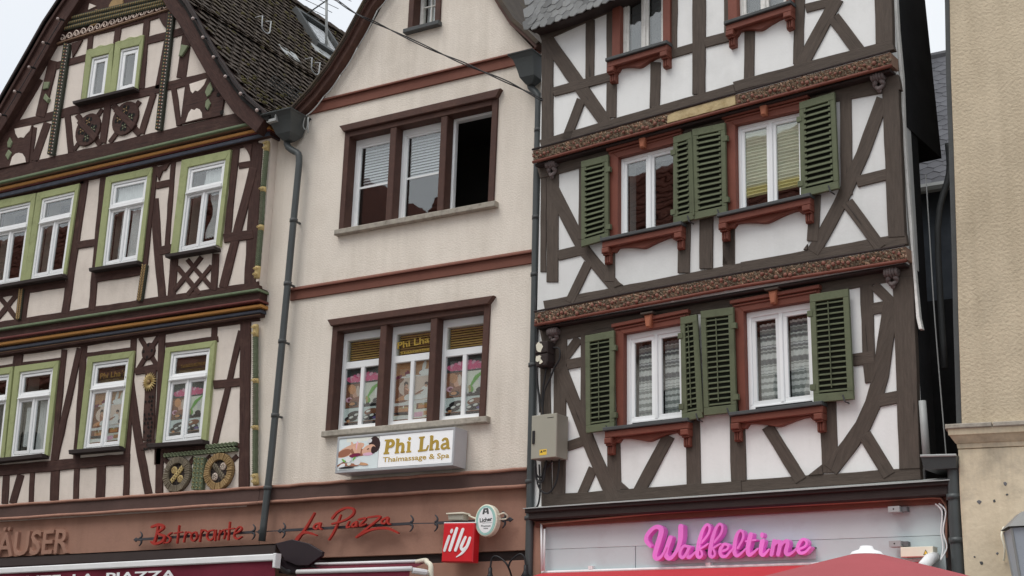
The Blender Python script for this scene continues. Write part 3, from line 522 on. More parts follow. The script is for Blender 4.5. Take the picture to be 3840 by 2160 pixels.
BISTRO=[[(-1.317,3.842,0.0505),(-1.333,3.715,0.0535),(-1.359,3.62,0.0675)],[(-1.433,3.829,0.051),(-1.304,3.855,0.061),(-1.216,3.812,0.0605),(-1.308,3.742,0.0475),(-1.185,3.693,0.054),(-1.214,3.626,0.0595),(-1.337,3.599,0.054),(-1.412,3.627,0.0405)],[(-1.165,3.688,0.034),(-1.184,3.604,0.0365)],[(-1.06,3.736,0.0305),(-1.121,3.704,0.0335),(-1.073,3.663,0.033),(-1.09,3.616,0.0335),(-1.154,3.607,0.0265)],[(-0.934,3.823,0.0335),(-0.942,3.6,0.039)],[(-1.009,3.728,0.0265),(-0.866,3.74,0.027)],[(-0.805,3.737,0.033),(-0.822,3.61,0.036)],[(-0.819,3.675,0.026),(-0.761,3.733,0.033),(-0.708,3.717,0.0265)],[(-0.629,3.731,0.0295),(-0.691,3.705,0.033),(-0.693,3.643,0.033),(-0.642,3.613,0.032),(-0.592,3.66,0.033),(-0.619,3.728,0.03)],[(-0.525,3.754,0.032),(-0.538,3.606,0.036)],[(-0.539,3.686,0.026),(-0.487,3.75,0.0325),(-0.429,3.729,0.0265)],[(-0.315,3.746,0.0295),(-0.392,3.729,0.0325),(-0.422,3.668,0.033),(-0.373,3.614,0.0325),(-0.302,3.643,0.0325),(-0.294,3.729,0.029)],[(-0.272,3.742,0.029),(-0.275,3.61,0.0355)],[(-0.201,3.735,0.029),(-0.217,3.617,0.036)],[(-0.214,3.674,0.0255),(-0.143,3.737,0.0325),(-0.106,3.697,0.032),(-0.119,3.627,0.032)],[(-0.041,3.834,0.0315),(-0.045,3.611,0.0385)],[(-0.107,3.741,0.0255),(0.044,3.753,0.0255)],[(0.07,3.684,0.0255),(0.169,3.73,0.0315),(0.138,3.77,0.032),(0.076,3.724,0.0315),(0.056,3.65,0.0345),(0.114,3.613,0.0345),(0.188,3.639,0.0255)]]
HAUS=[(-4.964,3.538),(-3.121,3.549),(-4.721,3.884)]
AWN_CASS=[(-4.054,3.446),(1.089,3.48)]
AWN_CAP=[(1.098,3.48),(1.356,3.519),(1.618,3.462),(1.846,3.353),(1.836,3.305),(1.642,3.196),(1.465,3.2),(1.263,3.267)]
AWN_BAR=[(-3.337,3.194),(1.576,3.246)]
AWN_TXT=[(-2.539,3.003),(-0.004,3.017),(-1.06,3.138),(-1.039,3.003)]
AWN2_BAR=[(1.967,3.083),(3.414,3.082)]
AWN2_TOP=[(1.553,3.236),(3.166,3.233)]
AWN2_ARM=[(3.444,3.189),(3.485,3.143),(3.476,3.029),(3.237,3.079)]
C_LINTEL=[(1.295,3.353),(4.36,3.35),(4.361,3.314),(1.302,3.272)]
LAMP=[(4.256,3.046),(4.256,3.147),(4.193,3.22),(4.095,3.271),(4.035,3.243),(4.018,3.135),(4.259,3.147),(4.292,3.217),(4.402,3.286),(4.466,3.248),(4.487,3.153)]
Y_EDGE=[(0.083,8.654),(0.046,7.837),(0.025,7.044),(-0.016,5.808),(-0.036,5.339),(-0.071,4.235)]
Y_CORN=[(-0.189,4.198),(0.474,4.198),(-0.116,4.038),(0.461,4.019)]
Y_LOWEDGE=[(-0.119,3.872),(-0.13,3.451),(-0.126,2.874)]
Y_LANT=[(0.26,3.292),(0.258,3.252),(0.374,3.349),(0.442,3.359),(0.259,3.197),(0.255,2.871),(0.359,2.939)]
Y_HOLES=[(0.041,3.537),(0.173,3.54),(0.279,3.693),(0.287,3.594),(0.034,3.206),(-0.025,3.22),(0.084,3.22),(0.037,3.108),(0.167,3.068),(0.024,2.984),(0.166,2.982),(-0.031,3.041)]
R_PIPE=[(4.903,3.938),(5.071,3.95),(5.027,3.839),(5.008,3.46),(5.004,3.147),(5.013,2.879)]
GAP_WHITE=[(4.644,4.567),(4.707,4.551),(4.716,3.992),(4.647,3.989)]
PARA=[[-0.3038,0.9954,0.1197],[-0.3042,0.9962,0.117],[-0.3834,0.9554,0.0958],[-0.2529,1.0334,0.1]]
BEAMS=[('L3',[(-5.569,9.468),(0.179,9.457),(0.102,9.668),(-5.691,9.71)]),('L3',[(-5.507,10.346),(-0.891,10.313),(-0.948,10.456),(-5.589,10.505)]),('L3',[(-4.521,11.235),(-3.671,11.225),(-3.735,11.358),(-4.589,11.371)]),('L3',[(-2.468,11.209),(-1.51,11.195),(-1.563,11.321),(-2.526,11.339)]),('L3',[(-4.476,11.658),(-1.534,11.6),(-1.664,11.905),(-4.638,11.986)]),('L3',[(-3.79,11.684),(-3.764,10.442),(-3.645,10.407),(-3.668,11.645)]),('L3',[(-3.188,11.734),(-3.226,9.733),(-3.083,9.691),(-3.041,11.683)]),('L3',[(-2.566,11.712),(-2.512,10.481),(-2.386,10.447),(-2.438,11.673)]),('L3',[(-4.651,11.453),(-4.785,10.497),(-4.561,10.415),(-4.426,11.365)]),('L3',[(-4.572,10.356),(-4.764,9.731),(-4.588,9.657),(-4.397,10.28)]),('L3',[(-4.85,10.319),(-4.848,9.709),(-4.723,9.675),(-4.725,10.282)]),('L3',[(-4.119,10.394),(-3.912,9.689),(-3.773,9.673),(-3.978,10.376)]),('L3',[(-3.862,10.296),(-3.251,9.67),(-3.161,9.71),(-3.768,10.336)]),('L3',[(-3.294,10.326),(-3.825,9.739),(-3.746,9.688),(-3.217,10.273)]),('L3',[(-3.074,10.291),(-2.411,9.671),(-2.32,9.724),(-2.98,10.344)]),('L3',[(-2.496,10.293),(-3.042,9.722),(-2.958,9.664),(-2.414,10.233)]),('L3',[(-2.237,10.358),(-2.402,9.739),(-2.28,9.688),(-2.115,10.305)]),('L3',[(-1.822,10.345),(-1.624,9.691),(-1.521,9.683),(-1.717,10.335)]),('L3',[(-1.707,11.261),(-1.739,10.502),(-1.538,10.436),(-1.504,11.19)]),('L3',[(-2.077,11.226),(-2.165,10.41),(-2.072,10.377),(-1.983,11.19)]),('L3',[(-1.488,11.147),(-0.949,10.317),(-0.818,10.345),(-1.353,11.173)]),('L3',[(-4.994,11.264),(-5.487,10.591),(-5.225,10.437),(-4.736,11.105)]),('L2',[(-3.681,9.259),(-3.75,7.107),(-3.586,7.07),(-3.512,9.212)]),('L2',[(-3.253,9.254),(-3.171,7.093),(-3.028,7.066),(-3.104,9.218)]),('L2',[(-3.578,8.105),(-3.164,8.093),(-3.206,8.211),(-3.622,8.223)]),('L2',[(-3.079,7.508),(-2.129,7.5),(-2.18,7.647),(-3.136,7.659)]),('L2',[(-2.171,9.206),(-2.161,7.663),(-2.042,7.637),(-2.049,9.175)]),('L2',[(-2.132,8.68),(-1.963,7.892),(-1.757,7.087),(-1.601,7.078),(-1.803,7.878),(-1.969,8.661)]),('L2',[(-2.03,8.811),(-1.745,8.807),(-1.788,8.923),(-2.074,8.928)]),('L2',[(-1.793,9.218),(-1.74,7.867),(-1.641,7.847),(-1.692,9.194)]),('L2',[(-1.602,7.711),(-1.577,7.113),(-1.42,7.084),(-1.443,7.68)]),('L2',[(-1.828,7.751),(-1.526,7.76),(-1.58,7.894),(-1.883,7.885)]),('L2',[(-0.577,9.196),(-0.597,7.806),(-0.475,7.778),(-0.453,9.163)]),('L2',[(-0.786,7.631),(-0.762,7.088),(-0.636,7.066),(-0.658,7.607)]),('L2',[(-0.232,8.838),(-0.603,7.117),(-0.451,7.067),(-0.079,8.78)]),('L2',[(-0.576,7.756),(-0.031,7.736),(-0.068,7.872),(-0.615,7.895)]),('L2',[(-0.429,8.843),(-0.077,8.828),(-0.107,8.93),(-0.46,8.945)]),('L2',[(-0.239,9.211),(-0.146,7.102),(0.061,7.066),(-0.024,9.161)]),('L2',[(-5.249,7.027),(0.145,6.994),(0.114,7.103),(-5.301,7.152)]),('L2',[(-5.359,7.569),(-3.716,7.515),(-3.76,7.642),(-5.409,7.701)]),('L2',[(-4.668,7.609),(-4.676,7.11),(-4.527,7.078),(-4.518,7.575)]),('L2',[(-1.292,7.593),(-0.769,7.103),(-0.711,7.137),(-1.233,7.627)]),('L2',[(-1.475,7.503),(-0.983,7.036),(-0.924,7.07),(-1.414,7.537)]),('L2',[(-1.023,7.635),(-1.485,7.199),(-1.413,7.149),(-0.952,7.584)]),('L2',[(-0.813,7.472),(-1.224,7.095),(-1.154,7.045),(-0.744,7.421)]),('L2',[(-5.366,7.624),(-4.729,7.084),(-4.651,7.124),(-5.286,7.665)]),('L2',[(-4.802,7.623),(-5.281,7.199),(-5.181,7.137),(-4.704,7.56)]),('L2',[(-5.69,9.206),(-4.661,9.192),(-4.688,9.251),(-5.719,9.267)]),('L2',[(-3.622,9.209),(-0.1,9.161),(-0.128,9.244),(-3.66,9.299)]),('L2',[(-4.623,9.166),(-3.587,9.165),(-3.623,9.245),(-4.662,9.249)]),('L1',[(-5.342,6.608),(0.072,6.58),(0.056,6.636),(-5.367,6.672)]),('L1',[(-4.861,6.639),(-4.862,6.431),(-4.653,6.391),(-4.652,6.598)]),('L1',[(-3.804,6.593),(-3.742,4.903),(-3.626,4.887),(-3.685,6.572)]),('L1',[(-3.476,6.584),(-3.714,4.906),(-3.588,4.879),(-3.349,6.551)]),('L1',[(-3.406,6.609),(-3.274,4.853),(-3.134,4.838),(-3.261,6.587)]),('L1',[(-2.376,6.614),(-2.258,4.807),(-2.136,4.793),(-2.25,6.594)]),('L1',[(-2.396,6.039),(-2.1,5.152),(-2.005,4.883),(-1.768,4.304),(-1.622,4.318),(-1.855,4.894),(-1.947,5.157),(-2.239,6.04)]),('L1',[(-2.217,6.576),(-1.823,6.121),(-1.75,6.149),(-2.142,6.603)]),('L1',[(-1.855,6.591),(-2.197,6.137),(-2.112,6.093),(-1.772,6.545)]),('L1',[(-2.188,6.039),(-1.713,6.068),(-1.756,6.173),(-2.232,6.145)]),('L1',[(-2.009,6.107),(-1.905,5.061),(-1.689,5.04),(-1.789,6.08)]),('L1',[(-1.819,6.627),(-1.636,4.712),(-1.508,4.701),(-1.686,6.609)]),('L1',[(-1.911,4.925),(-1.583,4.957),(-1.63,5.066),(-1.96,5.035)]),('L1',[(-0.811,6.626),(-0.798,6.374),(-0.687,6.357),(-0.7,6.609)]),('L1',[(-1.651,6.383),(-0.653,6.369),(-0.675,6.448),(-1.675,6.465)]),('L1',[(-3.265,6.412),(-2.262,6.397),(-2.283,6.468),(-3.288,6.485)]),('L1',[(-4.775,6.413),(-3.754,6.397),(-3.777,6.466),(-4.8,6.485)]),('L1',[(-0.306,6.492),(-0.605,4.932),(-0.503,4.907),(-0.203,6.462)]),('L1',[(-0.655,5.697),(-0.121,5.691),(-0.15,5.811),(-0.685,5.819)]),('L1',[(-0.279,6.636),(-0.047,4.227),(0.132,4.216),(-0.09,6.613)]),('L1',[(-1.61,4.88),(-0.044,4.836),(-0.057,4.906),(-1.626,4.953)]),('L1',[(-4.943,4.738),(-2.12,4.747),(-2.162,4.903),(-4.998,4.904)]),('L1',[(-4.751,4.752),(-4.702,4.32),(-4.555,4.308),(-4.603,4.738)]),('L1',[(-4.433,4.754),(-4.533,4.327),(-4.378,4.291),(-4.279,4.716)]),('L1',[(-4.159,4.75),(-4.107,4.311),(-4.004,4.303),(-4.055,4.741)]),('L1',[(-3.714,4.775),(-3.661,4.315),(-3.481,4.301),(-3.532,4.758)]),('L1',[(-3.232,4.777),(-3.176,4.306),(-3.064,4.298),(-3.119,4.768)]),('L1',[(-2.773,4.775),(-2.722,4.309),(-2.543,4.295),(-2.593,4.759)]),('L1',[(-2.252,4.911),(-2.182,4.296),(-2.066,4.288),(-2.134,4.901)]),('L1',[(-1.627,4.901),(-1.563,4.312),(-1.423,4.302),(-1.485,4.89)]),('L1',[(-1.508,4.773),(-1.273,4.616),(-1.223,4.66),(-1.456,4.817)]),('L1',[(-0.944,4.786),(-1.09,4.615),(-1.016,4.575),(-0.871,4.745)]),('L1',[(-0.691,4.756),(-0.529,4.606),(-0.469,4.64),(-0.63,4.79)]),('L1',[(-0.16,4.762),(-0.327,4.634),(-0.264,4.587),(-0.099,4.714)]),('L1',[(-1.288,4.301),(-1.048,4.397),(-1.098,4.453),(-1.338,4.357)]),('L1',[(-1.466,4.85),(-0.177,4.825),(-0.186,4.872),(-1.477,4.898)]),('R3',[(0.187,9.681),(0.223,8.229),(0.398,8.189),(0.366,9.629)]),('R3',[(0.206,9.523),(1.167,8.092),(1.32,8.153),(0.372,9.582)]),('R3',[(0.744,8.671),(0.523,8.191),(0.645,8.122),(0.865,8.599)]),('R3',[(0.404,8.78),(1.276,8.767),(1.242,8.885),(0.366,8.903)]),('R3',[(0.852,9.685),(0.857,8.906),(0.985,8.871),(0.982,9.645)]),('R3',[(1.158,9.774),(1.167,8.312),(1.307,8.277),(1.301,9.73)]),('R3',[(2.071,9.659),(2.057,8.953),(2.135,8.93),(2.149,9.633)]),('R3',[(2.077,8.832),(2.384,8.833),(2.353,8.947),(2.045,8.948)]),('R3',[(1.782,8.866),(1.767,8.289),(1.899,8.253),(1.915,8.826)]),('R3',[(2.352,9.571),(2.335,8.311),(2.5,8.268),(2.521,9.519)]),('R3',[(2.518,8.845),(2.912,8.831),(2.884,8.956),(2.488,8.972)]),('R3',[(0.238,8.119),(2.888,8.178),(2.856,8.299),(0.193,8.252)]),('R3',[(0.199,9.575),(1.361,9.696),(1.319,9.797),(0.152,9.68)]),('R3',[(2.757,9.446),(2.751,8.956),(2.823,8.936),(2.829,9.424)]),('R3',[(3.007,8.909),(2.986,8.311),(3.112,8.277),(3.134,8.87)]),('R3',[(3.632,9.177),(3.583,8.349),(3.698,8.315),(3.749,9.138)]),('R3',[(3.762,8.912),(4.055,8.898),(4.036,9.005),(3.741,9.021)]),('R3',[(4.062,9.029),(3.559,8.278),(3.685,8.173),(4.185,8.92)]),('R3',[(4.005,8.735),(4.317,8.194),(4.438,8.253),(4.13,8.794)]),('R3',[(4.539,8.892),(4.525,8.324),(4.707,8.277),(4.724,8.84)]),('R3',[(2.885,8.199),(4.721,8.202),(4.698,8.321),(2.854,8.327)]),('R2',[(0.13,7.803),(2.91,7.86),(2.864,8.047),(0.064,8.01)]),('R2',[(0.128,7.999),(0.16,6.606),(0.244,6.591),(0.215,7.98)]),('R2',[(0.222,7.965),(0.254,6.464),(0.425,6.436),(0.397,7.926)]),('R2',[(0.236,7.61),(0.608,6.927),(0.736,6.716),(1.155,6.22),(1.233,6.131),(1.358,6.207),(1.283,6.294),(0.874,6.784),(0.764,6.969),(0.399,7.648)]),('R2',[(0.431,6.703),(0.822,6.714),(0.787,6.842),(0.394,6.832)]),('R2',[(0.796,6.632),(0.535,6.193),(0.65,6.129),(0.91,6.566)]),('R2',[(0.703,7.911),(0.712,6.912),(0.807,6.894),(0.8,7.889)]),('R2',[(1.078,6.862),(1.089,6.332),(1.225,6.311),(1.216,6.837)]),('R2',[(2.102,7.848),(2.058,6.275),(2.207,6.247),(2.255,7.809)]),('R2',[(2.357,7.91),(2.335,6.274),(2.498,6.246),(2.525,7.87)]),('R2',[(2.654,7.889),(2.617,6.272),(2.765,6.246),(2.806,7.852)]),('R2',[(0.242,6.116),(2.859,6.146),(2.839,6.256),(0.212,6.238)]),('R2',[(1.205,7.992),(1.173,6.804),(1.256,6.786),(1.29,7.97)]),('R2',[(4.05,7.915),(4.016,6.794),(4.143,6.769),(4.18,7.884)]),('R2',[(4.458,7.791),(4.21,7.229),(3.932,6.732),(3.693,6.369),(3.617,6.276),(3.736,6.178),(3.816,6.277),(4.057,6.644),(4.337,7.145),(4.586,7.708)]),('R2',[(4.206,6.838),(4.534,6.851),(4.512,6.973),(4.182,6.962)]),('R2',[(4.519,7.883),(4.504,6.236),(4.677,6.212),(4.698,7.845)]),('R2',[(4.027,6.669),(4.366,6.109),(4.472,6.166),(4.138,6.726)]),('R2',[(3.666,6.87),(3.619,6.362),(3.743,6.333),(3.791,6.838)]),('R2',[(2.623,6.777),(2.621,6.255),(2.766,6.232),(2.769,6.75)]),('R2',[(2.858,6.137),(4.694,6.135),(4.68,6.255),(2.837,6.266)]),('R2',[(2.902,7.914),(4.717,7.803),(4.697,7.976),(2.871,8.101)]),('R1',[(0.13,5.746),(2.796,5.819),(2.76,6.014),(0.076,5.961)]),('R1',[(0.09,5.786),(0.166,3.833),(0.309,3.826),(0.239,5.767)]),('R1',[(0.302,5.821),(0.318,3.958),(0.491,3.944),(0.481,5.794)]),('R1',[(0.501,5.393),(0.714,5.401),(0.686,5.518),(0.472,5.51)]),('R1',[(0.681,5.78),(0.698,4.592),(0.815,4.581),(0.8,5.763)]),('R1',[(0.316,5.402),(0.55,4.897),(0.802,4.347),(1.084,3.815),(1.235,3.862),(0.96,4.389),(0.714,4.933),(0.484,5.436)]),('R1',[(0.6,5.787),(0.331,5.512),(0.438,5.433),(0.705,5.707)]),('R1',[(0.529,4.436),(0.869,4.503),(0.825,4.611),(0.483,4.545)]),('R1',[(0.815,4.239),(0.639,3.904),(0.753,3.856),(0.929,4.189)]),('R1',[(1.049,4.626),(1.076,3.949),(1.249,3.94),(1.225,4.613)]),('R1',[(2.051,5.796),(2.079,3.939),(2.251,3.93),(2.23,5.773)]),('R1',[(2.598,5.715),(2.613,3.938),(2.79,3.929),(2.782,5.692)]),('R1',[(1.798,4.526),(1.403,3.928),(1.534,3.859),(1.927,4.453)]),('R1',[(0.215,3.823),(2.737,3.814),(2.73,3.936),(0.199,3.957)]),('R1',[(2.987,4.449),(3.351,3.861),(3.464,3.916),(3.105,4.504)]),('R1',[(3.642,5.813),(3.636,3.945),(3.811,3.937),(3.824,5.79)]),('R1',[(4.127,5.844),(4.117,5.04),(4.133,4.808),(4.266,4.808),(4.251,5.03),(4.263,5.827)]),('R1',[(3.998,4.995),(4.245,5.0),(4.232,5.127),(3.984,5.124)]),('R1',[(4.255,5.498),(4.442,5.504),(4.427,5.625),(4.239,5.62)]),('R1',[(4.236,5.775),(4.438,5.537),(4.515,5.6),(4.315,5.838)]),('R1',[(4.371,5.629),(4.282,5.211),(4.223,4.893),(4.13,4.628),(4.02,4.427),(3.876,4.255),(3.662,4.026),(3.793,3.917),(4.008,4.148),(4.162,4.334),(4.284,4.557),(4.383,4.842),(4.445,5.165),(4.533,5.578)]),('R1',[(4.274,4.553),(4.478,4.57),(4.46,4.693),(4.255,4.677)]),('R1',[(4.044,4.264),(4.282,3.84),(4.399,3.898),(4.164,4.322)]),('R1',[(4.476,5.85),(4.445,3.921),(4.652,3.913),(4.691,5.822)]),('R1',[(2.736,3.818),(4.651,3.807),(4.649,3.924),(2.729,3.944)]),('R1',[(2.792,5.79),(4.706,5.817),(4.685,5.997),(2.759,5.985)])]
# ------------------------------------------------------------------ ground and houses' frames
g = MB(); g.add([(-400, -400, 0), (400, -400, 0), (400, 400, 0), (-400, 400, 0)], [(0, 1, 2, 3)])
tag(g.build('ground', 'paving'), kind='structure')
HL = empty('timber_house', (-12.6, 14, 0), 0, None, 'dark brown timber framed house with carved gable and pale green window surrounds', 'house')
HC = empty('plaster_house', (-12.6, 14, 0), 0, None, 'cream rendered gabled house between the two timber framed houses', 'house')
HR = empty('timber_house', (-8.15, 13.95, 0), -0.1142, None, 'grey brown timber framed house with white panels and green louvred shutters', 'house')
HY = empty('beige_house', (-3.0, 13.2, 0), 0.12, None, 'beige rough rendered house with a stone cornice beside the narrow gap', 'house')
HOUSE = {'L': HL, 'C': HC, 'R': HR, 'Y': HY}
OFF = {'L1': .02, 'L2': .16, 'L3': .28, 'R1': .03, 'R2': .15, 'R3': .27}
def extl(poly): return [(u-1.35 if u < -4.6 else u, z) for u, z in poly]

# timbers: every post, rail and brace is a piece of its own
for i, (pl, poly) in enumerate(BEAMS):
    h = pl[0]; off = OFF[pl]; n = len(poly)
    if h == 'L' and (pl != 'L3' or max(p[1] for p in poly) < 9.8) and max(p[0] for p in poly) > -4.3: poly = extl(poly)
    a = poly[0]; b = poly[n//2-1]; L = math.dist(a, b) or 1; d = ((b[0]-a[0])/L, (b[1]-a[1])/L)
    mb = MB(); mb.prism(wob(poly, .007 if h == 'L' else .004, .2), off-.07, off+.0012*(i % 9)-.004, .006 if h == 'L' else .004)
    mb.build('beam', 'timber_brown' if h == 'L' else 'timber_grey', HOUSE[h], uvdir=d)
for key, pl in (('L3_BRK', 'L3'), ('L2_BRK', 'L2'), ('R2_GUS', 'R2'), ('R1_GUS', 'R1')):
    for j, q in enumerate(globals()[key]):
        mb = MB(); mb.prism(q, OFF[pl]-.05, OFF[pl]+.008+.0007*j, .004)
        mb.build('bracket', 'timber_brown' if pl[0] == 'L' else 'timber_grey', HOUSE[pl[0]], uvdir=(0, 1))

# the far corner of the carved house, past the edge of the view
for z0, z1, off in ((4.28, 6.63, .02), (7.0, 9.22, .16)):
    for q in ([(-6.43, z0), (-6.22, z0), (-6.22, z1), (-6.43, z1)], [(-6.2, z0+.1), (-6.05, z0+.1), (-5.85, z1-.1), (-6.0, z1-.1)], [(-6.3, (z0+z1)/2-.06), (-5.8, (z0+z1)/2-.06), (-5.8, (z0+z1)/2+.06), (-6.3, (z0+z1)/2+.06)]):
        mb = MB(); mb.prism(wob(q, .007, .2), off-.07, off+.004+.0017*(abs(q[0][0]) > 6.25)+.0011*(abs(q[0][0]) > 6.35), .006); mb.build('beam', 'timber_brown', HL, uvdir=(0, 1))
mb = MB(); mb.box(-6.44, -6.38, .02, 9, 0, 9.4); mb.build('side_wall', 'plaster_rose', HL)
# ---- window builders
def room(q, off, parent, depth=.8, mat='interior'):
    mb = MB(); g_ = grow(q, .25); n = 4
    vs = [(u, -off+.08, z) for u, z in q]+[(u, -off+.12, z) for u, z in g_]+[(u, -off+depth, z) for u, z in g_]
    fs = [(i, (i+1) % 4, 4+(i+1) % 4, 4+i) for i in range(4)]+[(4+i, 4+(i+1) % 4, 8+(i+1) % 4, 8+i) for i in range(4)]+[(8, 9, 10, 11)]
    mb.add(vs, fs); return mb.build('room', mat, parent)
def pane(q, off, parent):
    mb = MB(); mb.prism(grow(q, .006), off-.004, off, 0); return mb.build('pane', 'glass', parent)
def sash(win, q, off, sw, mat, swt=None, swb=None, thick=.03, name='sash'):
    mb = MB(); inn = ring(mb, q, sw, off-thick, off, .004, swt, swb); mb.build(name, mat, win); pane(inn, off-.018, win); return inn
def casing(win, c, w, d0, d1, mat, name='casing', top=True):
    for poly in ([c[3], w[3], w[0], c[0]], [c[0], w[0], w[1], c[1]], [w[2], c[2], c[1], w[1]]):
        if not top and poly[0] == c[0]: continue
        mb = MB(); mb.prism(poly, d0, d1, .005); mb.build(name, mat, win)
def wave_curtain(name, q, off, mat, label, amp=.02, waves=9, parent=None, group=None, t0=0, t1=1, gather=0):
    mb = MB(); nx = waves*6; nz = 8; vs = []; fs = []
    for j in range(nz+1):
        for i in range(nx+1):
            s_ = i/nx; t_ = t0+(t1-t0)*j/nz
            if gather: s_ = s_*(1-gather*math.sin(math.pi*min(1, t_*1.25))**2)+gather*.9*math.sin(math.pi*min(1, t_*1.25))**2*1.0
            u, z = bil(q, s_, t_); vs.append((u, -off+amp*math.sin(i/nx*waves*2*math.pi+.4*math.sin(j*.7)), z))
    for j in range(nz):
        for i in range(nx): a = j*(nx+1)+i; fs.append((a, a+nx+1, a+nx+2, a+1))
    mb.add(vs, fs); o = mb.build(name, mat, None, smooth=True); return o
def place(o, house):  # stand a thing that belongs to no house in that house's frame
    o.matrix_world = HOUSE[house].matrix_world.copy() if False else Matrix.Translation(HOUSE[house].location) @ Matrix.Rotation(HOUSE[house].rotation_euler.z, 4, 'Z')
    return o

# ==================================================================== LEFT HOUSE
win_l = {}
def l_window(c, w, off, key, upper=True, scallop=False):
    win = empty('window', (0, 0, 0), 0, HL); w = [(w[0][0]-.012, w[0][1]+.012), (w[1][0]+.02, w[1][1]+.012), (w[2][0]+.02, w[2][1]), (w[3][0]-.012, w[3][1])]
    casing(win, c, w, off-.10, off+.03, 'green_casing')
    if scallop:
        q = [c[0], c[1]]; mb = MB(); n = 16; top = []
        for i in range(n+1):
            s_ = i/n; x = c[0][0]+(c[1][0]-c[0][0])*s_; zz = c[0][1]+(c[1][1]-c[0][1])*s_
            top.append((x, zz+.004+.03*math.exp(-((s_-.5)/.13)**2)+.012*math.exp(-((s_-.12)/.08)**2)+.012*math.exp(-((s_-.88)/.08)**2)))
        mb.prism([(c[1][0], c[1][1]-.01), *top[::-1], (c[0][0], c[0][1]-.01)], off-.02, off+.032, .003); mb.build('casing', 'green_casing', win)
    mb = MB(); off -= .018; inn = ring(mb, w, .038, off-.05, off+.025, .004); mb.build('frame', 'upvc', win)
    holes = []
    if upper:
        tt = .29; mb = MB(); mb.prism(sub(inn, 0, 1, tt-.03, tt+.03), off-.05, off+.04, .006); mb.prism(sub(inn, -.02, 1.02, tt+.005, tt+.022), off-.04, off+.055, .004); mb.build('transom', 'upvc', win)
        h1 = sash(win, sub(inn, .01, .99, .005, tt-.03), off+.012, .04, 'upvc')
        mb = MB(); mb.prism(sub(inn, .475, .525, tt+.03, 1), off-.04, off+.028, .005); mb.build('mullion', 'upvc', win)
        h2 = sash(win, sub(inn, .01, .475, tt+.03, .99), off+.012, .036, 'upvc', swb=.05); h3 = sash(win, sub(inn, .525, .99, tt+.03, .99), off+.012, .036, 'upvc', swb=.05)
        win_l[key] = (h1, h2, h3, off)
    else:
        h = sash(win, sub(inn, .02, .98, .02, .98), off+.012, .055, 'upvc'); win_l[key] = (h, off)
    room(sub(w, .05, .95, .05, .95), off-.03, win); return win
holes = {'L1': [], 'L2': [], 'L3': []}
for lv, lst in (('L1', L1_WIN), ('L2', L2_WIN), ('L3', L3_WIN)):
    for i, (c, w) in enumerate(lst):
        l_window(c, w, OFF[lv], (lv, i), lv != 'L3', lv == 'L3'); holes[lv].append(sub(w, -.01, 1.01, -.005, 1.005))
walls('wall', [(-6.55, 9.44), (.12, 9.44), (-3.3, 13.95)], holes['L3'], .262, 'plaster_rose', HL, .35)
walls('wall', [(-6.5, 6.98), (.13, 6.98), (.13, 9.3), (-6.5, 9.3)], holes['L2'], .142, 'plaster_rose', HL, .35)
walls('wall', [(-6.45, 4.05), (.10, 4.05), (.10, 6.9), (-6.45, 6.9)], holes['L1'], .002, 'plaster_rose', HL, .35)
for key, off in (('L1_SILL', .02), ('L2_SILL', .16)):
    for q in globals()[key]:
        mb = MB(); mb.prism(extl(q) if q[0][0] < -4.6 else q, off-.03, off+.12, .006); mb.build('sill', 'timber_dark', HL, uvdir=(1, 0))
mb = MB(); mb.prism(L3_SILL, .25, .40, .006); mb.build('sill', 'timber_dark', HL, uvdir=(1, 0))
mcol = {'green': 'green_moulding', 'orange': 'orange_moulding', 'red': 'red_moulding', 'navy': 'navy_moulding', 'tan': 'tan_moulding'}
MOFF = {'hi': (.34, .30, .27, .25, .23), 'lo': (.22, .20, .16, .12, .09)}
for k, lst in (('hi', L_MOULD_HI), ('lo', L_MOULD_LO)):
    for (c, q), off in zip(lst, MOFF[k]):
        q = extl(q); mb = MB(); mb.prism(q, -.05, off, .010); mb.build('moulding', mcol[c], HL)
# dark backing of the two jetties between the coloured rolls
for poly, off in (([(-6.6, 9.215), (.16, 9.215), (.16, 9.45), (-6.6, 9.45)], .215), ([(-6.5, 6.62), (.15, 6.62), (.15, 6.80), (-6.5, 6.80)], .085), ([(-6.5, 6.803), (.16, 6.803), (.16, 7.0), (-6.5, 7.0)], .165)):
    mb = MB(); mb.prism(poly, -.05, off, .004); mb.build('jetty_beam', 'timber_brown', HL, uvdir=(1, 0))
# gable ornaments
def studs_col(q, off, name='carved_column', base='carved_dark'):
    mb = MB(); mb.prism(q, off-.03, off+.03, .006); col = mb.build(name, base, HL)
    L = math.dist(q[0], q[1]); n = int(L/.055)
    for mname, du in (('carved_yellow', .28), ('stud_red', .5), ('carved_white', .72)):
        ms = MB()
        for i in range(n):
            t = (i+.5)/n; a = (q[0][0]+(q[1][0]-q[0][0])*t, q[0][1]+(q[1][1]-q[0][1])*t); b = (q[3][0]+(q[2][0]-q[3][0])*t, q[3][1]+(q[2][1]-q[3][1])*t)
            ms.ball((a[0]+(b[0]-a[0])*du, -(off+.032), a[1]+(b[1]-a[1])*du), .011, .008, .012, 6, 4)
        tag(ms.build('stud_row', mname, col), kind='stuff')
for q in L3_COLS: studs_col(q, .287)
for q in L3_STRIP:
    mb = MB(); mb.prism(q, .25, .325, .006); st = mb.build('carved_strip', 'carved_dark', HL)
    L = math.dist(q[0], q[1]); n = int(L/.05)
    for mname, ph in (('carved_tan', 0), ('carved_green', .5)):
        ms = MB()
        for i in range(n):
            t = (i+ph)/n; a = bil([q[3], q[2], q[1], q[0]], t, .5); ms.leaf((a[0], -.327, a[1]), .062, .03, 1.2, .016)
        tag(ms.build('tooth_row', mname, st), kind='stuff')
u0, u1 = L3_WAVE; n = 17
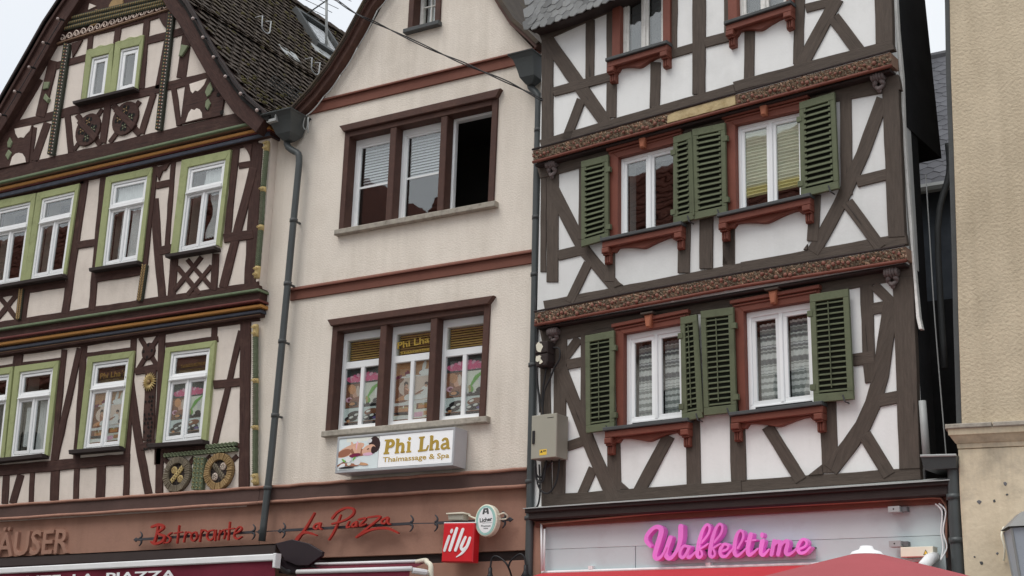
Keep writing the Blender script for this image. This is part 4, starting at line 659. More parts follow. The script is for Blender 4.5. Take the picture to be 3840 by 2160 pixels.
for i in range(n):
    t = (i+.5)/n; cx = u0[0]+(u1[0]-u0[0])*t; cz = u0[1]+(u1[1]-u0[1])*t; pts = []
    for k in range(15):
        a = math.pi*.15+k*.48; r = .058*(1-k/16); pts.append((cx+r*math.cos(-a+2.4)*1.15, -.298, cz+r*math.sin(-a+2.4)))
    pts.insert(0, (cx-.10, -.298, cz-.045)); mb = MB(); mb.tube(smoothline(pts, 2), .011, 5); mb.build('wave_scroll', 'carved_white', HL, smooth=True)
mb = MB(); q = [(u0[0]-.1, u0[1]-.085), (u1[0]+.12, u1[1]-.085), (u1[0]+.12, u1[1]-.06), (u0[0]-.1, u0[1]-.06)]; mb.prism(q, .25, .315, .005); mb.build('carved_strip', 'tan_moulding', HL)
def ellpoly(c, rx, rz, n=24): return [(c[0]+rx*math.cos(2*math.pi*k/n), c[1]+rz*math.sin(2*math.pi*k/n)) for k in range(n)]
for j, q in enumerate(L3_DISC):
    c = q[0]; r = (math.dist(q[0], q[1])+math.dist(q[0], q[2]))/2
    mb = MB(); mb.prism(ellpoly(c, r, r), .22, .296+.001*j, .006); disc = mb.build('carved_disc', 'timber_brown', HL, uvdir=(1, 0))
    for ax, az in ((-.02, .5), (.02, -.5), (-.46, .05), (.46, -.05)):
        cc = (c[0]+ax*r, c[1]+az*r); mh = MB(); ml = MB()
        for k in range(4):
            an = k*math.pi/2+.5; mh.ell((cc[0]+.055*math.cos(an), cc[1]+.055*math.sin(an)), .038, .038, .2985+.001*j, 10); ml.leaf((cc[0]+.035*math.cos(an+.5), -(.2995+.001*j), cc[1]+.035*math.sin(an+.5)), .05, .022, an+.5, .006)
        mh.build('carved_hole', 'hole_black', disc); ml.build('carved_foil', 'carved_tan' if az > 0 else 'carved_leaf', disc)
    mb = MB()
    for sg in (1,):
        d = Vector((.75, -.66)).normalized(); nn = Vector((-d.y, d.x)); cc = Vector(c); mb.prism([tuple(cc-d*r*1.08-nn*.05), tuple(cc+d*r*1.08-nn*.05), tuple(cc+d*r*1.08+nn*.05), tuple(cc-d*r*1.08+nn*.05)], .25, .312+.001*j, .005)
    mb.build('strap', 'timber_brown', HL, uvdir=(.75, -.66))
for q in L3_XPLATE:
    mb = MB(); mb.prism(q, .22, .293, .006); mb.build('carved_plate', 'timber_brown', HL, uvdir=(1, 0))
for q in L3_HALF:
    mb = MB(); mb.prism(q, .25, .297, .003); mb.build('infill_panel', 'plaster_rose', HL)
    cx = sum(p[0] for p in q)/len(q); cz = sum(p[1] for p in q)/len(q)
for q in L3_LEAF:
    mb = MB(); mb.prism(q, .25, .312, .008); mb.build('carved_leaf', 'carved_leaf', HL)
mb = MB()
for c in ((-.95, 10.12), (-.82, 10.02), (-.72, 9.72), (-1.02, 9.85), (-.62, 10.0)): mb.ell(c, .04, .035, .2995, 10)
tag(mb.build('carved_hole', 'hole_black', HL), kind='stuff')
mb = MB(); mb.prism(L3_TOPPANEL, .25, .30, .003); mb.build('infill_panel', 'plaster_rose', HL)
for c in ((-3.65, 11.95), (-3.2, 12.05)):
    mb = MB(); mb.prism(ellpoly(c, .16, .14, 16), .25, .315, .01); mb.build('carved_rosette', 'carved_tan', HL)
mb = MB(); mb.prism([(-4.3, 11.78), (-2.0, 11.78), (-2.6, 12.6), (-3.9, 12.6)], .20, .288, .004); mb.build('collar_beam', 'timber_brown', HL, uvdir=(1, 0))
# rakes of the left gable
APX = (-3.32, 14.15)
rR = [APX]+L3_RAKE_R; rL = [APX]+L3_RAKE_L+[(-6.75, 9.45)]
def strip(top, wd, d0, d1, name, mat, par, ch=.006):
    lo = []
    for i, p in enumerate(top):
        a = Vector(top[max(i-1, 0)]); b = Vector(top[min(i+1, len(top)-1)]); t = (b-a).normalized(); nn = Vector((t.y, -t.x))
        if nn.y > 0: nn = -nn
        lo.append(tuple(Vector(p)+nn*wd))
    mb = MB(); mb.prism(list(top)+lo[::-1], d0, d1, ch); return mb.build(name, mat, par, uvdir=tuple((Vector(top[-1])-Vector(top[0])).normalized()))
strip(rR, .33, .10, .40, 'rake_board', 'timber_brown', HL); strip(rL, .42, .10, .40, 'rake_board', 'timber_brown', HL)
strip(rR, .06, .30, .455, 'verge_board', 'timber_dark', HL); strip(rL, .16, .30, .44, 'verge_board', 'timber_brown', HL); strip(rL, .05, .30, .465, 'verge_board', 'timber_dark', HL)
def sweep(name, top, th, y0, y1, mat, par):
    mb = MB(); n = len(top); lo = []
    for i, p in enumerate(top):
        a = Vector(top[max(i-1, 0)]); b = Vector(top[min(i+1, n-1)]); t = (b-a).normalized(); nn = Vector((t.y, -t.x)); nn = -nn if nn.y > 0 else nn
        lo.append(tuple(Vector(p)+nn*th))
    poly = list(top)+lo[::-1]; mb.prism(poly, -y1, -y0, 0); return mb.build(name, mat, par)
roofL = sweep('roof', [(u, z-.01) for u, z in rR]+[(.33, 9.42)], .10, -.43, 9, 'tile_gap', HL)
sweep('roof', [(u, z-.01) for u, z in rL], .10, -.44, 9, 'tile_dark', HL)
# ridge tiles and the courses of the slope that faces the cream house
prof = []; pts = [Vector(p) for p in rR+[(.33, 9.42)]]
acc = 0; seg = []
for a, b in zip(pts, pts[1:]): seg.append((acc, a, b)); acc += (b-a).length
def at(s_):
    for s0, a, b in reversed(seg):
        if s_ >= s0: t = (b-a).normalized(); return a+t*(s_-s0), t
    return seg[0][1], (seg[0][2]-seg[0][1]).normalized()
tiles = []
crs = .152; tw = .20; nr = int(acc/crs)
for r in range(nr):
    for k in range(33):
        y = -.40+k*tw+(tw/2 if r % 2 else 0)
        tiles.append((r, y))
tm = []
for v in range(4):
    mb = MB(); w = tw-.03; j = [random.uniform(-.012, .012) for _ in range(6)]
    # local: x down-slope, y along course, z up
    mb.add([(0, 0, .004), (0, w, .004), (crs*1.35+j[0], w, .040+j[4]), (crs*1.5+j[1], w*.5, .046), (crs*1.35+j[2], 0, .040+j[5]),
            (crs*1.35+j[0], w, .028+j[4]), (crs*1.5+j[1], w*.5, .034), (crs*1.35+j[2], 0, .028+j[5]), (0, 0, -.008), (0, w, -.008)],
           [(0, 4, 3, 2, 1), (4, 7, 6, 3), (3, 6, 5, 2), (0, 8, 7, 4), (1, 2, 5, 9), (8, 9, 5, 6, 7)])
    me = bpy.data.meshes.new('roof_tile'); me.from_pydata(mb.v, [], mb.f); me.materials.append(MATS['tile_dark']); tm.append((me, mb))
def tilemat(r, y):
    p, t = at(r*crs); nrm = Vector((-t.y, t.x)); nrm = -nrm if nrm.y < 0 else nrm
    mt = Matrix.Identity(4)
    mt[0][0] = t.x; mt[2][0] = t.y; mt[1][0] = 0
    mt[0][1] = 0; mt[1][1] = 1; mt[2][1] = 0
    mt[0][2] = nrm.x; mt[2][2] = nrm.y; mt[1][2] = 0
    mt.translation = Vector((p.x, y, p.y)) + Vector((nrm.x, 0, nrm.y))*.004
    return mt @ Matrix.Rotation(random.uniform(-.03, .03), 4, 'Z') @ Matrix.Rotation(random.uniform(-.012, .02), 4, 'Y')
tiles.sort(key=lambda t: math.dist((0, 0, 1.6), (-12.6+at(t[0]*crs)[0].x, 14+t[1], at(t[0]*crs)[0].y)) if at(t[0]*crs)[0].y < 12.6 else 99)
rest = MB()
for i, (r, y) in enumerate(tiles):
    me, mb = random.choice(tm); mt = tilemat(r, y)
    if i < 300:
        o = bpy.data.objects.new('roof_tile', me); COL.objects.link(o); o.parent = roofL; o.matrix_local = mt
    else: rest.add([mt @ Vector(v) for v in mb.v], mb.f)
tag(rest.build('roof_tiles_beyond', 'tile_dark', roofL), kind='stuff')
mos = MB()
for k in range(520):
    r = random.choice([random.uniform(0, 14), random.uniform(nr-9, nr), random.uniform(0, nr)]); y = random.uniform(-.4, 6); p, t = at(r*crs)
    mos.ball((p.x+.02, y, p.y+.03), random.uniform(.012, .03), random.uniform(.02, .07), .02, 5, 4)
tag(mos.build('moss', 'tile_moss', roofL), kind='stuff')
for k in range(24):
    mb = MB(); y = -.42+k*.36; n = 8
    pts2 = [[(APX[0]+.13*math.cos(math.pi*i/n), yy, APX[1]-.06+.13*math.sin(math.pi*i/n)+dz) for i in range(n+1)] for yy, dz in ((y, .018), (y+.38, .0))]
    mb.add(pts2[0]+pts2[1], [(i, i+1, n+2+i, n+1+i) for i in range(n)]); mb.build('ridge_tile', 'tile_dark', roofL)
def onroof(s_, y, h=0):
    p, t = at(s_); nrm = Vector((-t.y, t.x)); nrm = -nrm if nrm.y < 0 else nrm
    return Vector((p.x+nrm.x*h, y, p.y+nrm.y*h))
def sroof(z):  # arc length where the slope passes height z
    for s0, a, b in seg:
        if b.y <= z <= a.y: return s0+(b-a).length*(a.y-z)/(a.y-b.y)
    return acc
sk = empty('skylight', (0, 0, 0), 0, HL)
def rbox(mb, s0, s1, y0, y1, h0, h1):
    c = [onroof(s_, y, h) for h in (h0, h1) for s_, y in ((s0, y0), (s1, y0), (s1, y1), (s0, y1))]; mb.add(c, [(0, 1, 2, 3), (7, 6, 5, 4), (0, 4, 5, 1), (1, 5, 6, 2), (2, 6, 7, 3), (3, 7, 4, 0)])
s1, s2 = sroof(13.68), sroof(12.95)
mb = MB(); rbox(mb, s1-.08, s1, 3.6, 4.55, .0, .13); rbox(mb, s2, s2+.1, 3.6, 4.55, .0, .12); rbox(mb, s1, s2, 3.6, 3.68, .0, .13); rbox(mb, s1, s2, 4.47, 4.55, .0, .13); mb.build('frame', 'lead_dark', sk)
mb = MB(); rbox(mb, s1, s2, 3.68, 4.47, .07, .085); mb.build('pane', 'glass', sk); mb = MB(); rbox(mb, s1, s2, 3.68, 4.47, .02, .03); mb.build('blind', 'blind_white', sk)
mb = MB(); rbox(mb, s2+.1, s2+.34, 3.45, 4.65, .03, .045); mb.build('apron_flashing', 'zinc', sk)
mb = MB(); rbox(mb, sroof(12.05), sroof(11.85), 1.98, 2.42, .03, .04); mb.build('metal_tile', 'zinc', roofL)
for z, y, lab in ((12.22, 1.75, 'bent metal roof hook higher on the tiled slope than the pale metal tile'), (11.83, 2.75, 'bent metal roof hook on the tiled slope near the rake of the cream gable'), (13.0, 4.75, 'bent metal roof hook beside the skylight and the aerial mast')):
    s_ = sroof(z); mb = MB(); pts2 = []
    for k in range(9): a = math.pi*k/8; pts2.append(onroof(s_+.02-.10*math.sin(a)*0+.0, y-.11*math.cos(a), .05+.0)+Vector((0, 0, .16*(math.sin(a) < .05)*1.0 - .10*math.sin(a)+.06)))
    mb.tube([onroof(s_-.25, y-.11, .06)]+pts2+[onroof(s_-.25, y+.11, .10)], .013, 6); o = mb.build('roof_hook', 'lamp_grey', None, smooth=True)
    place(o, 'L'); tag(o, lab, 'roof hook', 'hooks on the tiled roof')
sg_ = empty('snow_guard', (0, 0, 0), 0, None, 'low wire snow guard grille above the eave of the tiled roof', 'snow guard'); place(sg_, 'L')
sA = sroof(10.42)
for k in range(5):
    mb = MB(); mb.tube([onroof(sA, .45, .03+.045*k)+Vector((0, 0, .0)), onroof(sA, 3.2, .03+.045*k)], .006, 5); mb.build('rail', 'lead_dark', sg_)
for k in range(28):
    mb = MB(); y = .45+k*.1; mb.tube([onroof(sA, y, .0), onroof(sA, y, .22)], .005, 4); mb.build('bar', 'lead_dark', sg_)
mb = MB(); mb.box(.26, .42, -.42, 8, 9.32, 9.36); mb.box(.26, .28, -.42, 8, 9.36, 9.44); mb.box(.40, .42, -.42, 8, 9.36, 9.44); mb.build('gutter', 'zinc', HL)
# string of bulbs along the rakes
sb = empty('string_light', (0, 0, 0), 0, None, 'string of small round bulbs along both rakes of the carved gable', 'string light'); place(sb, 'L')
for u, z in L3_BULBS:
    mb = MB(); mb.ball((u, -.53, z), .026, n=10, m=7); bl = mb.build('bulb', 'bulb', sb, smooth=True)
    mb = MB(); mb.tube([(u, -.41, z+.03), (u, -.51, z+.012)], .016, 7); mb.build('socket', 'black_paint', bl)
for rk in (L3_BULBS[:5], L3_BULBS[5:]):
    mb = MB(); mb.tube([(u, -.455, z+.03) for u, z in rk], .006, 5); mb.build('wire', 'cable', sb)
# corner columns
def column(pts, off, name):
    col = empty(name, (0, 0, 0), 0, HL)
    kinds = ['cap', 'shaft', 'band', 'shaft', 'band', 'shaft', 'cap'] if len(pts) == 8 else ['shaft']*7
    for i, (a, b) in enumerate(zip(pts, pts[1:])):
        k = kinds[i]; mat = 'carved_yellow' if k != 'shaft' else 'carved_green'; r = .036 if k == 'shaft' else .041
        mb = MB(); nseg = max(2, int(math.dist(a, b)/.03)); mb.tube([(a[0]+(b[0]-a[0])*t/nseg, -off, a[1]+(b[1]-a[1])*t/nseg) for t in range(nseg+1)], [r*(1+.05*math.sin(t*2.1)*(k == 'shaft')) for t in range(nseg+1)], 10); sh = mb.build('shaft' if k == 'shaft' else 'capital', mat, col, smooth=True)
        mb = MB(); L = math.dist(a, b)
        if k == 'shaft':
            nt_ = int(L/.028)
            for t in range(nt_):
                for s_ in (-1, 0, 1):
                    f = (t+.5*(s_ % 2))/nt_; mb.leaf((a[0]+(b[0]-a[0])*f+.021*s_, -(off+.033), a[1]+(b[1]-a[1])*f), .03, .014, .8*(1 if (t+s_) % 2 else -1), .012)
            mb.build('braid', 'carved_leaf' if i % 4 == 1 else 'carved_grey', sh)
        else:
            for t in range(max(1, int(L/.07))):
                f = (t+.5)/max(1, int(L/.07))
                for s_ in (-1, 1):
                    cx = a[0]+(b[0]-a[0])*f+.02*s_; cz = a[1]+(b[1]-a[1])*f; mb.tube([(cx+.02*s_*math.cos(q*.8)*(1-q/9), -(off+.05), cz+.024*math.sin(q*.8)*(1-q/9)) for q in range(8)], .007, 5)
            mb.build('scroll', 'carved_yellow', sh)
column(L_COL2, .20, 'corner_column'); column(L_COL1, .06, 'corner_column')
def braid(q, off, name, mat='carved_green', cols=2):
    mb = MB(); mb.prism(q, off-.04, off+.02, .006); o = mb.build(name, mat, HL); L = max(qw(q), qh(q)); hor = qw(q) > qh(q); n = max(4, int(L/.06)); mb = MB(); mw = MB()
    for i in range(n):
        for c in range(cols):
            s_, t_ = ((i+.5)/n, (c+.5)/cols) if hor else ((c+.5)/cols, (i+.5)/n)
            u, z = bil(q, s_, t_); mb.tube([(u+.026*math.cos(a*.9), -(off+.024), z+.026*math.sin(a*.9)) for a in range(7)], .008, 5); mw.ball((u, -(off+.026), z), .009, .008, .009, 6, 4)
    tag(mb.build('braid', 'carved_leaf', o, smooth=True), kind='stuff'); tag(mw.build('bead_row', 'carved_yellow' if cols > 2 else 'carved_leaf', o), kind='stuff')
for j, q in enumerate(L1_GREENROW): braid([q[3], q[2], q[1], q[0]] if q[0][1] < q[3][1] else q, .04+.003*j, 'carved_strip', cols=1)
q = L1_BRAID; q = [q[3], q[0], q[1], q[2]] if q[0][0] > q[3][0] else [q[0], q[3], q[2], q[1]]
braid(q, .045, 'carved_post', cols=3)
for q in L2_CARVE:
    q = [q[3], q[0], q[1], q[2]] if q[0][0] > q[3][0] else [q[0], q[3], q[2], q[1]]
    mb = MB(); mb.prism(q, .12, .185, .006); o = mb.build('carved_post', 'carved_dark', HL); mb = MB()
    for i in range(14):
        for s_ in (.3, .7): u, z = bil(q, s_, (i+.5)/14); mb.leaf((u, -.187, z), .075, .036, 2.2 if s_ < .5 else .9, .016)
    mb.build('leaf_row', 'carved_tan', o)
# two carved rings under the right window of the first floor
for j, q in enumerate(L1_RING):
    c = q[0]; R_ = (math.dist(q[0], q[1])+math.dist(q[0], q[2]))/2; ri = R_*.63
    mb = MB(); n = 28; rg = empty('carved_ring', (0, 0, 0), 0, HL)
    mb = MB(); mb.prism(ellpoly(c, R_*.98, R_*.98, n), -.02, .034, .004); mb.build('ring_back', 'timber_brown', rg, uvdir=(1, 0))
    for k in range(44):
        a0 = 2*math.pi*(k+.06)/44; a1 = 2*math.pi*(k+.94)/44; mb = MB()
        mb.prism([(c[0]+r*math.cos(a), c[1]+r*math.sin(a)) for r, a in ((ri, a0), (R_, a0), (R_*random.uniform(.97, 1.02), a1), (ri, a1))], .02, .075+random.uniform(-.008, .008), .006); mb.build('ring_flute', 'carved_grey' if j == 0 else 'carved_tan', rg)
    mb = MB(); mb.prism(ellpoly(c, ri, ri), .0, .040, 0); mb.build('ring_field', 'timber_dark', rg)
    mb = MB()
    for k in range(18):
        a = 2*math.pi*k/18; mb.ell((c[0]+ri*.84*math.cos(a), c[1]+ri*.84*math.sin(a)), .016, .016, .0415, 8)
    mb.build('carved_hole', 'hole_black', rg)
    sgn = 1 if j == 0 else -1
    for s2 in (-1, 1):
        cc = (c[0]-.42*ri*s2*sgn, c[1]+.42*ri*s2); mb = MB(); mb.prism(ellpoly(cc, .052, .052, 14), .035, .058, .01); o = mb.build('boss', 'carved_yellow' if j == 0 else 'carved_white', rg); mb = MB()
        for k in range(7): a = k*.9; mb.leaf((cc[0]+.026*math.cos(a), -.059, cc[1]+.026*math.sin(a)), .05, .014, a+.4, .006)
        mb.build('boss_petal', 'carved_tan' if j == 0 else 'carved_grey', o)
    mb = MB()
    for ph in (0, math.pi):
        mb.tube([(c[0]+sgn*(t/12-1)*ri*.62+.022*math.cos(t*.9+ph)*sgn, -.05-.006*math.sin(t*.9+ph), c[1]+(t/12-1)*ri*.62-.022*math.cos(t*.9+ph)) for t in range(25)], .011 if j == 0 else .014, 6)
    mb.build('twisted_cord', 'carved_yellow' if j == 0 else 'carved_grey', rg, smooth=True)
c = L1_ROSE[0]; mb = MB(); rs = empty('carved_rosette', (0, 0, 0), 0, HL)
for k in range(20):
    a = 2*math.pi*k/20; mb = MB(); mb.leaf((c[0]+.085*math.cos(a), -.035, c[1]+.085*math.sin(a)), .12, .032, a, .03); mb.build('petal', 'carved_yellow', rs)
mb = MB(); mb.ball((c[0], -.05, c[1]), .028, .02, .028); mb.build('rosette_centre', 'carved_tan', rs, smooth=True)
c = L1_XDISC[0]; mb = MB(); mb.prism(ellpoly(c, .13, .13, 12), -.02, .034, .01); xd = mb.build('carved_disc', 'timber_brown', HL, uvdir=(1, 0)); mb = MB()
for dx, dz in ((0, .09), (0, -.09), (-.08, 0), (.08, 0)): mb.ell((c[0]+dx, c[1]+dz), .022, .026, .0355, 8)
mb.build('carved_hole', 'hole_black', xd)
mb = MB()
for k in range(13):
    zz = 6.1-.0-k*.075
    for dx in (-.07, 0, .06):
        if random.random() < .75: mb.ell((L1_ROSE[0][0]+.02+.014*k/13*6+dx+random.uniform(-.015, .015), L1_ROSE[0][1]-.22-k*.062), .018, .022, .0325, 7, random.uniform(-1, 1))
tag(mb.build('carved_hole', 'hole_black', HL), kind='stuff')
# ---- ground floor of the left house and ledge shared in line with the cream house
def rectp(u0, u1, z0, z1): return [(u0, z0), (u1, z0), (u1, z1), (u0, z1)]
for par, u0, u1 in ((HL, -6.5, .36), (HC, .364, 4.40)):
    mb = MB(); mb.prism(rectp(u0, u1, 4.09, 4.265), -.1, .075, .004); mb.build('fascia', 'fascia_brown', par)
    mb = MB(); n = 24; pts_ = [(u0+(u1-u0)*i/n, -(.085), 4.274+.004*math.sin(i*1.7)+random.uniform(-.003, .003)) for i in range(n+1)]; mb.tube(pts_, .02, 8); mb.build('ledge', 'salmon_trim', par, smooth=True)
    mb = MB(); mb.tube([(u0+(u1-u0)*i/n, -.085, 4.078+.003*math.sin(i*1.3)) for i in range(n+1)], .022, 8); mb.build('roll_moulding', 'salmon_trim', par, smooth=True)
    mb = MB(); mb.prism(rectp(u0, u1, 3.352, 4.085), -.3, .0, .004); mb.build('wall', 'salmon_wall', par)
    mb = MB(); mb.prism(rectp(u0, u1, 0, 3.24), -.3, .0, .004); mb.build('wall', 'salmon_wall', par)
    mb = MB(); mb.prism(rectp(u0, u1, 3.24, 3.352), -.3, -.05, .004); mb.build('lintel', 'timber_dark', par, uvdir=(1, 0))
p0, p1, pc = HAUS
text_letters('HÄUSER', p0, p1, pc[1]-p0[1]-.005, 0, .05, 'salmon_wall', 'letter', HL, fat=.012)

# ==================================================================== CREAM HOUSE
cw = [(-.32, 4.26), (4.46, 4.26), (4.46, 9.58), (4.28, 9.72), (4.0, 10.05), (3.84, 10.28), (2.69, 12.3), (1.66, 10.66), (1.3, 10.15), (1.0, 9.82), (.72, 9.6), (.42, 9.50), (-.32, 9.15)]
qU, topU = C_WINU; qL, topL = C_WINL; gq, gs = C_GWIN
gq = [(gq[0][0], 11.05), (gq[1][0], 11.05), gq[2], gq[3]]
walls('wall', cw, [sub(qU, .01, .99, .01, .99), sub(qL, .01, .99, .01, .99), sub(gq, .05, .95, .02, .98)], 0, 'plaster_cream', HC, .3)
mb = MB(); mb.box(-.3, 4.45, .3, .34, 4.3, 9.1); mb.build('inner_wall', 'interior', HC) if False else None
for (a, b) in C_BAND:
    u0, u1 = a[0][0], 4.40; zt = (a[0][1]+a[1][1])/2; zb = (b[0][1]+b[1][1])/2
    mb = MB(); mb.prism([(u0, zb), (u1, zb), (u1, zt-.05), (u0, zt-.05)], -.05, .03, .004); mb.build('string_course', 'band_brown', HC)
    mb = MB(); mb.add([(u0-.02, 0, zt+.012), (u1, 0, zt+.012), (u1, -.065, zt-.035), (u0-.02, -.065, zt-.035), (u0-.02, -.065, zt-.05), (u1, -.065, zt-.05), (u1, 0, zt-.05), (u0-.02, 0, zt-.05)], [(0, 3, 2, 1), (3, 4, 5, 2), (4, 7, 6, 5), (0, 7, 4, 3), (1, 2, 5, 6)]); mb.build('drip_moulding', 'band_brown', HC)
def c_window(q, top, muls, sill, lower):
    win = empty('window', (0, 0, 0), 0, HC); jw = .085
    mb = MB(); mb.prism([top[3], top[2], top[1], top[0]], -.02, .075, .008); mb.build('cornice', 'frame_brown', win)
    W_, H_ = qw(q), qh(q)
    for sq in (sub(q, 0, jw/W_, .0, 1), sub(q, 1-jw/W_, 1, .0, 1), sub(q, jw/W_, 1-jw/W_, 0, .075/H_)):
        mb = MB(); mb.prism(sq, -.24, .03, .005); mb.build('jamb', 'frame_brown', win)
    xs = [q[0][0]+jw]
    for mq in muls:
        a = min(p[0] for p in mq); b = max(p[0] for p in mq); a, b = (a+b)/2-.05, (a+b)/2+.05
        mb = MB(); mb.prism([(a, q[3][1]), (b, q[3][1]), (b, q[0][1]-.075), (a, q[0][1]-.075)], -.24, .022, .008); mb.build('mullion', 'frame_brown', win); xs += [a, b]
    xs.append(q[1][0]-jw); z0 = (q[2][1]+q[3][1])/2; z1 = (q[0][1]+q[1][1])/2-.075
    (a, b) = sill; mb = MB(); zz = (a[1]+b[1])/2; mb.prism(rectp(a[0]-.02, b[0]+.06, zz-.035, zz+.04), -.2, .09, .008); mb.build('sill', 'stone_sill', win)
    out = []
    for i in range(3):
        x0, x1 = xs[2*i], xs[2*i+1]; p = [(x0, z1), (x1, z1), (x1, z0), (x0, z0)]; out.append(p)
    room([(q[0][0]+.02, z1), (q[1][0]-.02, z1), (q[1][0]-.02, z0), (q[0][0]+.02, z0)], -.18, win, 1.4)
    return win, out
wU, cU = c_window(qU, topU, C_MULU, C_SILLU, False); wL, cL = c_window(qL, topL, C_MULL, C_SILLL, True)
c_panes = {}
for i, p in enumerate(cU):
    mb = MB(); inn = ring(mb, p, .055 if i < 2 else .02, -.22, -.13, .004, .09 if i < 2 else .035, .06 if i < 2 else .02); mb.build('frame', 'upvc', wU)
    if i < 2:
        h = sash(wU, inn, -.145, .03, 'upvc'); c_panes['u', i] = h; mb = MB(); mb.prism(sub(h, 0, 1, .50, .525), -.17, -.158, 0); mb.build('glazing_bar', 'upvc', wU)
        bl = empty('window_blind', (0, 0, 0), 0, None, 'white venetian blind behind a pane of the upper triple window', 'window blind', 'blinds of the upper triple window'); place(bl, 'C'); bl['label'] = ('white venetian blind behind the upper triple window pane farther from the open casement', 'white venetian blind behind the upper triple window pane next to the open casement')[i]
        for k in range(13):
            t = .03+k*.036; mb = MB(); a = sub(h, .06, .98, t, t+.03); mb.add([(a[0][0], .215, a[0][1]), (a[1][0], .215, a[1][1]), (a[2][0], .195, a[2][1]), (a[3][0], .195, a[3][1])], [(0, 1, 2, 3)]); mb.build('slat', 'blind_white', bl)
    else:
        # casement swung inwards, standing edge-on behind the left jamb
        mb = MB(); x = inn[0][0]; mb.box(x, x+.012, .14, .17, inn[3][1], inn[0][1]); mb.build('open_casement', 'upvc', wU)
for i, p in enumerate(cL):
    mb = MB(); inn = ring(mb, p, .055, -.22, -.12, .004, .10, .085); mb.build('frame', 'upvc', wL); mb = MB(); mb.prism(sub(inn, -.02, 1.02, 1.03, 1.06), -.2, -.10, .003); mb.build('drip_bar', 'upvc', wL)
    mb = MB(); mb.prism(sub(inn, 0, 1, .255, .335), -.2, -.125, .005); mb.build('transom', 'upvc', wL); mb = MB(); mb.prism(sub(inn, .43, .53, .335, 1), -.2, -.125, .005); mb.build('mullion', 'upvc', wL)
    for k, sq in enumerate((sub(inn, 0, 1, 0, .255), sub(inn, 0, .43, .335, 1), sub(inn, .53, 1, .335, 1))): pane(sq, -.15, wL)
    c_panes['l', i] = inn
    bl = empty('window_blind', (0, 0, 0), 0, None, 'honey coloured slatted blind in a top light above the window posters', 'window blind', 'slatted blinds of the lower triple window'); place(bl, 'C'); bl['label'] = ('honey coloured slatted blind above the lotus poster farther from the long downpipe', 'honey coloured slatted blind behind gold lettering above the couple poster', 'honey coloured slatted blind above the lotus poster nearer the long downpipe')[i]
    for k in range(9):
        t = .028*k; mb = MB(); a = sub(inn, .02, .98, .012+t, .012+t+.021); mb.add([(a[0][0], .20, a[0][1]), (a[1][0], .20, a[1][1]), (a[2][0], .185, a[2][1]), (a[3][0], .185, a[3][1])], [(0, 1, 2, 3)]); mb.build('slat', 'blind_wood', bl)
win = empty('window', (0, 0, 0), 0, HC)
for sq in (sub(gq, 0, .16, 0, 1), sub(gq, .84, 1, 0, 1)): mb = MB(); mb.prism(sq, -.25, .03, .005); mb.build('jamb', 'frame_brown', win)
mb = MB(); inn = ring(mb, sub(gq, .16, .84, 0, 1), .05, -.2, -.13, .004); mb.build('frame', 'old_white', win)
mb = MB(); mb.prism(sub(inn, .47, .53, 0, 1), -.16, -.14, 0); mb.prism(sub(inn, 0, .47, .36, .385), -.16, -.14, 0); mb.prism(sub(inn, .53, 1, .36, .385), -.16, -.14, 0); mb.build('glazing_bar', 'old_white', win); pane(inn, -.165, win)
room(sub(gq, .05, .95, .02, .98), -.2, win); o = wave_curtain('curtain', inn, -.24, 'curtain_white', None, .01, 3); place(o, 'C'); tag(o, 'pale curtain behind the small window high in the cream gable', 'curtain')
mb = MB(); mb.prism(rectp(gs[0][0], gs[1][0]+.03, gs[0][1]-.06, gs[0][1]+.0), -.2, .09, .006); mb.build('sill', 'lead_dark', win)
# roof of the cream house
cl = C_RAKE_L; crr = C_RAKE_R; APC = (2.69, 12.62)
tL = [APC]+[p for p in cl]; tR = [APC]+[p for p in crr]+[(4.46, 9.70)]
sweep('roof', tL, .05, -.20, 9, 'tile_dark', HC); sweep('roof', tR, .05, -.16, 6, 'tile_dark', HC)
def shift(pp, d): return [(u, z-d) for u, z in pp]
o = strip(shift(tL, .05), .12, .0, .14, 'rake_board', 'frame_brown', HC); o = strip(shift(tL, .04), .05, .0, .185, 'verge_board', 'frame_brown', HC)
strip(shift(tR, .03), .075, .0, .14, 'rake_board', 'frame_brown', HC)
strip(tL, .035, -.02, .22, 'verge_tile_edge', 'tile_dark', HC)
cbl = empty('cable', (0, 0, 0), 0, None, 'pale cable clipped in sagging lengths under the left rake of the cream gable', 'cable'); place(cbl, 'C')
lo = [(u+.20, z-.16) for u, z in cl]
for a, b in zip(lo, lo[1:]):
    mb = MB(); mb.tube([(a[0]+(b[0]-a[0])*t/6, -.10-.02, a[1]+(b[1]-a[1])*t/6-.035*math.sin(math.pi*t/6)) for t in range(7)], .009, 6); mb.build('cable_length', 'zinc', cbl, smooth=True)
mb = MB(); e_ = lo[-1]; mb.tube(smoothline([(e_[0], -.12, e_[1]), (e_[0]-.02, -.12, e_[1]-.14), (e_[0]+.05, -.12, e_[1]-.2), (e_[0]+.06, -.12, e_[1]-.02), (e_[0]+.08, -.12, e_[1]-.26)], 4), .009, 6); mb.build('cable_loop', 'zinc', cbl, smooth=True)

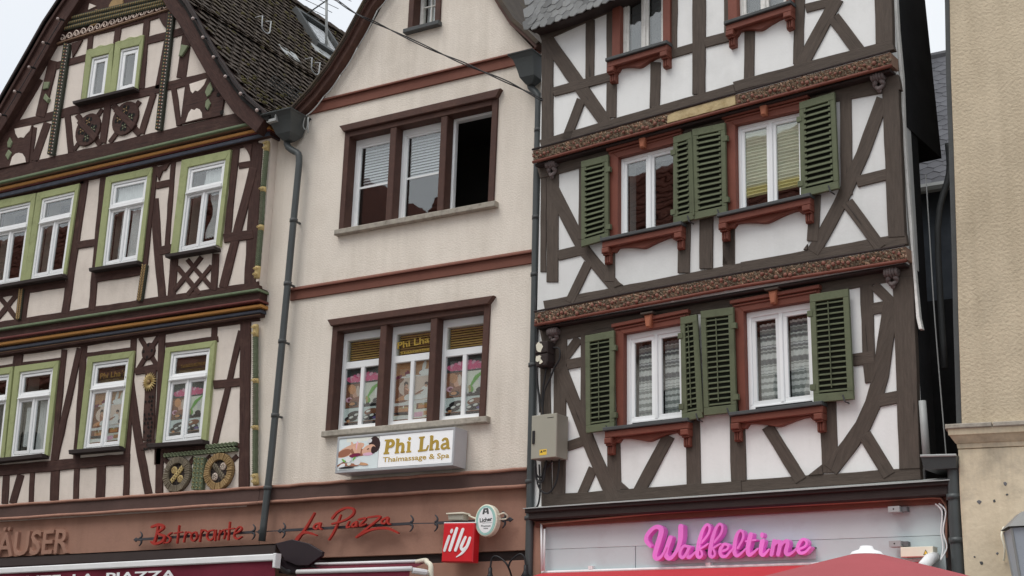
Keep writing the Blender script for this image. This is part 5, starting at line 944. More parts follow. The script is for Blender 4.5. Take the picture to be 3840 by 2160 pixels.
# ==================================================================== RIGHT HOUSE
def r_window(w, case, sillq, off, lvl, idx):
    win = empty('window', (0, 0, 0), 0, HR); wq = w
    # surround, two stepped fillets and the head
    c = case; c = [c[0], c[1], (c[2][0], wq[2][1]-.02), (c[3][0], wq[3][1]-.02)]
    casing(win, c, wq, off-.10, off+.035, 'red_paint')
    inner = grow(wq, .035); inner = [inner[0], inner[1], (inner[2][0], c[2][1]), (inner[3][0], c[3][1])]
    if lvl < 3:
        z0, z1 = c[0][1], c[1][1]; mb = MB(); mb.prism([(c[0][0]-.012, z0-.03), (c[1][0]+.012, z1-.03), (c[1][0]+.012, z1+.012), (c[0][0]-.012, z0+.012)], off-.02, off+.07, .006); mb.build('head_moulding', 'red_paint', win)
        mb = MB(); mb.prism([(c[0][0]+.03, z0-.062), (c[1][0]-.03, z1-.062), (c[1][0]-.03, z1-.042), (c[0][0]+.03, z0-.042)], off-.02, off+.05, .004); mb.build('head_moulding', 'red_paint', win)
        ku = (c[0][0]+c[1][0])/2; kz = (z0+z1)/2
        mb = MB(); mb.prism([(ku-.028, kz-.115), (ku+.028, kz-.115), (ku+.05, kz+.03), (ku-.05, kz+.03)], off, off+.095, .012); ks = mb.build('keystone', 'keystone', win)
        mb = MB(); mb.prism([(ku-.075, kz+.03), (ku+.075, kz+.03), (ku+.085, kz+.055), (ku-.085, kz+.055)], off, off+.12, .006); mb.build('keystone_cap', 'timber_grey', ks, uvdir=(1, 0))
    mt = 'upvc' if lvl < 3 else 'old_white'; fo = off; off = off-.04
    mb = MB(); inn = ring(mb, wq, .05 if lvl == 1 else .035, off-.06, off+.008, .004, .06 if lvl == 1 else .035, .07 if lvl == 1 else .04); mb.build('frame', mt, win)
    if lvl == 1: mb = MB(); mb.prism(sub(wq, .1, .92, .955, .985), off-.02, off+.012, 0); mb.build('drain_gap', 'black_paint', win)
    mb = MB(); mb.prism(sub(inn, .47, .53, 0, 1), off-.05, off+.012, .006); mb.build('mullion', mt, win)
    a = sash(win, sub(inn, .0, .47, 0, 1), off-.006, .045 if lvl == 1 else .035, mt); b = sash(win, sub(inn, .53, 1, 0, 1), off-.006, .045 if lvl == 1 else .035, mt)
    room(sub(wq, .05, .95, .05, .95), off-.04, win); off = fo
    # sill, frieze, apron with two fluted consoles
    (s0, s1) = sillq; L = s1[0]-s0[0]; dz = (s1[1]-s0[1])/L
    def sp(u, z): return (s0[0]+u, s0[1]+dz*u+z)
    mb = MB(); mb.prism([sp(-.01, -.012), sp(L+.01, -.012), sp(L+.01, .028), sp(-.01, .028)], off-.02, off+.13, .006); mb.build('sill', 'lead_dark', win)
    mb = MB(); mb.prism([sp(.0, -.085), sp(L, -.085), sp(L, -.014), sp(0, -.014)], off-.02, off+.10, .006); mb.build('sill_board', 'red_paint', win)
    n = 28; bot = []
    for i in range(n+1):
        t = i/n; x = L*(.03+.94*t)
        zz = -.135 if t < .12 or t > .88 else (-.105-.05*(.5-.5*math.cos((min(t, 1-t)-.12)/.38*math.pi*1.0))**1.2 - .015*math.exp(-((t-.5)/.08)**2)+.012)
        bot.append(sp(x, zz-.005))
    mb = MB(); mb.prism(bot+[sp(L*.97, -.083), sp(L*.03, -.083)], off-.02, off+.045, .004); mb.build('apron', 'red_paint', win)
    for x0 in (.0, L-.095):
        con = MB(); con.prism([sp(x0, -.155), sp(x0+.095, -.155), sp(x0+.095, -.09), sp(x0, -.09)], off-.02, off+.115, .01); k = con.build('console', 'red_paint', win)
        mb = MB(); mb.prism([sp(x0+.008, -.175), sp(x0+.087, -.175), sp(x0+.087, -.157), sp(x0+.008, -.157)], off-.02, off+.09, .004); mb.build('console_band', 'red_paint', k)
        for f in range(3): mb = MB(); mb.prism([sp(x0+.012+.026*f, -.262), sp(x0+.033+.026*f, -.262), sp(x0+.033+.026*f, -.177), sp(x0+.012+.026*f, -.177)], off-.02, off+.062, .007); mb.build('flute', 'red_paint', k)
        mb = MB(); mb.prism([sp(x0+.008, -.27), sp(x0+.087, -.27), sp(x0+.087, -.18), sp(x0+.008, -.18)], off-.02, off+.045, .004); mb.build('console_foot', 'red_paint', k)
    return a, b
rw = {}; rh = {}
for lvl in (1, 2, 3):
    off = OFF['R%d' % lvl]; W_ = globals()['R%d_WIN' % lvl]; Cs = globals()['R%d_CASE' % lvl]; Ss = globals()['R%d_SILLQ' % lvl]; rh[lvl] = []
    for i in range(2):
        w = W_[i][0]; c = Cs[i]
        if lvl == 3: top = 10.05; w = [(w[3][0], top), (w[2][0], top), w[2], w[3]]; c = [(c[3][0], top+.1), (c[2][0], top+.1), c[2], c[3]]
        rw[lvl, i] = r_window(w, c, Ss[i], off, lvl, i)+(off,); rh[lvl].append(sub(w, -.01, 1.01, -.005, 1.005))
walls('wall', [(.19, 8.05), (4.66, 8.05), (4.66, 9.95), (2.42, 13.4), (.19, 9.95)], rh[3], .252, 'plaster_white', HR, .35)
walls('wall', [(.12, 5.95), (4.66, 5.95), (4.66, 8.12), (.12, 8.12)], rh[2], .132, 'plaster_white', HR, .35)
walls('wall', [(.05, 3.7), (4.64, 3.7), (4.64, 6.05), (.05, 6.05)], rh[1], .012, 'plaster_white', HR, .35)
# carved fruit friezes at the two jetties
def lerp_line(ln, u):
    for a, b in zip(ln, ln[1:]):
        if a[0] <= u <= b[0]: return a[1]+(b[1]-a[1])*(u-a[0])/(b[0]-a[0])
    return ln[0][1] if u < ln[0][0] else ln[-1][1]
ylo, yhi = min(p[0] for p in R_YELLOW), max(p[0] for p in R_YELLOW)
for fi, (up, lw) in enumerate(R_FRIEZE):
    off = (.30, .18)[fi]; u0, u1 = .12, 4.69; n = 20; us = [u0+(u1-u0)*i/n for i in range(n+1)]
    lo_ = [(u, lerp_line(lw, u)) for u in us]; hi_ = [(u, max(lerp_line(lw, u)+.10, lerp_line(up, u))) for u in us]
    if fi == 0: hi_ = [(u, lerp_line(lw, u)+.135) for u in us]
    # slanting ground board of the frieze, leaning out at the top
    mb = MB(); vs = []; fs = []
    for (a, b) in zip(lo_, hi_): vs += [(a[0], -(off-.035), a[1]), (b[0], -(off+.0), b[1]), (b[0], -(off-.2), b[1]), (a[0], -(off-.2), a[1])]
    for i in range(n):
        a = 4*i; b = a+4
        for k in range(4): fs.append((a+k, b+k, b+(k+1) % 4, a+(k+1) % 4))
    mb.add(vs, fs+[(0, 1, 2, 3), (4*n+3, 4*n+2, 4*n+1, 4*n)]); fr = mb.build('frieze', 'frieze_ground', HR)
    leaves = MB(); pale = MB(); fruit = MB()
    k = 0; u = u0+.02
    while u < u1-.02:
        zl = lerp_line(lw, u); hgt = .125
        if not (fi == 0 and ylo-.02 < u < yhi+.03):
            for t in range(5):
                zz = zl+.012+random.random()*(hgt-.02); dd = off-.03+.03*(zz-zl)/hgt
                (leaves if random.random() < .72 else pale).leaf((u+random.uniform(-.02, .02), -dd, zz), random.uniform(.04, .07), random.uniform(.016, .026), random.uniform(0, 6.28), random.uniform(.018, .034), random.uniform(0, .012))
            if k % 4 == 0:
                r = random.choice((.014, .018, .023)); zz = zl+.02+random.random()*.08; fruit.ball((u, -(off+.004), zz), r, r, r, 8, 6)
        u += .0135; k += 1
    tag(leaves.build('carved_leaves', 'fruit_leaf', fr), kind='stuff'); tag(pale.build('carved_leaves', 'fruit_leaf_pale', fr), kind='stuff'); tag(fruit.build('carved_fruit', 'fruit_red', fr, smooth=True), kind='stuff')
    mb = MB(); mb.tube([(u, -(off-.01), z-.012) for u, z in lo_], .02, 8); mb.build('bead_moulding', 'red_paint', HR, smooth=True)
    mb = MB(); mb.prism([(lo_[0][0], lo_[0][1]-.05), (lo_[-1][0]-.03, lo_[-1][1]-.05), (lo_[-1][0]-.03, lo_[-1][1]-.02), (lo_[0][0], lo_[0][1]-.02)], off-.2, off-.045, .008); mb.build('bed_moulding', 'timber_dark', HR, uvdir=(1, 0))
    mb = MB(); mb.tube([(u, -(off+.01), z+.012) for u, z in hi_], .013, 6); mb.build('drip_edge', 'timber_dark', HR, uvdir=(1, 0))
mb = MB(); yy = []
us = [ylo+(yhi-ylo)*i/9 for i in range(10)]; mb.prism([(u, lerp_line(R_FRIEZE[0][1], u)+.012+.004*math.sin(u*31)) for u in us]+[(u, lerp_line(R_FRIEZE[0][1], u)+.128-.02*(u < ylo+.05)) for u in us[::-1]], .26, .306, .004); mb.build('bare_wood_patch', 'yellow_wood', HR)
# scroll consoles at the corners
for j, (a, b, c) in enumerate(R_CORBEL):
    off = .15 if j < 2 else .03; cb = empty('scroll_console', (0, 0, 0), 0, HR); cx = (a[0]+b[0])/2; zt = max(a[1], b[1])-.005; zb = c[1]
    mb = MB(); mb.prism([(cx-.075, zt-.02), (cx+.075, zt-.02), (cx+.085, zt+.004), (cx-.085, zt+.004)], off-.02, off+.12, .006); mb.build('cap', 'corbel_grey', cb)
    H_ = zt-zb+.02; zc_ = zt-.02-.075
    for k in range(5):       # rolled volute seen end-on from the side, five ribs across
        x = cx-.056+.028*k; R0 = .062-.006*abs(k-2)
        mb = MB(); mb.tube([(x, -(off+.055+R0*(1-q/26)*math.cos(q*.42+2.6)), zc_+R0*(1-q/26)*math.sin(q*.42+2.6)) for q in range(22)], .017, 7); mb.build('volute', 'corbel_grey', cb, smooth=True)
    mb = MB(); mb.tube([(cx-.06, -(off+.055), zc_), (cx+.062, -(off+.055), zc_)], .034, 10); mb.build('volute_core', 'corbel_grey', cb, smooth=True)
    for s_ in (-1, 1):
        mb = MB(); mb.tube([(cx+s_*(.022+.022*math.sin(q*.5)), -(off+.04+.012*math.cos(q*.7)), zc_-.05-(H_-.15)*q/10) for q in range(11)], [.022, .026, .028, .026, .022, .02, .022, .024, .022, .016, .008], 8); mb.build('acanthus', 'corbel_grey', cb, smooth=True)
    mb = MB(); mb.ball((cx, -(off+.03), zc_-(H_-.13)-.02), .026, .024, .03); mb.build('drop', 'corbel_grey', cb, smooth=True)
# louvred shutters
def shutter(q, off, n, rod, idx):
    q = [(u+random.uniform(-.004, .004), z+random.uniform(-.004, .004)) for u, z in q]
    sh = empty('shutter', (0, 0, 0), 0, HR); W_, H_ = qw(q), qh(q); fwid = .055 if not rod else .062
    mb = MB(); inn = ring(mb, q, fwid, off+.05, off+.085, .004, .085, .085); mb.build('frame', 'shutter_green', sh)
    mb = MB(); mb.prism(sub(inn, -.02, 1.02, -.01, 1.01), off+.046, off+.054, 0); mb.build('gap_shade_sheet', 'slat_gap_shade', sh)  # added dark sheet, gives the gaps between slats their shade by colour
    for k in range(n):
        t0, t1 = ((k+.08)/n, (k+.66)/n) if not rod else ((k+.22)/n, (k+.62)/n); a = sub(inn, .0, 1, t0, t1)
        mb = MB(); th = .008
        f0, f1 = (off+.060, off+.094) if not rod else (off+.050, off+.084)
        vs = [(a[0][0], -f0, a[0][1]), (a[1][0], -f0, a[1][1]), (a[2][0], -f1, a[2][1]), (a[3][0], -f1, a[3][1])]; vs += [(x, y+.002, z-th) for x, y, z in vs]
        mb.add(vs, [(3, 2, 1, 0), (4, 5, 6, 7), (2, 3, 7, 6), (0, 4, 7, 3), (1, 2, 6, 5), (0, 1, 5, 4)]); mb.build('slat', 'shutter_green', sh)
    if not rod:
        mb = MB()
        for k in range(n):
            for s_ in (.0, .93): a = sub(inn, s_, s_+.07, (k+.1)/n, (k+.62)/n); mb.prism(a, off+.06, off+.088, 0)
        tag(mb.build('slat_block', 'shutter_green', sh), kind='stuff')
    else:
        p0, p1 = bil(inn, .47, .02), bil(inn, .47, .95); mb = MB(); mb.tube([(p0[0], -(off+.092), p0[1]), (p1[0], -(off+.092), p1[1])], .006, 6); mb.build('tilt_rod', 'shutter_green', sh)
    for t in (.18, .86):
        side = 1 if idx in (0, 1, 4, 5) else 0
        u, z = bil(q, 1.0 if idx % 2 == 0 else 0, t); mb = MB(); mb.box(u-.03, u+.03, -(off+.092), -(off+.05), z-.03, z+.03); mb.build('hinge', 'shutter_green', sh)
    u, z = bil(q, .8, 1.0); mb = MB(); mb.tube([(u, -off, z-.02), (u, -(off+.1), z-.02), (u-.02, -(off+.1), z+.05)], .007, 6); mb.build('shutter_catch', 'iron', sh)
    return sh
for i, q in enumerate(R2_SHUT): shutter(q, .15+.004*(i % 3), 14, False, i)
for i, q in enumerate(R1_SHUT): shutter(q, .03+.004*(i % 3), 17, True, i+4)
for key in ('R2_SHUT', 'R1_SHUT'):   # closing bar between each middle pair
    q = globals()[key][1]; off = .25 if key == 'R2_SHUT' else .13; a = bil(q, 1.03, .06); b = bil(q, 1.03, .96); mb = MB(); mb.tube([(a[0], -off, a[1]), (b[0], -off, b[1])], .011, 6); mb.build('closing_bar', 'shutter_green', HR)
# slate clad verge, soffit and roof
sv = empty('slate_verge', (0, 0, 0), 0, HR)
lowline = [(.12, 9.70), (.18, 9.636), (.5, 9.632), (.9, 9.64), (1.39, 9.68), (1.69, 9.74), (2.1, 10.1)]
mb = MB(); mb.prism(lowline+[(2.1, 10.9), (.12, 10.3)], .40, .485, 0); mb.build('board', 'timber_dark', sv)
sl_me = []
for v in range(5):
    mb = MB(); j = [random.uniform(-.008, .008) for _ in range(6)]; mb.prism([(-.07+j[0], .085), (.07, .085), (.072+j[1], -.02), (.05+j[2], -.065), (-.01+j[3], -.08), (-.062, -.05+j[4])], 0, .014, .004)
    me = bpy.data.meshes.new('slate'); me.from_pydata(mb.v, [], mb.f); me.materials.append(MATS['slate']); sl_me.append(me)
r_ = 0
for r_ in range(6):
    for k in range(17):
        u = .16+k*.115+(.055 if r_ % 2 else 0); z = lerp_line(lowline, min(u, 2.08))+.055+r_*.088
        if z > 10.25: continue
        o = bpy.data.objects.new('slate', random.choice(sl_me)); COL.objects.link(o); o.parent = sv; o.location = (u, -(.484+.004*(6-r_)+random.uniform(0, .003)), z); o.rotation_euler = (-.10+random.uniform(-.04, .04), random.uniform(-.5, -.12), 0); k_ = random.uniform(.9, 1.25); o.scale = (k_, 1, random.uniform(.9, 1.15))
mb = MB(); mb.prism([(.12, 9.72)]+[(u, z+.02) for u, z in lowline[1:]]+[(2.1, 10.2), (.12, 10.2)], .0, .42, 0); mb.build('soffit', 'timber_dark', HR)
sweep('roof', [(2.42, 13.9), (.95, 10.9), (.45, 10.15), (.1, 9.85)], .1, -.40, 7, 'slate_grey', HR); sweep('roof', [(2.42, 13.9), (3.9, 10.9), (4.4, 10.2), (4.9, 9.95)], .1, -.42, 1.0, 'slate_grey', HR)
# side of the house along the gap
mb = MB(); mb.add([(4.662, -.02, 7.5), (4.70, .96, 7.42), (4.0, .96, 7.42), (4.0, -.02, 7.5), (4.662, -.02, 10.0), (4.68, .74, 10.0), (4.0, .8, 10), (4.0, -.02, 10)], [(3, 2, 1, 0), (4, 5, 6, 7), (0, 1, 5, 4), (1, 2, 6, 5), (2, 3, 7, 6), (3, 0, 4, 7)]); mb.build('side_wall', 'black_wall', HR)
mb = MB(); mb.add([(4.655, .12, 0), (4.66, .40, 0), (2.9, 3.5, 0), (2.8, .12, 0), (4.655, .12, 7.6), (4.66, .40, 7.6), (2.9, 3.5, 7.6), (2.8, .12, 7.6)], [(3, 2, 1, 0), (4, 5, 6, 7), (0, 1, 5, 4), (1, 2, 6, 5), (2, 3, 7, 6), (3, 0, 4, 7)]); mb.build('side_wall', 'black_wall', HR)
for a, b, sh_ in zip(R_EDGE[:3], R_EDGE[1:4], range(3)):
    pass
ed = [(4.683, 9.9), (4.683, 8.55), (4.69, 8.0), (4.685, 7.4), (4.69, 6.9), (4.70, 6.35), (4.705, 6.1), (4.715, 5.75), (4.72, 5.4), (4.74, 5.28)]
mb = MB(); n_ = len(ed); mb.prism([(u-.022, z) for u, z in ed]+[(u+.006+.006*math.sin(z*5), z) for u, z in ed[::-1]], -.03, .03, .004); mb.build('edge_render', 'old_white', HR)
mb = MB(); mb.tube([(4.70, .0, 4.57), (4.705, .0, 4.3), (4.71, .0, 3.99)], [.036, .038, .038], 10); mb.build('pipe_stub', 'zinc', HR, smooth=True)
mb = MB(); mb.tube(smoothline([(4.80, .9, 7.55), (4.79, .9, 7.2), (4.74, .6, 6.5), (4.74, .55, 5.0)], 4), .035, 8); mb.build('side_pipe', 'lead_dark', HR, smooth=True)
mb = MB(); mb.tube(smoothline([(4.76, .3, 7.0), (4.78, .25, 6.3), (4.80, .2, 5.4), (4.83, .2, 4.0)], 5), .006, 5); mb.build('side_wire', 'zinc', HR)
# shop front fascia
mb = MB(); mb.prism([(.08, 3.665), (4.96, 3.62), (4.96, 3.74), (.08, 3.775)], -.1, .16, .01); mb.build('fascia', 'timber_dark', HR, uvdir=(1, 0))
mb = MB(); mb.prism([(.05, 3.742), (4.99, 3.71), (4.99, 3.755), (.05, 3.792)], -.1, .19, .008); mb.build('fascia', 'timber_dark', HR, uvdir=(1, 0))
mb = MB(); mb.add([(.04, -.21, 3.792), (5.0, -.21, 3.756), (5.0, .06, 3.82), (.04, .06, 3.845), (.04, -.21, 3.784), (5.0, -.21, 3.748)], [(0, 1, 2, 3), (4, 5, 1, 0)]); mb.build('cap_flashing', 'zinc', HR)
mb = MB(); mb.prism([(.1, 3.595), (4.9, 3.565), (4.9, 3.64), (.1, 3.66)], -.1, .05, .004); mb.build('upper_trim', 'red_paint', HR)
bq = [(.20, 3.615), (4.83, 3.585), (4.83, 2.95), (.20, 3.06)]
mb = MB(); mb.prism(sub(bq, 0, 1, .0, .485), -.08, -.02, .003); mb.build('sign_panel', 'board_grey', HR); mb = MB(); mb.prism(sub(bq, 0, .26, .49, 1), -.08, -.021, .003); mb.build('sign_panel', 'board_grey', HR); mb = MB(); mb.prism(sub(bq, .262, 1, .49, 1.25), -.08, -.0205, .003); mb.build('sign_panel', 'board_grey', HR)
mb = MB(); mb.prism(rectp(.05, 4.85, 0, 3.05), -.4, -.09, .004); mb.build('wall', 'wall_far', HR)
mb = MB(); mb.prism(rectp(.0, .17, 0, 3.62), -.3, .02, .004); mb.build('pilaster', 'salmon_wall', HR); mb = MB(); mb.prism(rectp(4.86, 4.95, 0, 3.6), -.3, .02, .004); mb.build('pilaster', 'timber_dark', HR, uvdir=(0, 1))
for u, z in R_CLIPS: mb = MB(); mb.box(u-.028, u+.028, -.03, .02, z-.015, z+.022); mb.build('clip', 'white_metal', HR)

# ==================================================================== BEIGE HOUSE
ye = [(.10, 9.9)]+Y_EDGE
mb = MB(); mb.prism(ye+[(-.073, 4.21), (3.2, 4.21), (3.2, 9.9)], -3, 0, .01); mb.build('wall', 'plaster_beige', HY)
mb = MB(); mb.prism([(-.115, 4.03), (-.125, 3.6), (-.128, 0), (3.2, 0), (3.2, 4.03)], -3, .03, .01); mb.build('wall', 'plaster_stained', HY)
mb = MB(); mb.prism([(u-.055, z) for u, z in ye]+[(-.13, 4.23), (-.085, 4.23)]+[(u-.004, z) for u, z in ye[::-1]], -.6, -.06, .004); mb.build('shaded_edge_strip', 'lead_dark', HY)  # added dark board stands in for the shaded side edge of the wall
prof_ = [(0, 4.03), (.035, 4.035), (.04, 4.075), (.055, 4.085), (.10, 4.14), (.115, 4.15), (.12, 4.205), (0, 4.23)]
mb = MB(); n_ = len(prof_)
mb.add([(-.09-d*.8, -d-.0, z) for d, z in prof_]+[(3.2, -d, z) for d, z in prof_], [(i, (i+1) % n_, n_+(i+1) % n_, n_+i) for i in range(n_)][::1]+[tuple(range(n_))[::-1]]); mb.build('cornice', 'plaster_stained', HY)
for i in range(8):
    u0 = -.205+i*.42; mb = MB(); mb.prism(rectp(u0, u0+.41, 4.205, 4.25), -.2, .14-.004*(i % 2), .008); mb.build('cornice_cap', 'stone_sill', HY)
mb = MB(); mb2 = MB()
for k, (u, z) in enumerate(Y_HOLES):
    if k in (4, 5, 6, 7, 10): continue
    r = random.uniform(.008, .024); pts_ = [(u+r*random.uniform(.6, 1.2)*math.cos(a*.8), z+r*random.uniform(.6, 1.2)*math.sin(a*.8)) for a in range(8)]
    (mb if k % 2 else mb2).prism(pts_, .02, .034, .003)
mb.build('filled_drill_hole', 'lead_dark', HY); mb2.build('filled_drill_hole', 'slate_grey', HY)
# house across the yard, seen through the gap
HB = empty('back_house', (-5.2, 18, 0), 0, None, 'slate roofed house in the yard seen through the dark gap', 'house')
mb = MB(); mb.box(-4, 4, 0, 5, 0, 8.45); mb.build('wall', 'blue_grey_wall', HB)
mb = MB(); mb.add([(-4, -.15, 8.45), (4, -.15, 8.45), (4, 2.0, 11.35), (-4, 2.0, 11.35), (4, 4.2, 8.45), (-4, 4.2, 8.45)], [(0, 1, 2, 3), (3, 2, 4, 5), (1, 4, 2), (0, 3, 5), (0, 5, 4, 1)]); rf = mb.build('roof', 'slate_grey', HB)
mb = MB(); mb.prism([(-.1, .1), (.1, .1), (.1, -.04), (.0, -.1), (-.1, -.04)], 0, .012, .003); sm = bpy.data.meshes.new('slate'); sm.from_pydata(mb.v, [], mb.f); sm.materials.append(MATS['slate_far'])
sd_ = Vector((0, 2.15, 2.9)).normalized(); ang = math.atan2(2.9, 2.15)
for r in range(26):
    for k in range(10):
        o = bpy.data.objects.new('slate', sm); COL.objects.link(o); o.parent = rf; s_ = .1+r*.135
        o.location = (-.55+k*.2+(.1 if r % 2 else 0)+.3, -.15+sd_.y*s_-.012, 8.45+sd_.z*s_+.012); o.rotation_euler = (ang-math.pi/2-.05, random.uniform(-.04, .04), 0)
mb = MB(); mb.tube([(-4, -.2, 8.42), (4, -.2, 8.42)], .07, 8); mb.build('gutter', 'zinc', HB); mb = MB(); mb.tube([(-4, 2.0, 11.38), (4, 2.0, 11.38)], .07, 8); mb.build('ridge', 'slate_grey', HB)
mb = MB(); mb.box(.05, .45, -.03, .02, 4.0, 5.6); mb.build('window', 'interior', HB)
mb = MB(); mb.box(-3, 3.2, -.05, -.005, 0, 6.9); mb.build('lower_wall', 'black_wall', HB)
# houses on the other side of the street: what the window panes mirror
def opposite(x0, x1, y0, y1, eave, ridge, gx, label, wallm):
    h = empty('opposite_house', ((x0+x1)/2, y1, 0), 0, None, label, 'house', None); w = (x1-x0)/2; d = y1-y0
    mb = MB(); mb.box(-w, w, -d, 0, 0, eave); mb.build('wall', wallm, h)
    if gx: vs = [(-w-.3, .4, eave-.1), (w+.3, .4, eave-.1), (w+.3, -d-.4, eave-.1), (-w-.3, -d-.4, eave-.1), (-w-.3, -d/2, ridge), (w+.3, -d/2, ridge)]; fs = [(0, 1, 5, 4), (2, 3, 4, 5), (0, 4, 3), (1, 2, 5), (0, 3, 2, 1)]
    else: vs = [(-w-.3, .4, eave-.1), (w+.3, .4, eave-.1), (w+.3, -d-.4, eave-.1), (-w-.3, -d-.4, eave-.1), (0, .4, ridge), (0, -d-.4, ridge)]; fs = [(0, 1, 4), (2, 3, 5), (1, 2, 5, 4), (3, 0, 4, 5), (0, 3, 2, 1)]
    mb = MB(); mb.add(vs, fs); mb.build('roof', 'red_tile', h)
    if gx:
        me_ = MB(); k = 0
        for r in range(int((ridge-eave)/.28)):
            t = r*.28/(ridge-eave); yy = .4-(d/2+.4)*t; zz = eave-.1+(ridge-eave+.1)*t; me_.box(-w-.3, w+.3, yy-.02, yy+.05, zz+.0, zz+.07)
        tag(me_.build('tile_courses', 'red_tile', h), kind='stuff')
    for fl in range(3):
        for k in range(int(w*2/1.9)):
            mb = MB(); x = -w+1.1+k*1.9; z = 3.6+fl*2.5
            if z+1.4 < eave: mb.box(x-.42, x+.42, -.02, .05, z, z+1.3); mb.build('window', 'interior', h)
opposite(-48, -30.2, -13, -3.0, 11.5, 19.5, True, 'house with long red tiled roof mirrored in the window panes', 'wall_far')
opposite(-30, -25.2, -13, -5.0, 12.0, 18.8, False, 'steep gabled red roofed house mirrored in the upper window', 'plaster_cream')
opposite(-24.6, -9.5, -13, -3.5, 11.0, 18.7, True, 'red roofed house mirrored in the shuttered house windows', 'plaster_rose')
# ==================================================================== THINGS IN AND ON THE HOUSES
def thing(name, label, cat, house='C', group=None):
    o = empty(name, (0, 0, 0), 0, None, label, cat, group); place(o, house); return o
# ---- curtains
def curt(q, off, house, label, mat='curtain_white', **k):
    o = wave_curtain('curtain', q, off, mat, label, **k); place(o, house); tag(o, label, 'curtain')
h1, h2, h3, off = win_l['L2', 2]
curt([h1[0], h1[1], h3[2], h2[3]], off-.05, 'L', 'white net curtain filling the single green framed second floor window', waves=11, amp=.015, t0=.0, t1=.3)
curt(h3, off-.055, 'L', 'white net curtain behind the lower casement of the single green framed window', waves=5, amp=.015)
curt(sub(h2, .55, 1, 0, 1), off-.06, 'L', 'half drawn net curtain edge in the single green framed window', waves=3, amp=.015)
h1, h2, h3, off = win_l['L2', 3]
curt(sub(h1, .35, 1, 0, 1), off-.055, 'L', 'white curtain top in the window beside the upper carved corner column', waves=7, amp=.02)
curt(h3, off-.055, 'L', 'knotted white curtain beside the upper carved corner column', waves=5, amp=.02, gather=.45, t0=0, t1=.9)
h1, h2, h3, off = win_l['L1', 1]
curt(sub(h2, .25, .95, .1, .9), off-.06, 'L', 'grey drawn curtain in the first floor window left of the massage posters', waves=4, amp=.015)
curt(h3, off-.06, 'L', 'pale drawn curtain in the first floor window left of the massage posters', waves=5, amp=.02)
for i, lab in ((0, 'striped grey and white curtain in the first floor window nearer the grey cabinet'), (1, 'striped grey and white curtain in the first floor window nearer the narrow gap')):
    cc = thing('curtain', lab, 'curtain', 'R')
    for k in (0, 1):
        q = rw[1, i][k]; o = wave_curtain('curtain_panel', sub(q, .06 if k == 0 else 0, .98, .03, 1.0), OFF['R1']-.12, 'curtain_stripe', None, amp=.014, waves=4); o.parent = cc
bl = thing('window_blind', 'pale yellow pleated blind half lowered in the second floor window nearer the gap', 'window blind', 'R')
for k in (0, 1):
    q = rw[2, 1][k]; n = 20
    for j in range(n):
        a = sub(q, 0, 1, j*.86/n, (j+.5)*.86/n); b = sub(q, 0, 1, (j+.5)*.86/n, (j+1)*.86/n); mb = MB()
        mb.add([(a[0][0], .0, a[0][1]), (a[1][0], .0, a[1][1]), (a[2][0], -.02, a[2][1]), (a[3][0], -.02, a[3][1]), (b[2][0], 0, b[2][1]), (b[3][0], 0, b[3][1])], [(3, 2, 1, 0), (5, 4, 2, 3)])
        mb.v = [(x, y-OFF['R2']+.09, z) for x, y, z in mb.v]; mb.build('pleat', 'blind_yellow' if j < n-3 else 'blind_yellow_deep', bl)
for i in (0, 1):
    bl = thing('window_blind', ('grey roller blind in the top floor window nearer the slate verge', 'grey roller blind in the top floor window nearer the gap')[i], 'window blind', 'R')
    for k in (0, 1):
        q = rw[3, i][k]; mb = MB(); mb.prism(sub(q, 0, 1, 0, 1), OFF['R3']-.12, OFF['R3']-.115, 0); mb.build('blind_cloth', 'slate_grey', bl)

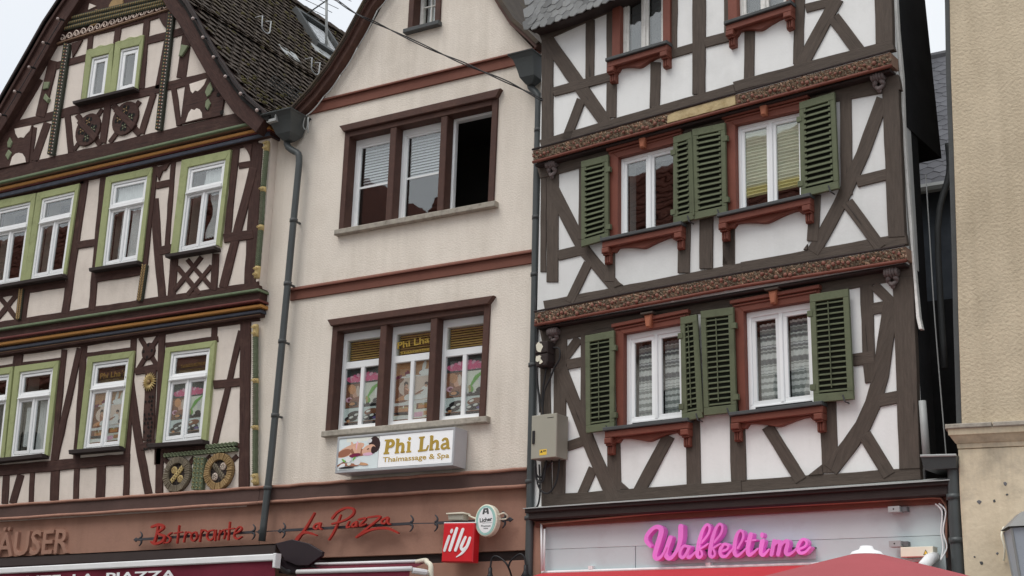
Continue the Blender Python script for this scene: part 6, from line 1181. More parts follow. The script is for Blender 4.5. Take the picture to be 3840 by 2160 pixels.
# ---- posters in the panes
def P_(mb_by, mat): return mb_by.setdefault(mat, [])
def poster(q, off, house, kind, label):
    """q: full printed sheet (TL,TR,BR,BL); flat print in thin layers behind the glass"""
    ps = thing('window_poster', label, 'poster', house); lay = [0]
    W_, H_ = qw(q), qh(q)
    def rect(s0, s1, t0, t1, mat): lay[0] += 1; mb = MB(); a = sub(q, s0, s1, t0, t1); o = -(off+.0001*lay[0]); mb.add([(p[0], o, p[1]) for p in a], [(3, 2, 1, 0)]); mb.build('print', mat, ps)
    def el(s_, t_, rs, rt_, mat, ang=0): lay[0] += 1; mb = MB(); mb.ell(bil(q, s_, t_), rs*W_, rt_*H_, off+.0001*lay[0], 14, ang); mb.build('print', mat, ps)
    if kind == 'lotus':
        rect(0, 1, 0, 1, 'pr_black'); rect(0, 1, 0, .26, 'pr_teal'); rect(0, .47, .268, .68, 'pr_brown'); rect(.47, 1, .268, .68, 'pr_pale'); rect(0, 1, .69, .93, 'pr_mint')
        for a in range(-5, 6): el(.5+.078*a, .15+.008*abs(a), .06, .088, 'pr_pink' if a % 2 else 'pr_pinkpale', -a*.25)
        for a in range(-3, 4): el(.5+.10*a, .19, .055, .055, 'pr_pink', -a*.38)
        el(.5, .14, .06, .03, 'pr_pinkpale'); el(.28, .42, .10, .115, 'skin', .12); el(.17, .36, .10, .09, 'pr_orange', .6); el(.34, .40, .05, .10, 'pr_beige', .1); el(.10, .54, .09, .045, 'pr_pinkpale'); el(.12, .545, .05, .03, 'pr_plum'); el(.26, .54, .14, .03, 'skin_dark', .25); el(.22, .62, .13, .04, 'pr_black'); el(.2, .615, .08, .028, 'pr_orange'); el(.29, .33, .01, .02, 'hair')
        for a in range(7): el(.66+.035*a, .46-.02*a, .018, .14, 'pr_green', -.5-.06*a)
        el(.62, .58, .08, .06, 'pr_green'); el(.6, .56, .035, .06, 'carved_yellow', .2); el(.86, .45, .05, .08, 'pr_white', .1); rect(.52, 1, .62, .68, 'pr_black'); el(.85, .6, .09, .05, 'pr_black'); el(.7, .63, .03, .012, 'pr_white'); el(.56, .6, .02, .05, 'pr_white')
        for s_, t_, m_ in ((.28, .80, 'pr_black'), (.74, .78, 'pr_brown'), (.2, .87, 'pr_black'), (.72, .87, 'pr_black')): el(s_, t_, .19, .055, m_, .1)
        for s_, t_ in ((.33, .81), (.2, .85), (.66, .77), (.76, .84), (.42, .86), (.6, .87)): el(s_, t_, .06, .02, 'pr_white', .2); el(s_+.02, t_, .03, .01, 'pr_pale')
        rect(0, 1, .93, .945, 'pr_brown'); el(.86, .89, .08, .02, 'pr_purple'); el(.12, .91, .05, .02, 'pr_orange')
    else:
        rect(0, 1, 0, 1, 'pr_beige'); rect(0, 1, 0, .25, 'pr_wood'); rect(0, 1, .235, .262, 'pr_white'); rect(0, .22, .262, .70, 'pr_brown'); el(.5, .43, .42, .18, 'pr_beige'); el(.45, .36, .3, .1, 'pr_pinkpale') if False else None
        for a in range(4): rect(0, .45, .04+.05*a, .048+.05*a, 'pr_orange')
        for s_, t_ in ((.12, .235), (.33, .17), (.28, .2), (.44, .2), (.66, .2), (.72, .18), (.05, .24)): el(s_, t_, .06, .025, 'pr_plum', s_*7)
        el(.36, .22, .1, .022, 'pr_white'); el(.82, .2, .2, .055, 'pr_white'); el(.76, .09, .05, .09, 'pr_white', -.25); el(.93, .1, .05, .09, 'pr_pale', -.2)
        el(.30, .50, .06, .12, 'skin_dark', .15); el(.29, .37, .055, .045, 'hair', .3); el(.30, .40, .035, .03, 'skin'); el(.4, .49, .15, .018, 'skin', -.45); el(.2, .62, .17, .05, 'pr_orange', .2); el(.34, .6, .09, .05, 'pr_white', .3)
        el(.8, .52, .10, .085, 'pr_white', .3); el(.84, .4, .05, .035, 'hair'); el(.83, .43, .03, .025, 'skin'); el(.66, .53, .13, .016, 'skin_dark', .35); el(.72, .61, .26, .045, 'pr_white', .05); el(.95, .6, .06, .04, 'pr_black')
        rect(0, 1, .665, .735, 'pr_white'); el(.15, .665, .2, .02, 'pr_brown', .05); rect(0, 1, .735, 1, 'pr_pale'); rect(0, .5, .735, .9, 'pr_brown'); rect(.6, 1, .72, .82, 'pr_brown')
        for s_, t_ in ((.25, .80), (.78, .765)): rect(s_-.13, s_+.13, t_-.025, t_+.04, 'pr_orange'); el(s_, t_-.025, .13, .014, 'carved_yellow'); el(s_, t_-.04, .012, .025, 'pr_white')
        el(.25, .875, .28, .025, 'pr_black', -.08); el(.3, .94, .26, .03, 'pr_white'); rect(.55, .78, .87, .95, 'pr_pinkpale'); rect(.8, 1, .86, .93, 'pr_wood'); rect(0, 1, .97, 1, 'pr_brown')
for i, kd in ((0, 'lotus'), (1, 'pair'), (2, 'lotus')):
    inn = c_panes['l', i]; poster(sub(inn, .0, 1, .335, 1), -.165, 'C', kd, ('massage poster with pink lotus left of the couple poster in the triple window', 'massage poster with seated couple between two lotus posters', 'massage poster with pink lotus at the downpipe side of the triple window')[i])
for key, kd in ((('L1', 2), 'pair'), (('L1', 3), 'lotus')):
    h1, h2, h3, off = win_l[key]; poster([h2[0], h3[1], h3[2], h2[3]], off-.02, 'L', kd, 'massage poster with seated couple in a green framed window' if kd == 'pair' else 'massage poster with pink lotus in a green framed window')
    ps = thing('window_sign', 'dark window sign lettered %s in gold above the poster' % ('with the shop name' if kd == 'pair' else 'with a telephone number'), 'window sign', 'L')
    mb = MB(); mb.prism(h1, off-.05, off-.03, 0); mb.build('panel', 'pr_dkwin', ps)
    if kd == 'pair': text("Phi Lha´s", bil(h1, .06, .68), bil(h1, .97, .64), qh(h1)*.36, off-.0285, .003, 'gold_dark', 'lettering', ps, fat=.02)
    else: text('Tel.06032/8279339', bil(h1, .12, .62), bil(h1, .93, .60), qh(h1)*.2, off-.0285, .003, 'gold_dark', 'lettering', ps, fat=.01)
    for t in (.78, .86, .93):
        mb = MB(); mb.prism(sub(h1, .1, .98, t, t+.02), off-.0295, off-.0285, 0); mb.build('gold_line', 'gold_dark', ps)
inn = c_panes['l', 1]; ps = thing('window_lettering', 'gold shop name lettering on the pane of the middle top light', 'lettering', 'C')
text("Phi Lha´", bil(inn, .02, .165), bil(inn, .98, .13), .085, -.149, .003, 'gold', 'lettering', ps, fat=.02)
text("Thaimassage", bil(inn, .1, .235), bil(inn, .98, .215), .028, -.149, .003, 'gold', 'lettering', ps, fat=.01)

# ---- rainwater pipes
def dpipe(pts, off, r, house, label, hop=None, name='downpipe', wob_=0):
    p = thing(name, label, 'downpipe', house); mb = MB(); mb.tube(smoothline([(u, -off, z) for u, z in pts], 3), r, 12); mb.build('pipe', 'pipe_metal', p, smooth=True); return p
pp = [x for x in PIPE1]; pp[5] = (.652, 8.6)
d1 = dpipe([(pp[0][0], pp[0][1]+.05)]+pp[1:5]+[(.66, 8.6)]+pp[6:], .14, .047, 'C', 'grey downpipe with bent neck below the hopper between carved house and cream house')
for z in (7.9, 7.0, 6.2, 5.2, 4.25):
    u = [.645, .627, .61, .588, .556][[7.9, 7.0, 6.2, 5.2, 4.25].index(z)]; mb = MB(); mb.tube([(u, -.14, z+.025), (u, -.14, z-.025)], .056, 12); mb.build('collar', 'lead_dark', d1, smooth=True); mb = MB(); mb.box(u-.012, u+.012, -.1, .01, z-.012, z+.012); mb.build('bracket', 'lead_dark', d1)
def hopper(par, tl, tr, bl, br, zt, zm, zb, off0, off1, dep0, dep1):
    mb = MB(); T4 = [(tl, -off1), (tr, -off1), (tr, -off0), (tl, -off0)]; B4 = [(bl, -dep1), (br, -dep1), (br, -dep0), (bl, -dep0)]
    lv = []
    for k in range(6):
        t = k/5; tt = t**.6; z = zt+(zm-zt)*t; lv.append([(a[0]+(b[0]-a[0])*tt, a[1]+(b[1]-a[1])*tt, z) for a, b in zip(T4, B4)])
    lv.append([((bl+br)/2+(x-(bl+br)/2)*.45, (-(dep0+dep1)/2)+(y+(dep0+dep1)/2)*.45, zb) for x, y, z in lv[-1]])
    vs = [p for l in lv for p in l]; fs = [(4*i+k, 4*i+4+k, 4*i+4+(k+1) % 4, 4*i+(k+1) % 4) for i in range(len(lv)-1) for k in range(4)]; fs.append((3, 2, 1, 0)) if False else None
    fs.append(tuple(range(len(vs)-4, len(vs)))); mb.add(vs, fs); mb.build('hopper', 'pipe_metal', par)
    mb = MB(); z = zt
    for (a, b) in zip(T4, T4[1:]+T4[:1]): mb.tube([(a[0], a[1], z), (b[0], b[1], z)], .012, 6)
    mb.build('hopper_rim', 'pipe_metal', par)
hopper(d1, .17, .70, .34, .60, 9.44, 9.17, 9.09, .0, .45, .04, .30)
d2 = dpipe([(4.317, 9.27), (4.33, 9.12), (4.427, 8.99), (4.45, 8.85), (4.45, 7.9), (4.455, 6.93), (4.463, 5.96), (4.463, 4.45), (4.468, 3.45), (4.465, 2.0), (4.465, 0)], .10, .047, 'C', 'long grey downpipe between the cream house and the shuttered timber house')
hopper(d2, 4.13, 4.48, 4.25, 4.46, 9.50, 9.2, 9.12, .0, .35, .04, .25)
for z in (8.5, 7.35, 6.62, 5.5, 4.12, 3.7): mb = MB(); mb.tube([(4.455, -.10, z+.022), (4.455, -.10, z-.022)], .055, 12); mb.build('collar', 'lead_dark', d2, smooth=True)
d3 = dpipe([(5.03, 3.92), (5.02, 3.7), (5.01, 3.4), (5.01, 2.9), (5.01, 0)], .15, .062, 'R', 'thick dark downpipe under the gutter at the mouth of the narrow gap')
mb = MB(); mb.add([(4.76, -.28, 3.985), (5.10, -.28, 3.965), (5.10, .3, 3.965), (4.76, .3, 3.985), (4.78, -.25, 3.86), (5.08, -.25, 3.85), (5.08, .3, 3.85), (4.78, .3, 3.86)], [(0, 4, 5, 1), (1, 5, 6, 2), (4, 7, 6, 5), (3, 7, 4, 0)]); mb.build('gutter_box', 'pipe_metal', d3)
mb = MB(); mb.tube([(4.76, -.28, 3.985), (5.10, -.28, 3.965)], .012, 6); mb.build('gutter_rim', 'zinc', d3)
for z in (3.2, 3.6): mb = MB(); mb.tube([(5.01, -.15, z+.025), (5.01, -.15, z-.025)], .072, 12); mb.build('collar', 'pipe_metal', d3, smooth=True)

# ---- light box sign
q0, q1, q2 = SIGN_LB
sg = thing('light_box_sign', 'illuminated aluminium light box sign lettered in gold under the poster window', 'sign', 'C')
mb = MB(); mb.prism(q0, .03, .285, .01); mb.build('case', 'alu', sg)
mb = MB(); inn = ring(mb, q0, .028, .28, .30, .004); mb.build('rim', 'alu', sg)
mb = MB(); mb.prism(q2, .27, .292, 0); mb.build('face', 'lightbox', sg)
pc_ = empty('picture', (0, 0, 0), 0, sg); lay = [0]
def lrect(s0, s1, t0, t1, mat): lay[0] += 1; mb = MB(); a = sub(q1, s0, s1, t0, t1); o = -(.2915+.0003*lay[0]); mb.add([(p[0], o, p[1]) for p in a], [(3, 2, 1, 0)]); mb.build('print', mat, pc_)
def lell(s_, t_, rs, rt_, mat, ang=0): lay[0] += 1; mb = MB(); mb.ell(bil(q1, s_, t_), rs*qw(q1), rt_*qh(q1), .2915+.0003*lay[0], 18, ang); mb.build('print', mat, pc_)
lrect(0, 1, 0, 1, 'pr_mint'); lrect(.2, 1, 0, .12, 'pr_pale'); lell(.3, .38, .36, .16, 'skin', .28); lell(.16, .46, .17, .12, 'skin_dark', .2); lell(.5, .45, .2, .13, 'skin_dark', -.2); lell(.9, .25, .14, .26, 'hair', .2); lell(.76, .40, .17, .15, 'skin', .3); lell(.7, .5, .1, .07, 'skin', -.2); lell(.75, .54, .13, .05, 'pr_pinkpale'); lell(.88, .42, .06, .12, 'hair')
for k in range(4): lell(.37+.02*k, .26+.05*k, .035, .17, 'skin', .5); lell(.47+.025*k, .28+.04*k, .03, .17, 'pr_pinkpale' if k == 0 else 'skin', -.1)
lell(.75, .38, .03, .015, 'hair', .3); lell(.43, .55, .14, .06, 'pr_plum', .1); lell(.78, .12, .06, .07, 'pr_white'); lell(.1, .8, .16, .03, 'pr_brown', .4); lell(.3, .84, .24, .05, 'skin_dark', -.1); lell(.62, .84, .16, .045, 'pr_wood', -.15); lell(.5, .76, .09, .11, 'pr_white'); lell(.28, .68, .07, .09, 'pr_white'); lell(.12, .88, .09, .07, 'pr_white', .4); lell(.3, .82, .05, .05, 'pr_pale'); lell(.16, .7, .06, .03, 'pr_green', -.6); lell(.42, .66, .05, .03, 'pr_green', .8); lell(.24, .93, .2, .03, 'pr_black')
for a, b in ((0, 4), (4, 9), (9, 12), (12, 16), (16, 21), (21, 24)):
    lt = MB()
    for st in PHI[a:b]: ribbon(lt, st, .285, .2945, 4, False)
    if a == 9: u, z, w = PHIDOT[0]; lt.prism([(u+w/2*math.cos(k*.45), z+w/2*math.sin(k*.45)) for k in range(14)], .285, .2952, 0)
    lt.build('letter', 'gold', sg)
p0, p1, pc = SPA; text('Thaimassage & Spa', p0, p1, (pc[1]-p0[1])*.98, .2925, .002, 'gold', 'lettering', sg, fat=.016)
mb = MB(); mb.tube(smoothline([(1.77, -.2, 4.5), (1.68, -.12, 4.49), (1.62, -.02, 4.46)], 4), .008, 6); mb.build('supply_cable', 'cable', sg)

# ---- wrought iron rods and lettering over the ground floor
rod = thing('iron_sign_bar', 'wrought iron bar with scroll ends carrying the red restaurant lettering', 'iron bar', 'C')
R0_ = [(a, b) for a, b in ROD]
zz = [p[1] for p in R0_]
def bar(a, b, w=.022): mb = MB(); mb.tube([(a[0], -.09, a[1]), (b[0], -.09, b[1])], w, 4); mb.build('bar', 'iron', rod)
ends = [R0_[1], R0_[2], R0_[5], R0_[7], R0_[8], R0_[10]]
bar(R0_[0], R0_[2]); bar(R0_[2], R0_[5], .008); bar(R0_[5], R0_[7]); bar(R0_[7], R0_[8], .008); bar(R0_[8], R0_[11])
for e in ends:
    for s_ in (1, -1):
        mb = MB(); mb.tube([(e[0]+.035*math.sin(k*.55)*(1 if s_ > 0 else 1)-.01, -.095, e[1]+s_*(.012+.075*(1-math.cos(k*.42))/1.6)) for k in range(7)], [.017, .016, .015, .014, .012, .010, .007], 6); mb.build('scroll_end', 'iron', rod, smooth=True)
for e in (R0_[0], R0_[3], R0_[4], R0_[11]): mb = MB(); mb.prism([(e[0]-.045, e[1]), (e[0], e[1]-.03), (e[0]+.045, e[1]), (e[0], e[1]+.03)], .08, .10, .004); mb.build('spear_tip', 'iron', rod)
def letters(name, strokes, label, house, d0, d1, mat, cuts, thin=1, extra=None):
    o = thing(name, label, 'lettering', house)
    for a, b in zip(cuts, cuts[1:]):
        mb = MB()
        for st in strokes[a:b]: ribbon(mb, [(u, z, w*thin) for u, z, w in st], d0, d1, 5)
        if extra and a == extra[0]: extra[1](mb)
        mb.build('letter', mat, o)
    return o
letters('wall_lettering', BISTRO, 'red handwritten Bistrorante lettering fixed to the iron bar left of the downpipe', 'C', .12, .15, 'letter_red', (0, 2, 3, 4, 6, 8, 9, 11, 13, 15, 17, 18), .62)
letters('wall_lettering', PIAZZA, 'red brush script La Piazza lettering with a long underline swash', 'C', .12, .15, 'letter_red', (0, 2, 3, 5, 6, 7, 8, 10, 11), .7)
def wdot(mb):
    u, z, w = WAFDOT[0]; mb.prism([(u+w*.36*math.cos(a*.42)-.006, z+w*.5*math.sin(a*.42)) for a in range(15)], .03, .105, 0)
wl = letters('wall_lettering', WAF, 'pink raised Waffeltime script lettering on the grey shop board', 'R', .02, .10, 'letter_pink_glow', (0, 2, 4, 5, 6, 7, 8, 10, 11, 14, 15), 1, (10, wdot))
a, b, c, d = WAFBAR; mb = MB(); mb.prism([(a[0], a[1]-.012), (b[0], b[1]-.012), b, a], -.02, .03, 0); mb.build('mounting_rail', 'lead_dark', wl); mb = MB(); mb.prism([(d[0], d[1]), (c[0], c[1]), (b[0], b[1]-.014), (a[0], a[1]-.014)], -.022, -.006, 0); mb.build('mounting_plate', 'board_grey', wl)
# ---- red cafe sign
il = thing('cafe_sign', 'square red box sign with white illy script hanging from the iron bar', 'sign', 'C'); q = ILLYQ
mb = MB(); mb.prism(q, .13, .255, .012); mb.build('box', 'sign_red', il); mb = MB(); mb.prism(sub(q, -.01, 1.02, -.03, .0), .14, .245, .004); mb.build('top_cap', 'white_metal', il)
for a, b in ((0, 1), (1, 2), (2, 3), (3, 5)):
    mb = MB()
    for st in ILLY[a:b]: ribbon(mb, st, .25, .259, 5)
    if a == 0: u, z, w = ILLYDOT[1]; mb.prism([(u+w*.42*math.cos(k*.42)+.25*w*.5*math.sin(k*.42), z-.012+w*.62*math.sin(k*.42)) for k in range(15)], .25, .2595, 0)
    mb.build('letter', 'sign_white', il)
tr = thing('sign_transformer', 'beige transformer box on the iron bar above the red sign', 'transformer', 'C'); a, b, c, d = TRAFO
mb = MB(); mb.prism([(d[0], d[1]), (c[0]+.02, c[1]), (c[0]+.02, a[1]-.01), (a[0], a[1]-.01)], .10, .22, .008); mb.build('case', 'cabinet', tr); mb = MB(); mb.prism([(a[0]-.01, a[1]-.01), (b[0], b[1]-.012), (b[0]-.02, b[1]+.008), (a[0]-.01, a[1]+.006)], .09, .24, .004); mb.build('lid', 'beer_rim', tr)
mb = MB(); mb.tube(smoothline([(b[0], -.15, b[1]-.02), (b[0]+.05, -.13, b[1]-.045), (b[0]+.12, -.13, b[1]-.065)], 4), .009, 6); mb.build('supply_cable', 'beer_rim', tr)
# ---- oval beer sign
c, tp, lf = OVAL; rx = math.dist(c, lf); rz = math.dist(c, tp); ov = thing('beer_sign', 'oval pale green Licher beer sign beside the red cafe sign', 'sign', 'C')
mb = MB(); mb.prism(ellpoly(c, rx, rz, 32), .13, .215, .008); mb.build('rim', 'beer_rim', ov); mb = MB(); mb.prism(ellpoly(c, rx*.90, rz*.93, 32), .20, .219, .003); mb.build('field', 'beer_green', ov); mb = MB(); mb.prism(ellpoly((c[0], c[1]), rx*.68, rz*.80, 32), .2, .2205, .002); mb.build('field', 'sign_white', ov)
t_ = OVTXT; text('Licher', t_[0], t_[1], (t_[2][1]-t_[0][1])*.72, .2210, .002, 'black_paint', 'lettering', ov, fat=.02); text('Premium', t_[3], t_[4], .022, .2210, .002, 'lead_dark', 'lettering', ov); text('PILSENER', t_[5], t_[6], .010, .2210, .002, 'lead_dark', 'lettering', ov)
mb = MB(); z0 = t_[0][1]-.012; mb.prism(rectp(t_[0][0]+.035, t_[1][0], z0, z0+.004), .2, .2215, 0); mb.build('rule', 'lead_dark', ov)
mb = MB()
for pl_ in ([(-.045, .07), (-.02, .07), (-.008, .115), (-.035, .125)], [(.045, .07), (.02, .07), (.008, .115), (.035, .125)], [(-.03, .10), (0, .085), (.03, .10), (.03, .115), (0, .10), (-.03, .115)], [(-.035, .12), (.035, .12), (.03, .14), (-.03, .14)]): mb.prism([(c[0]+x, c[1]+z) for x, z in pl_], .2, .2216+.0002*pl_[0][1], 0)
mb.build('emblem', 'lead_dark', ov)
mb = MB(); mb.tube(smoothline([(c[0]+rx, -.17, c[1]+.06), (c[0]+rx+.06, -.17, c[1]+.08), (c[0]+rx+.09, -.13, c[1]+.05), (c[0]+rx+.06, -.11, c[1]+.02), (c[0]+rx, -.15, c[1]+.012)], 4), .009, 6); mb.build('supply_cable', 'beer_rim', ov)

# ---- gooseneck lamp
gl = thing('wall_lamp', 'black twin gooseneck wall lamp beside the long downpipe', 'lamp', 'C'); A = LAMP[:6]; Bq = LAMP[6:]
mb = MB(); mb.tube(smoothline([(A[0][0], -.02, A[0][1]-.2), (A[0][0], -.12, A[0][1])]+[(u, -.2, z) for u, z in A[1:]], 4), .011, 8); mb.build('arm', 'black_paint', gl, smooth=True)
mb = MB(); mb.tube(smoothline([(u, -.2, z) for u, z in Bq], 4), .011, 8); mb.build('arm', 'black_paint', gl, smooth=True)
for e in (A[-1], Bq[-1]):
    mb = MB(); mb.tube([(e[0], -.2, e[1]+.01), (e[0], -.2, e[1]-.05), (e[0], -.2, e[1]-.07), (e[0], -.2, e[1]-.16)], [.022, .024, .03, .075], 14); mb.build('lamp_shade', 'black_paint', gl, smooth=True)
mb = MB(); mb.prism(rectp(A[0][0]-.04, A[0][0]+.04, A[0][1]-.35, A[0][1]-.05), 0, .03, .006); mb.build('wall_plate', 'black_paint', gl)

# ---- awnings
aw = thing('awning', 'burgundy awning with white front rail and letters under a dark cassette', 'awning', 'C')
z1 = 3.47; u1 = 1.10
mb = MB(); mb.prism([(-6.3, 3.30), (u1, 3.34), (u1, z1), (-6.3, 3.44)], .02, .55, .012); mb.build('cassette', 'cassette', aw)
mb = MB(); mb.add([(-6.3, -.56, 3.44), (u1, -.56, z1+.004), (u1, -.02, z1+.06), (-6.3, -.02, 3.50)], [(0, 1, 2, 3)]); mb.build('cassette_top', 'cassette', aw)
cap_ = [(0.02, 3.26), (.06, 3.50), (.30, 3.55), (.54, 3.49), (.70, 3.39), (.66, 3.28), (.45, 3.17), (.2, 3.19)]
cq = AWN_CAP; mb = MB(); mb.prism([(u, z) for u, z in cq], .50, .545, .006); mb.build('end_cap', 'cassette_cap', aw)
mb = MB(); mb.box(1.15, 1.55, -.5, -.05, 3.12, 3.3); mb.build('end_bracket', 'cassette_cap', aw)
br0, br1 = AWN_BAR; br0 = (-6.0, br0[1]-.02)
mb = MB(); mb.prism([(br0[0], br0[1]-.045), (br1[0], br1[1]-.045), (br1[0], br1[1]+.035), (br0[0], br0[1]+.035)], 1.04, 1.11, .012); mb.build('front_rail', 'white_metal', aw)
mb = MB(); mb.prism([(br1[0]-.01, br1[1]-.13), (br1[0]+.03, br1[1]-.13), (br1[0]+.035, br1[1]+.04), (br1[0]-.01, br1[1]+.04)], 1.02, 1.12, .008); mb.build('rail_end', 'white_metal', aw)
mb = MB(); mb.add([(-6.2, -.3, 3.32), (1.0, -.3, 3.36), (br1[0], -1.05, br1[1]), (br0[0], -1.05, br0[1]), (-6.2, -.3, 3.30), (1.0, -.3, 3.34), (br1[0], -1.05, br1[1]-.02), (br0[0], -1.05, br0[1]-.02)], [(0, 3, 2, 1), (4, 5, 6, 7), (1, 2, 6, 5)]); mb.build('fabric', 'burgundy_shaded', aw)
n = 40; mb = MB(); vs = []
for i in range(n+1):
    u = br0[0]+(br1[0]-br0[0])*i/n; z = br0[1]+(br1[1]-br0[1])*i/n-.04; vs += [(u, -1.075-.006*math.sin(i*.9), z), (u, -1.08-.02*math.sin(i*.9+.5), z-.30)]
mb.add(vs, [(2*i, 2*i+1, 2*i+3, 2*i+2) for i in range(n)]); mb.build('valance', 'burgundy', aw, smooth=True)
ta, tb, tc_, td = AWN_TXT; text_letters('BISTRORANTE  LA  PIAZZA', (ta[0]-1.75, ta[1]-.012), (tb[0]+.04, tb[1]), .11, 1.105, .004, 'sign_white', 'letter', aw, fat=.02)
for k in (.25, .5): pass
mb = MB(); mb.tube([(1.25, -.3, 3.15), (1.35, -.6, 3.12), (1.52, -1.03, 3.17)], .03, 8); mb.build('folding_arm', 'lead_dark', aw); mb = MB(); mb.tube([(1.3, -.35, 3.06), (1.55, -.5, 3.05), (1.62, -.55, 3.07)], .035, 8); mb.build('gear_box', 'lead_dark', aw)
mb = MB(); mb.tube(smoothline([(1.6, -.5, 3.2), (1.9, -.45, 3.14), (2.3, -.4, 3.06), (2.6, -.4, 3.0)], 4), .01, 6); mb.build('crank_cable', 'cable', aw)
aw2 = thing('awning', 'short burgundy awning with two white rails under the red La Piazza lettering', 'awning', 'C'); (a, b), (c_, d_) = AWN2_TOP, AWN2_BAR
mb = MB(); mb.tube([(a[0]-.2, -.30, a[1]), (b[0], -.30, b[1])], .02, 10); mb.build('top_rail', 'white_metal', aw2, smooth=True)
mb = MB(); mb.tube([(c_[0]-.2, -.9, c_[1]), (d_[0], -.9, d_[1])], .027, 12); mb.build('front_rail', 'white_metal', aw2, smooth=True)
mb = MB(); mb.add([(a[0]-.2, -.28, a[1]-.02), (b[0], -.28, b[1]-.02), (d_[0], -.9, d_[1]-.01), (c_[0]-.2, -.9, c_[1]-.01)], [(0, 3, 2, 1)]); mb.add([(c_[0]-.2, -.9, c_[1]-.02), (d_[0]-.02, -.9, d_[1]-.02), (d_[0]-.02, -.93, d_[1]-.26), (c_[0]-.2, -.93, c_[1]-.26)], [(3, 2, 1, 0)]); mb.build('fabric', 'burgundy', aw2)
mb = MB(); m4 = AWN2_ARM; mb.tube(smoothline([(b[0]-.1, -.3, b[1]-.01), (b[0]+.1, -.42, b[1]-.01), (m4[0][0]-.06, -.55, m4[0][1]-.005), (m4[1][0]-.02, -.6, m4[1][1]), (m4[2][0], -.6, m4[2][1]), (m4[2][0], -.6, m4[2][1]-.1)], 4), .03, 10); mb.build('side_arm', 'beer_rim', aw2, smooth=True)
mb = MB(); mb.tube([(d_[0], -.88, d_[1]-.02), (d_[0]+.08, -.75, d_[1]-.03), (m4[2][0]-.05, -.62, d_[1]-.02)], .035, 8); mb.build('arm_joint', 'white_metal', aw2)
aw3 = thing('awning', 'bright red awning below the grey shop board with pink lettering', 'awning', 'R')
z_ = 3.085; n = 24; mb = MB(); vs = []
for i in range(n+1):
    t = i/n; u = .20+(4.72-.20)*t; zt = 3.075-.04*t; vs += [(u, -.04, zt), (u+.0, -1.5, zt-.42+.012*math.sin(i*1.1)), (u, -1.52, zt-.62+.012*math.sin(i*1.1))]
mb.add(vs, [(3*i, 3*i+1, 3*i+4, 3*i+3) for i in range(n)]+[(3*i+1, 3*i+2, 3*i+5, 3*i+4) for i in range(n)]); mb.build('fabric', 'awning_red', aw3, smooth=True)
mb = MB(); mb.tube([(.19, -.02, 3.085), (4.74, -.02, 3.045)], .018, 8); mb.build('wall_rail', 'white_metal', aw3); mb = MB(); mb.tube([(.2, -1.5, 2.65), (4.72, -1.5, 2.61)], .03, 8); mb.build('front_rail', 'white_metal', aw3)
mb = MB(); mb.tube([(4.76, -.06, 3.07), (4.78, -.25, 3.03), (4.80, -.5, 2.93)], [.05, .055, .05], 10); mb.build('side_arm', 'white_metal', aw3, smooth=True)

# ---- things on the shop board
for i, q in enumerate(R_FLOOD):
    f = thing('spot_lamp', ('small grey spot lamp high on the grey shop board', 'small grey spot lamp above the white switch box')[i], 'lamp', 'R'); u = q[0][0]; z = q[0][1]
    mb = MB(); mb.box(u, u+.115, -.13, -.03, z-.055, z+.0); mb.build('housing', 'lamp_grey', f); mb = MB(); mb.box(u+.115, u+.17, -.09, -.02, z-.05, z-.005); mb.build('bracket', 'slate_grey', f); mb = MB(); mb.ell((u+.055, z-.027), .008, .008, .1305, 10); mb.build('screw', 'hole_black', f)
bx = thing('switch_box', 'long cream switch box with a warning triangle at the end of the shop board', 'switch box', 'R'); q = R_BOX
mb = MB(); mb.prism([(q[3][0], q[3][1]), (q[2][0]-.05, q[3][1]-.005), (q[1][0]-.005, q[1][1]), (q[0][0], q[0][1])], .02, .13, .004); mb.build('case', 'beer_rim', bx); u = q[2][0]-.14; z = q[3][1]+.012
mb = MB(); mb.prism([(u, z), (u+.05, z), (u+.025, z+.048)], .13, .1312, 0); mb.build('warning_mark', 'black_paint', bx); mb = MB(); mb.prism([(u+.008, z+.005), (u+.042, z+.005), (u+.025, z+.038)], .13, .1318, 0); mb.build('warning_mark', 'warning_yellow', bx)
cd = thing('conduit', 'thin pale conduit running under the dark fascia and down beside the shop board', 'conduit', 'R')
mb = MB(); mb.tube([(u, -.065, z) for u, z in R_CONDUIT], .012, 6); mb.build('tube', 'salmon_trim', cd, smooth=True)
for (a, b) in ((0, 1), (2, 3)): mb = MB(); p, q = R_WHITEL[a], R_WHITEL[b]; mb.tube([(p[0], -.065, p[1]), (q[0], -.065, q[1])], .013, 6); mb.build('tube', 'white_metal', cd, smooth=True)
cv = thing('cable', 'pair of white cables hanging beside the switch box at the shop corner', 'cable', 'R')
for k, du in enumerate((0, .035)): mb = MB(); mb.tube(smoothline([(4.80+du, -.08, 3.56), (4.86+du, -.08, 3.48), (4.84+du*.6, -.08, 3.3), (4.85+du, -.08, 3.15), (4.82, -.09, 3.03)], 5), .008, 6); mb.build('strand', 'white_metal', cv, smooth=True)
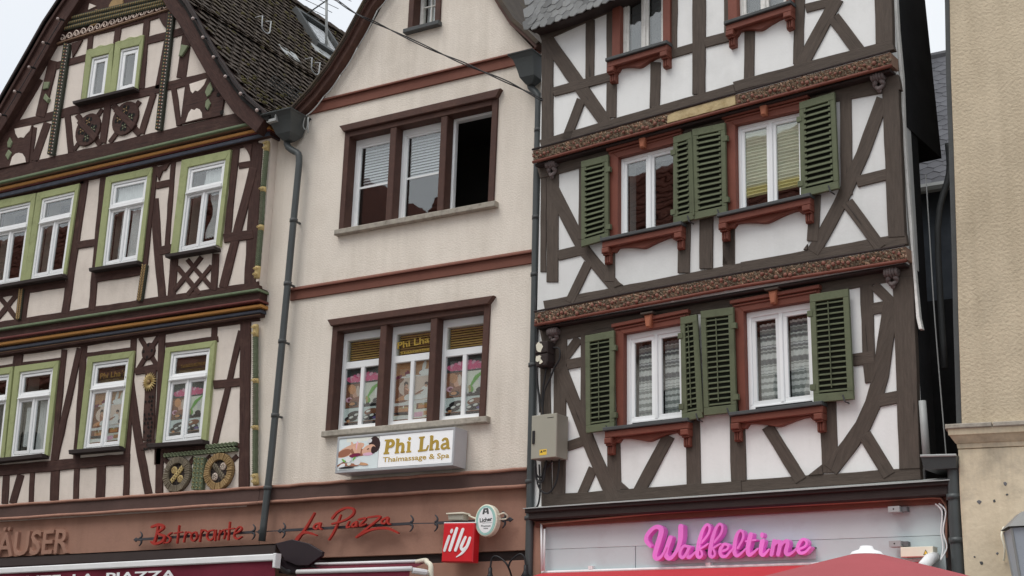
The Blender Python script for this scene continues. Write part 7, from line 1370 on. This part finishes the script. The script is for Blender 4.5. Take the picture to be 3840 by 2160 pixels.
# ---- electrical cabinet and junction box with cables
q = R_CAB; ca = thing('electrical_cabinet', 'grey metal electrical cabinet on the corner post of the shuttered house', 'cabinet', 'R'); dep = .38
u0, u1, z0, z1 = .185, .53, 4.335, 4.83
ex = (R_CABDEPTH[0][0]-.52)
mb = MB(); mb.box(u0, u1, -.25, -.04, z0, z1); mb.build('body', 'cabinet_shaded', ca); mb = MB(); mb.prism(rectp(u0-.004, u1+.004, z0-.004, z1+.004), .25, .272, .006); mb.build('door', 'cabinet', ca)
mb = MB(); mb.prism(rectp(u0+.02, u0+.05, z0+.17, z0+.32), .27, .292, .006); mb.build('handle', 'black_paint', ca); mb = MB(); mb.prism(rectp(u0+.12, u0+.22, z0+.03, z0+.095), .27, .2735, 0); mb.build('warning_label', 'warning_yellow', ca)
mb = MB(); mb.prism([(u0+.13, z0+.06), (u0+.165, z0+.06), (u0+.148, z0+.088)], .27, .2742, 0); mb.prism(rectp(u0+.168, u0+.212, z0+.07, z0+.082), .27, .2742, 0); mb.build('label_print', 'black_paint', ca)
mb = MB(); mb.prism(rectp(u0+.22, u0+.31, z1-.045, z1-.038), .27, .2735, 0); mb.build('door_vent', 'black_paint', ca)
jb = thing('junction_box', 'dark junction box with flaking cream paint above the grey cabinet', 'junction box', 'R')
mb = MB(); mb.prism(rectp(.15, .33, 5.585, 5.725), .05, .20, .012); mb.build('upper_box', 'timber_dark', jb, uvdir=(1, 0)); mb = MB(); mb.prism([(.17, 5.43), (.31, 5.43), (.33, 5.48), (.33, 5.58), (.15, 5.58), (.15, 5.48)], .05, .195, .012); mb.build('lower_box', 'timber_dark', jb, uvdir=(1, 0))
for cx, cz, rr in ((.215, 5.66, .055), (.205, 5.525, .04), (.24, 5.48, .025)):
    mb = MB(); mb.prism([(cx+rr*random.uniform(.6, 1.25)*math.cos(a*.63), cz+rr*random.uniform(.7, 1.3)*math.sin(a*.63)) for a in range(10)], .19, .2025, .001); mb.build('paint_flake', 'beer_rim', jb)
cbs = thing('cable', 'bundle of black cables climbing the corner between cabinet and junction box', 'cable', 'R')
for k, pt in enumerate(([(.33, 5.66), (.42, 5.64), (.43, 5.52), (.36, 5.42), (.30, 5.3), (.22, 5.15), (.20, 4.9), (.2, 4.84)], [(.25, 5.43), (.22, 5.25), (.20, 5.1), (.22, 4.85)], [(.13, 9.4), (.12, 8.0), (.10, 7.0), (.11, 6.2), (.12, 5.5), (.15, 5.2), (.2, 5.0), (.23, 4.85)], [(.09, 6.3), (.13, 5.6), (.13, 5.3), (.17, 5.1), (.19, 4.9)], [(.28, 4.33), (.24, 4.25), (.20, 4.15), (.13, 4.2), (.11, 4.4), (.14, 4.62), (.17, 4.68)], [(.36, 4.33), (.32, 4.27), (.27, 4.24), (.24, 4.15), (.2, 4.1), (.16, 4.12)], [(.47, 4.33), (.46, 4.2), (.42, 4.05), (.33, 3.96), (.24, 3.98), (.17, 4.08), (.14, 4.3), (.12, 4.5)], [(.3, 4.33), (.28, 4.2), (.26, 4.1), (.2, 4.09), (.15, 4.15), (.13, 4.3)], [(.17, 4.3), (.19, 4.0), (.17, 3.85), (.13, 3.8)])):
    mb = MB(); mb.tube(smoothline([(u, -(.09+.012*(k % 4)), z) for u, z in pt], 4), .011 if k != 2 else .008, 6); mb.build('strand', 'cable', cbs, smooth=True)
# ---- overhead cable and aerial
oc = thing('cable', 'twisted black overhead cable slung across the cream gable', 'cable', 'C')
def cpos(u, z, o): return (u, -o, z)
pts_ = []
pts_ = [(-2.56, 4.0, 14.04), (-1.2, 2.4, 13.05)]
for i, (u, z) in enumerate(CABLE[2:]): pts_.append((u, -.35, z))
for k in (0, 1):
    mb = MB(); sp_ = smoothline(pts_, 6); mb.tube([(x, y+.012*math.cos(i*.5+k*3.14), z+.014*math.sin(i*.5+k*3.14)) for i, (x, y, z) in enumerate(sp_)], .008, 6); mb.build('strand', 'cable', oc, smooth=True)
mb = MB(); e = pts_[-1]; mb.tube([(e[0], e[1], e[2]), (e[0]+.04, -.2, e[2]-.02), (e[0]+.06, .0, e[2]-.02)], .012, 6); mb.ball((e[0]+.03, -.3, e[2]-.015), .03); mb.build('anchor', 'iron', oc)
an = thing('roof_aerial', 'television aerial on a braced pole behind the tiled ridge', 'aerial', 'L')
bx0 = Vector((-2.46, 4.0, 12.93)); tp_ = Vector((-2.58, 4.0, 14.5))
mb = MB(); mb.tube([bx0, tp_], .025, 8); mb.build('mast', 'zinc', an, smooth=True); mb = MB(); mb.tube([bx0+Vector((.12, .05, -.12)), bx0+Vector((-.04, 0, .42))], .018, 6); mb.build('stay', 'zinc', an)
bm = Vector((-2.57, 4.0, 14.02)); dv = Vector((.40, 0, .15)).normalized(); mb = MB(); mb.tube([bm-dv*.5, bm+dv*.9], .014, 6); mb.build('boom', 'lead_dark', an)
pv = Vector((.55, .25, -.32)).normalized()
for k in range(9): c0 = bm+dv*(-.45+.14*k); L = .28+.012*k; mb = MB(); mb.tube([c0-pv*L, c0+pv*L], .006, 5); mb.build('element', 'lead_dark', an)
# ---- parasol in front of the shop
ap, cpb, le, re_ = [Vector(p) for p in PARA]
k = 8.3; apx = ap*k; px, py, pz = apx.x, apx.y, apx.z+1.6
pr = empty('parasol', (px, py, 0), math.radians(12), None, 'large dusty red market parasol with a white cap in front of the shop', 'parasol')
R_ = 1.75; zc = pz-.035; drop = .45; n = 8; vs = [(0, 0, zc)]; segs = 6
mb = MB(); fs = []
for j in range(1, segs+1):
    for i in range(n*4):
        a = 2*math.pi*i/(n*4); t = j/segs; f = abs(math.cos((a % (math.pi/4))-math.pi/8))/math.cos(math.pi/8); rr = R_*t*(1/(f*1.0) if False else (math.cos(math.pi/8)/math.cos((a % (math.pi/4))-math.pi/8))); sagz = .03*math.sin(math.pi*t)*(1-abs(math.sin(4*a)))
        vs.append((rr*math.cos(a), rr*math.sin(a), zc-drop*(t**1.02)-sagz*.6))
m_ = n*4
for i in range(m_): fs.append((0, 1+i, 1+(i+1) % m_))
for j in range(segs-1):
    for i in range(m_): a = 1+j*m_; fs.append((a+i, a+m_+i, a+m_+(i+1) % m_, a+(i+1) % m_))
mb.add(vs, fs); mb.build('canopy', 'parasol_red', pr)
mb = MB(); m0 = 1+(segs-1)*m_; vv = [vs[m0+i] for i in range(m_)]; mb.add(vv+[(x, y, z-.2) for x, y, z in vv], [(i, m_+i, m_+(i+1) % m_, (i+1) % m_) for i in range(m_)]); mb.build('valance', 'parasol_red', pr)
mb = MB(); n2 = 20; prof2 = [(.10, -.026), (.085, -.008), (.045, .006), (.035, .026), (.0, .03)]; mb.add([(r*math.cos(2*math.pi*i/n2), r*math.sin(2*math.pi*i/n2), zc+z) for r, z in prof2 for i in range(n2)], [(j*n2+i, j*n2+(i+1) % n2, (j+1)*n2+(i+1) % n2, (j+1)*n2+i) for j in range(4) for i in range(n2)]); mb.build('cap', 'sign_white', pr, smooth=True)
mb = MB(); mb.tube([(0, 0, .05), (0, 0, zc-.02)], .03, 12); mb.build('pole', 'white_metal', pr, smooth=True); mb = MB(); mb.prism([(-.35, 0), (.35, 0), (.33, .08), (-.33, .08)], -.35, .35, .01); mb.build('base', 'stone_sill', pr)
for i in range(8): a = 2*math.pi*i/8; mb = MB(); mb.tube([(0, 0, zc-.06), (R_*.95*math.cos(a), R_*.95*math.sin(a), zc-drop-.05)], .01, 5); mb.build('rib', 'white_metal', pr)
# ---- lantern on the beige house
ln = thing('wall_lantern', 'large grey metal lantern on the beige house wall', 'lantern', 'Y')
cu, cz0, cz1 = .55, 2.5, 3.22; n = 6; r0, r1 = .2, .29; ring0 = [(cu+r1*math.cos(math.pi/3*i+math.pi/6+.3), -.40+r1*math.sin(math.pi/3*i+math.pi/6+.3), cz1) for i in range(6)]; ringb = [(cu+r0*math.cos(math.pi/3*i+math.pi/6+.3), -.40+r0*math.sin(math.pi/3*i+math.pi/6+.3), cz0) for i in range(6)]
for i in range(6):
    mb = MB(); a, b, c, d = ring0[i], ring0[(i+1) % 6], ringb[(i+1) % 6], ringb[i]; mb.add([a, b, c, d], [(0, 1, 2, 3)]); mb.build('pane', 'lantern_pane', ln); mb = MB(); mb.tube([a, d], .014, 5); mb.build('rib', 'lantern_frame', ln)
rg2 = [(cu+(x-cu)*1.12, -.40+(y+.40)*1.12, z+.01) for x, y, z in ring0]; mid = [(cu+(x-cu)*.62, -.40+(y+.40)*.62, cz1+.14) for x, y, z in ring0]; tpn = [(cu+(x-cu)*.15, -.40+(y+.40)*.15, cz1+.2) for x, y, z in ring0]
mb = MB(); mb.add(rg2+mid+tpn, [(i, (i+1) % 6, 6+(i+1) % 6, 6+i) for i in range(6)]+[(6+i, 6+(i+1) % 6, 12+(i+1) % 6, 12+i) for i in range(6)]+[tuple(range(12, 18))]); mb.build('roof', 'lantern_frame', ln)
mb = MB(); mb.tube(smoothline([(.24, -.05, 3.3), (.22, -.1, 3.22), (.24, -.1, 3.1), (.22, -.05, 3.0)], 4), .009, 6); mb.build('supply_cable', 'beer_rim', ln); mb = MB(); mb.tube([(cu, 0, 2.75), (cu, -.3, 2.75)], .02, 8); mb.build('bracket', 'lead_dark', ln)
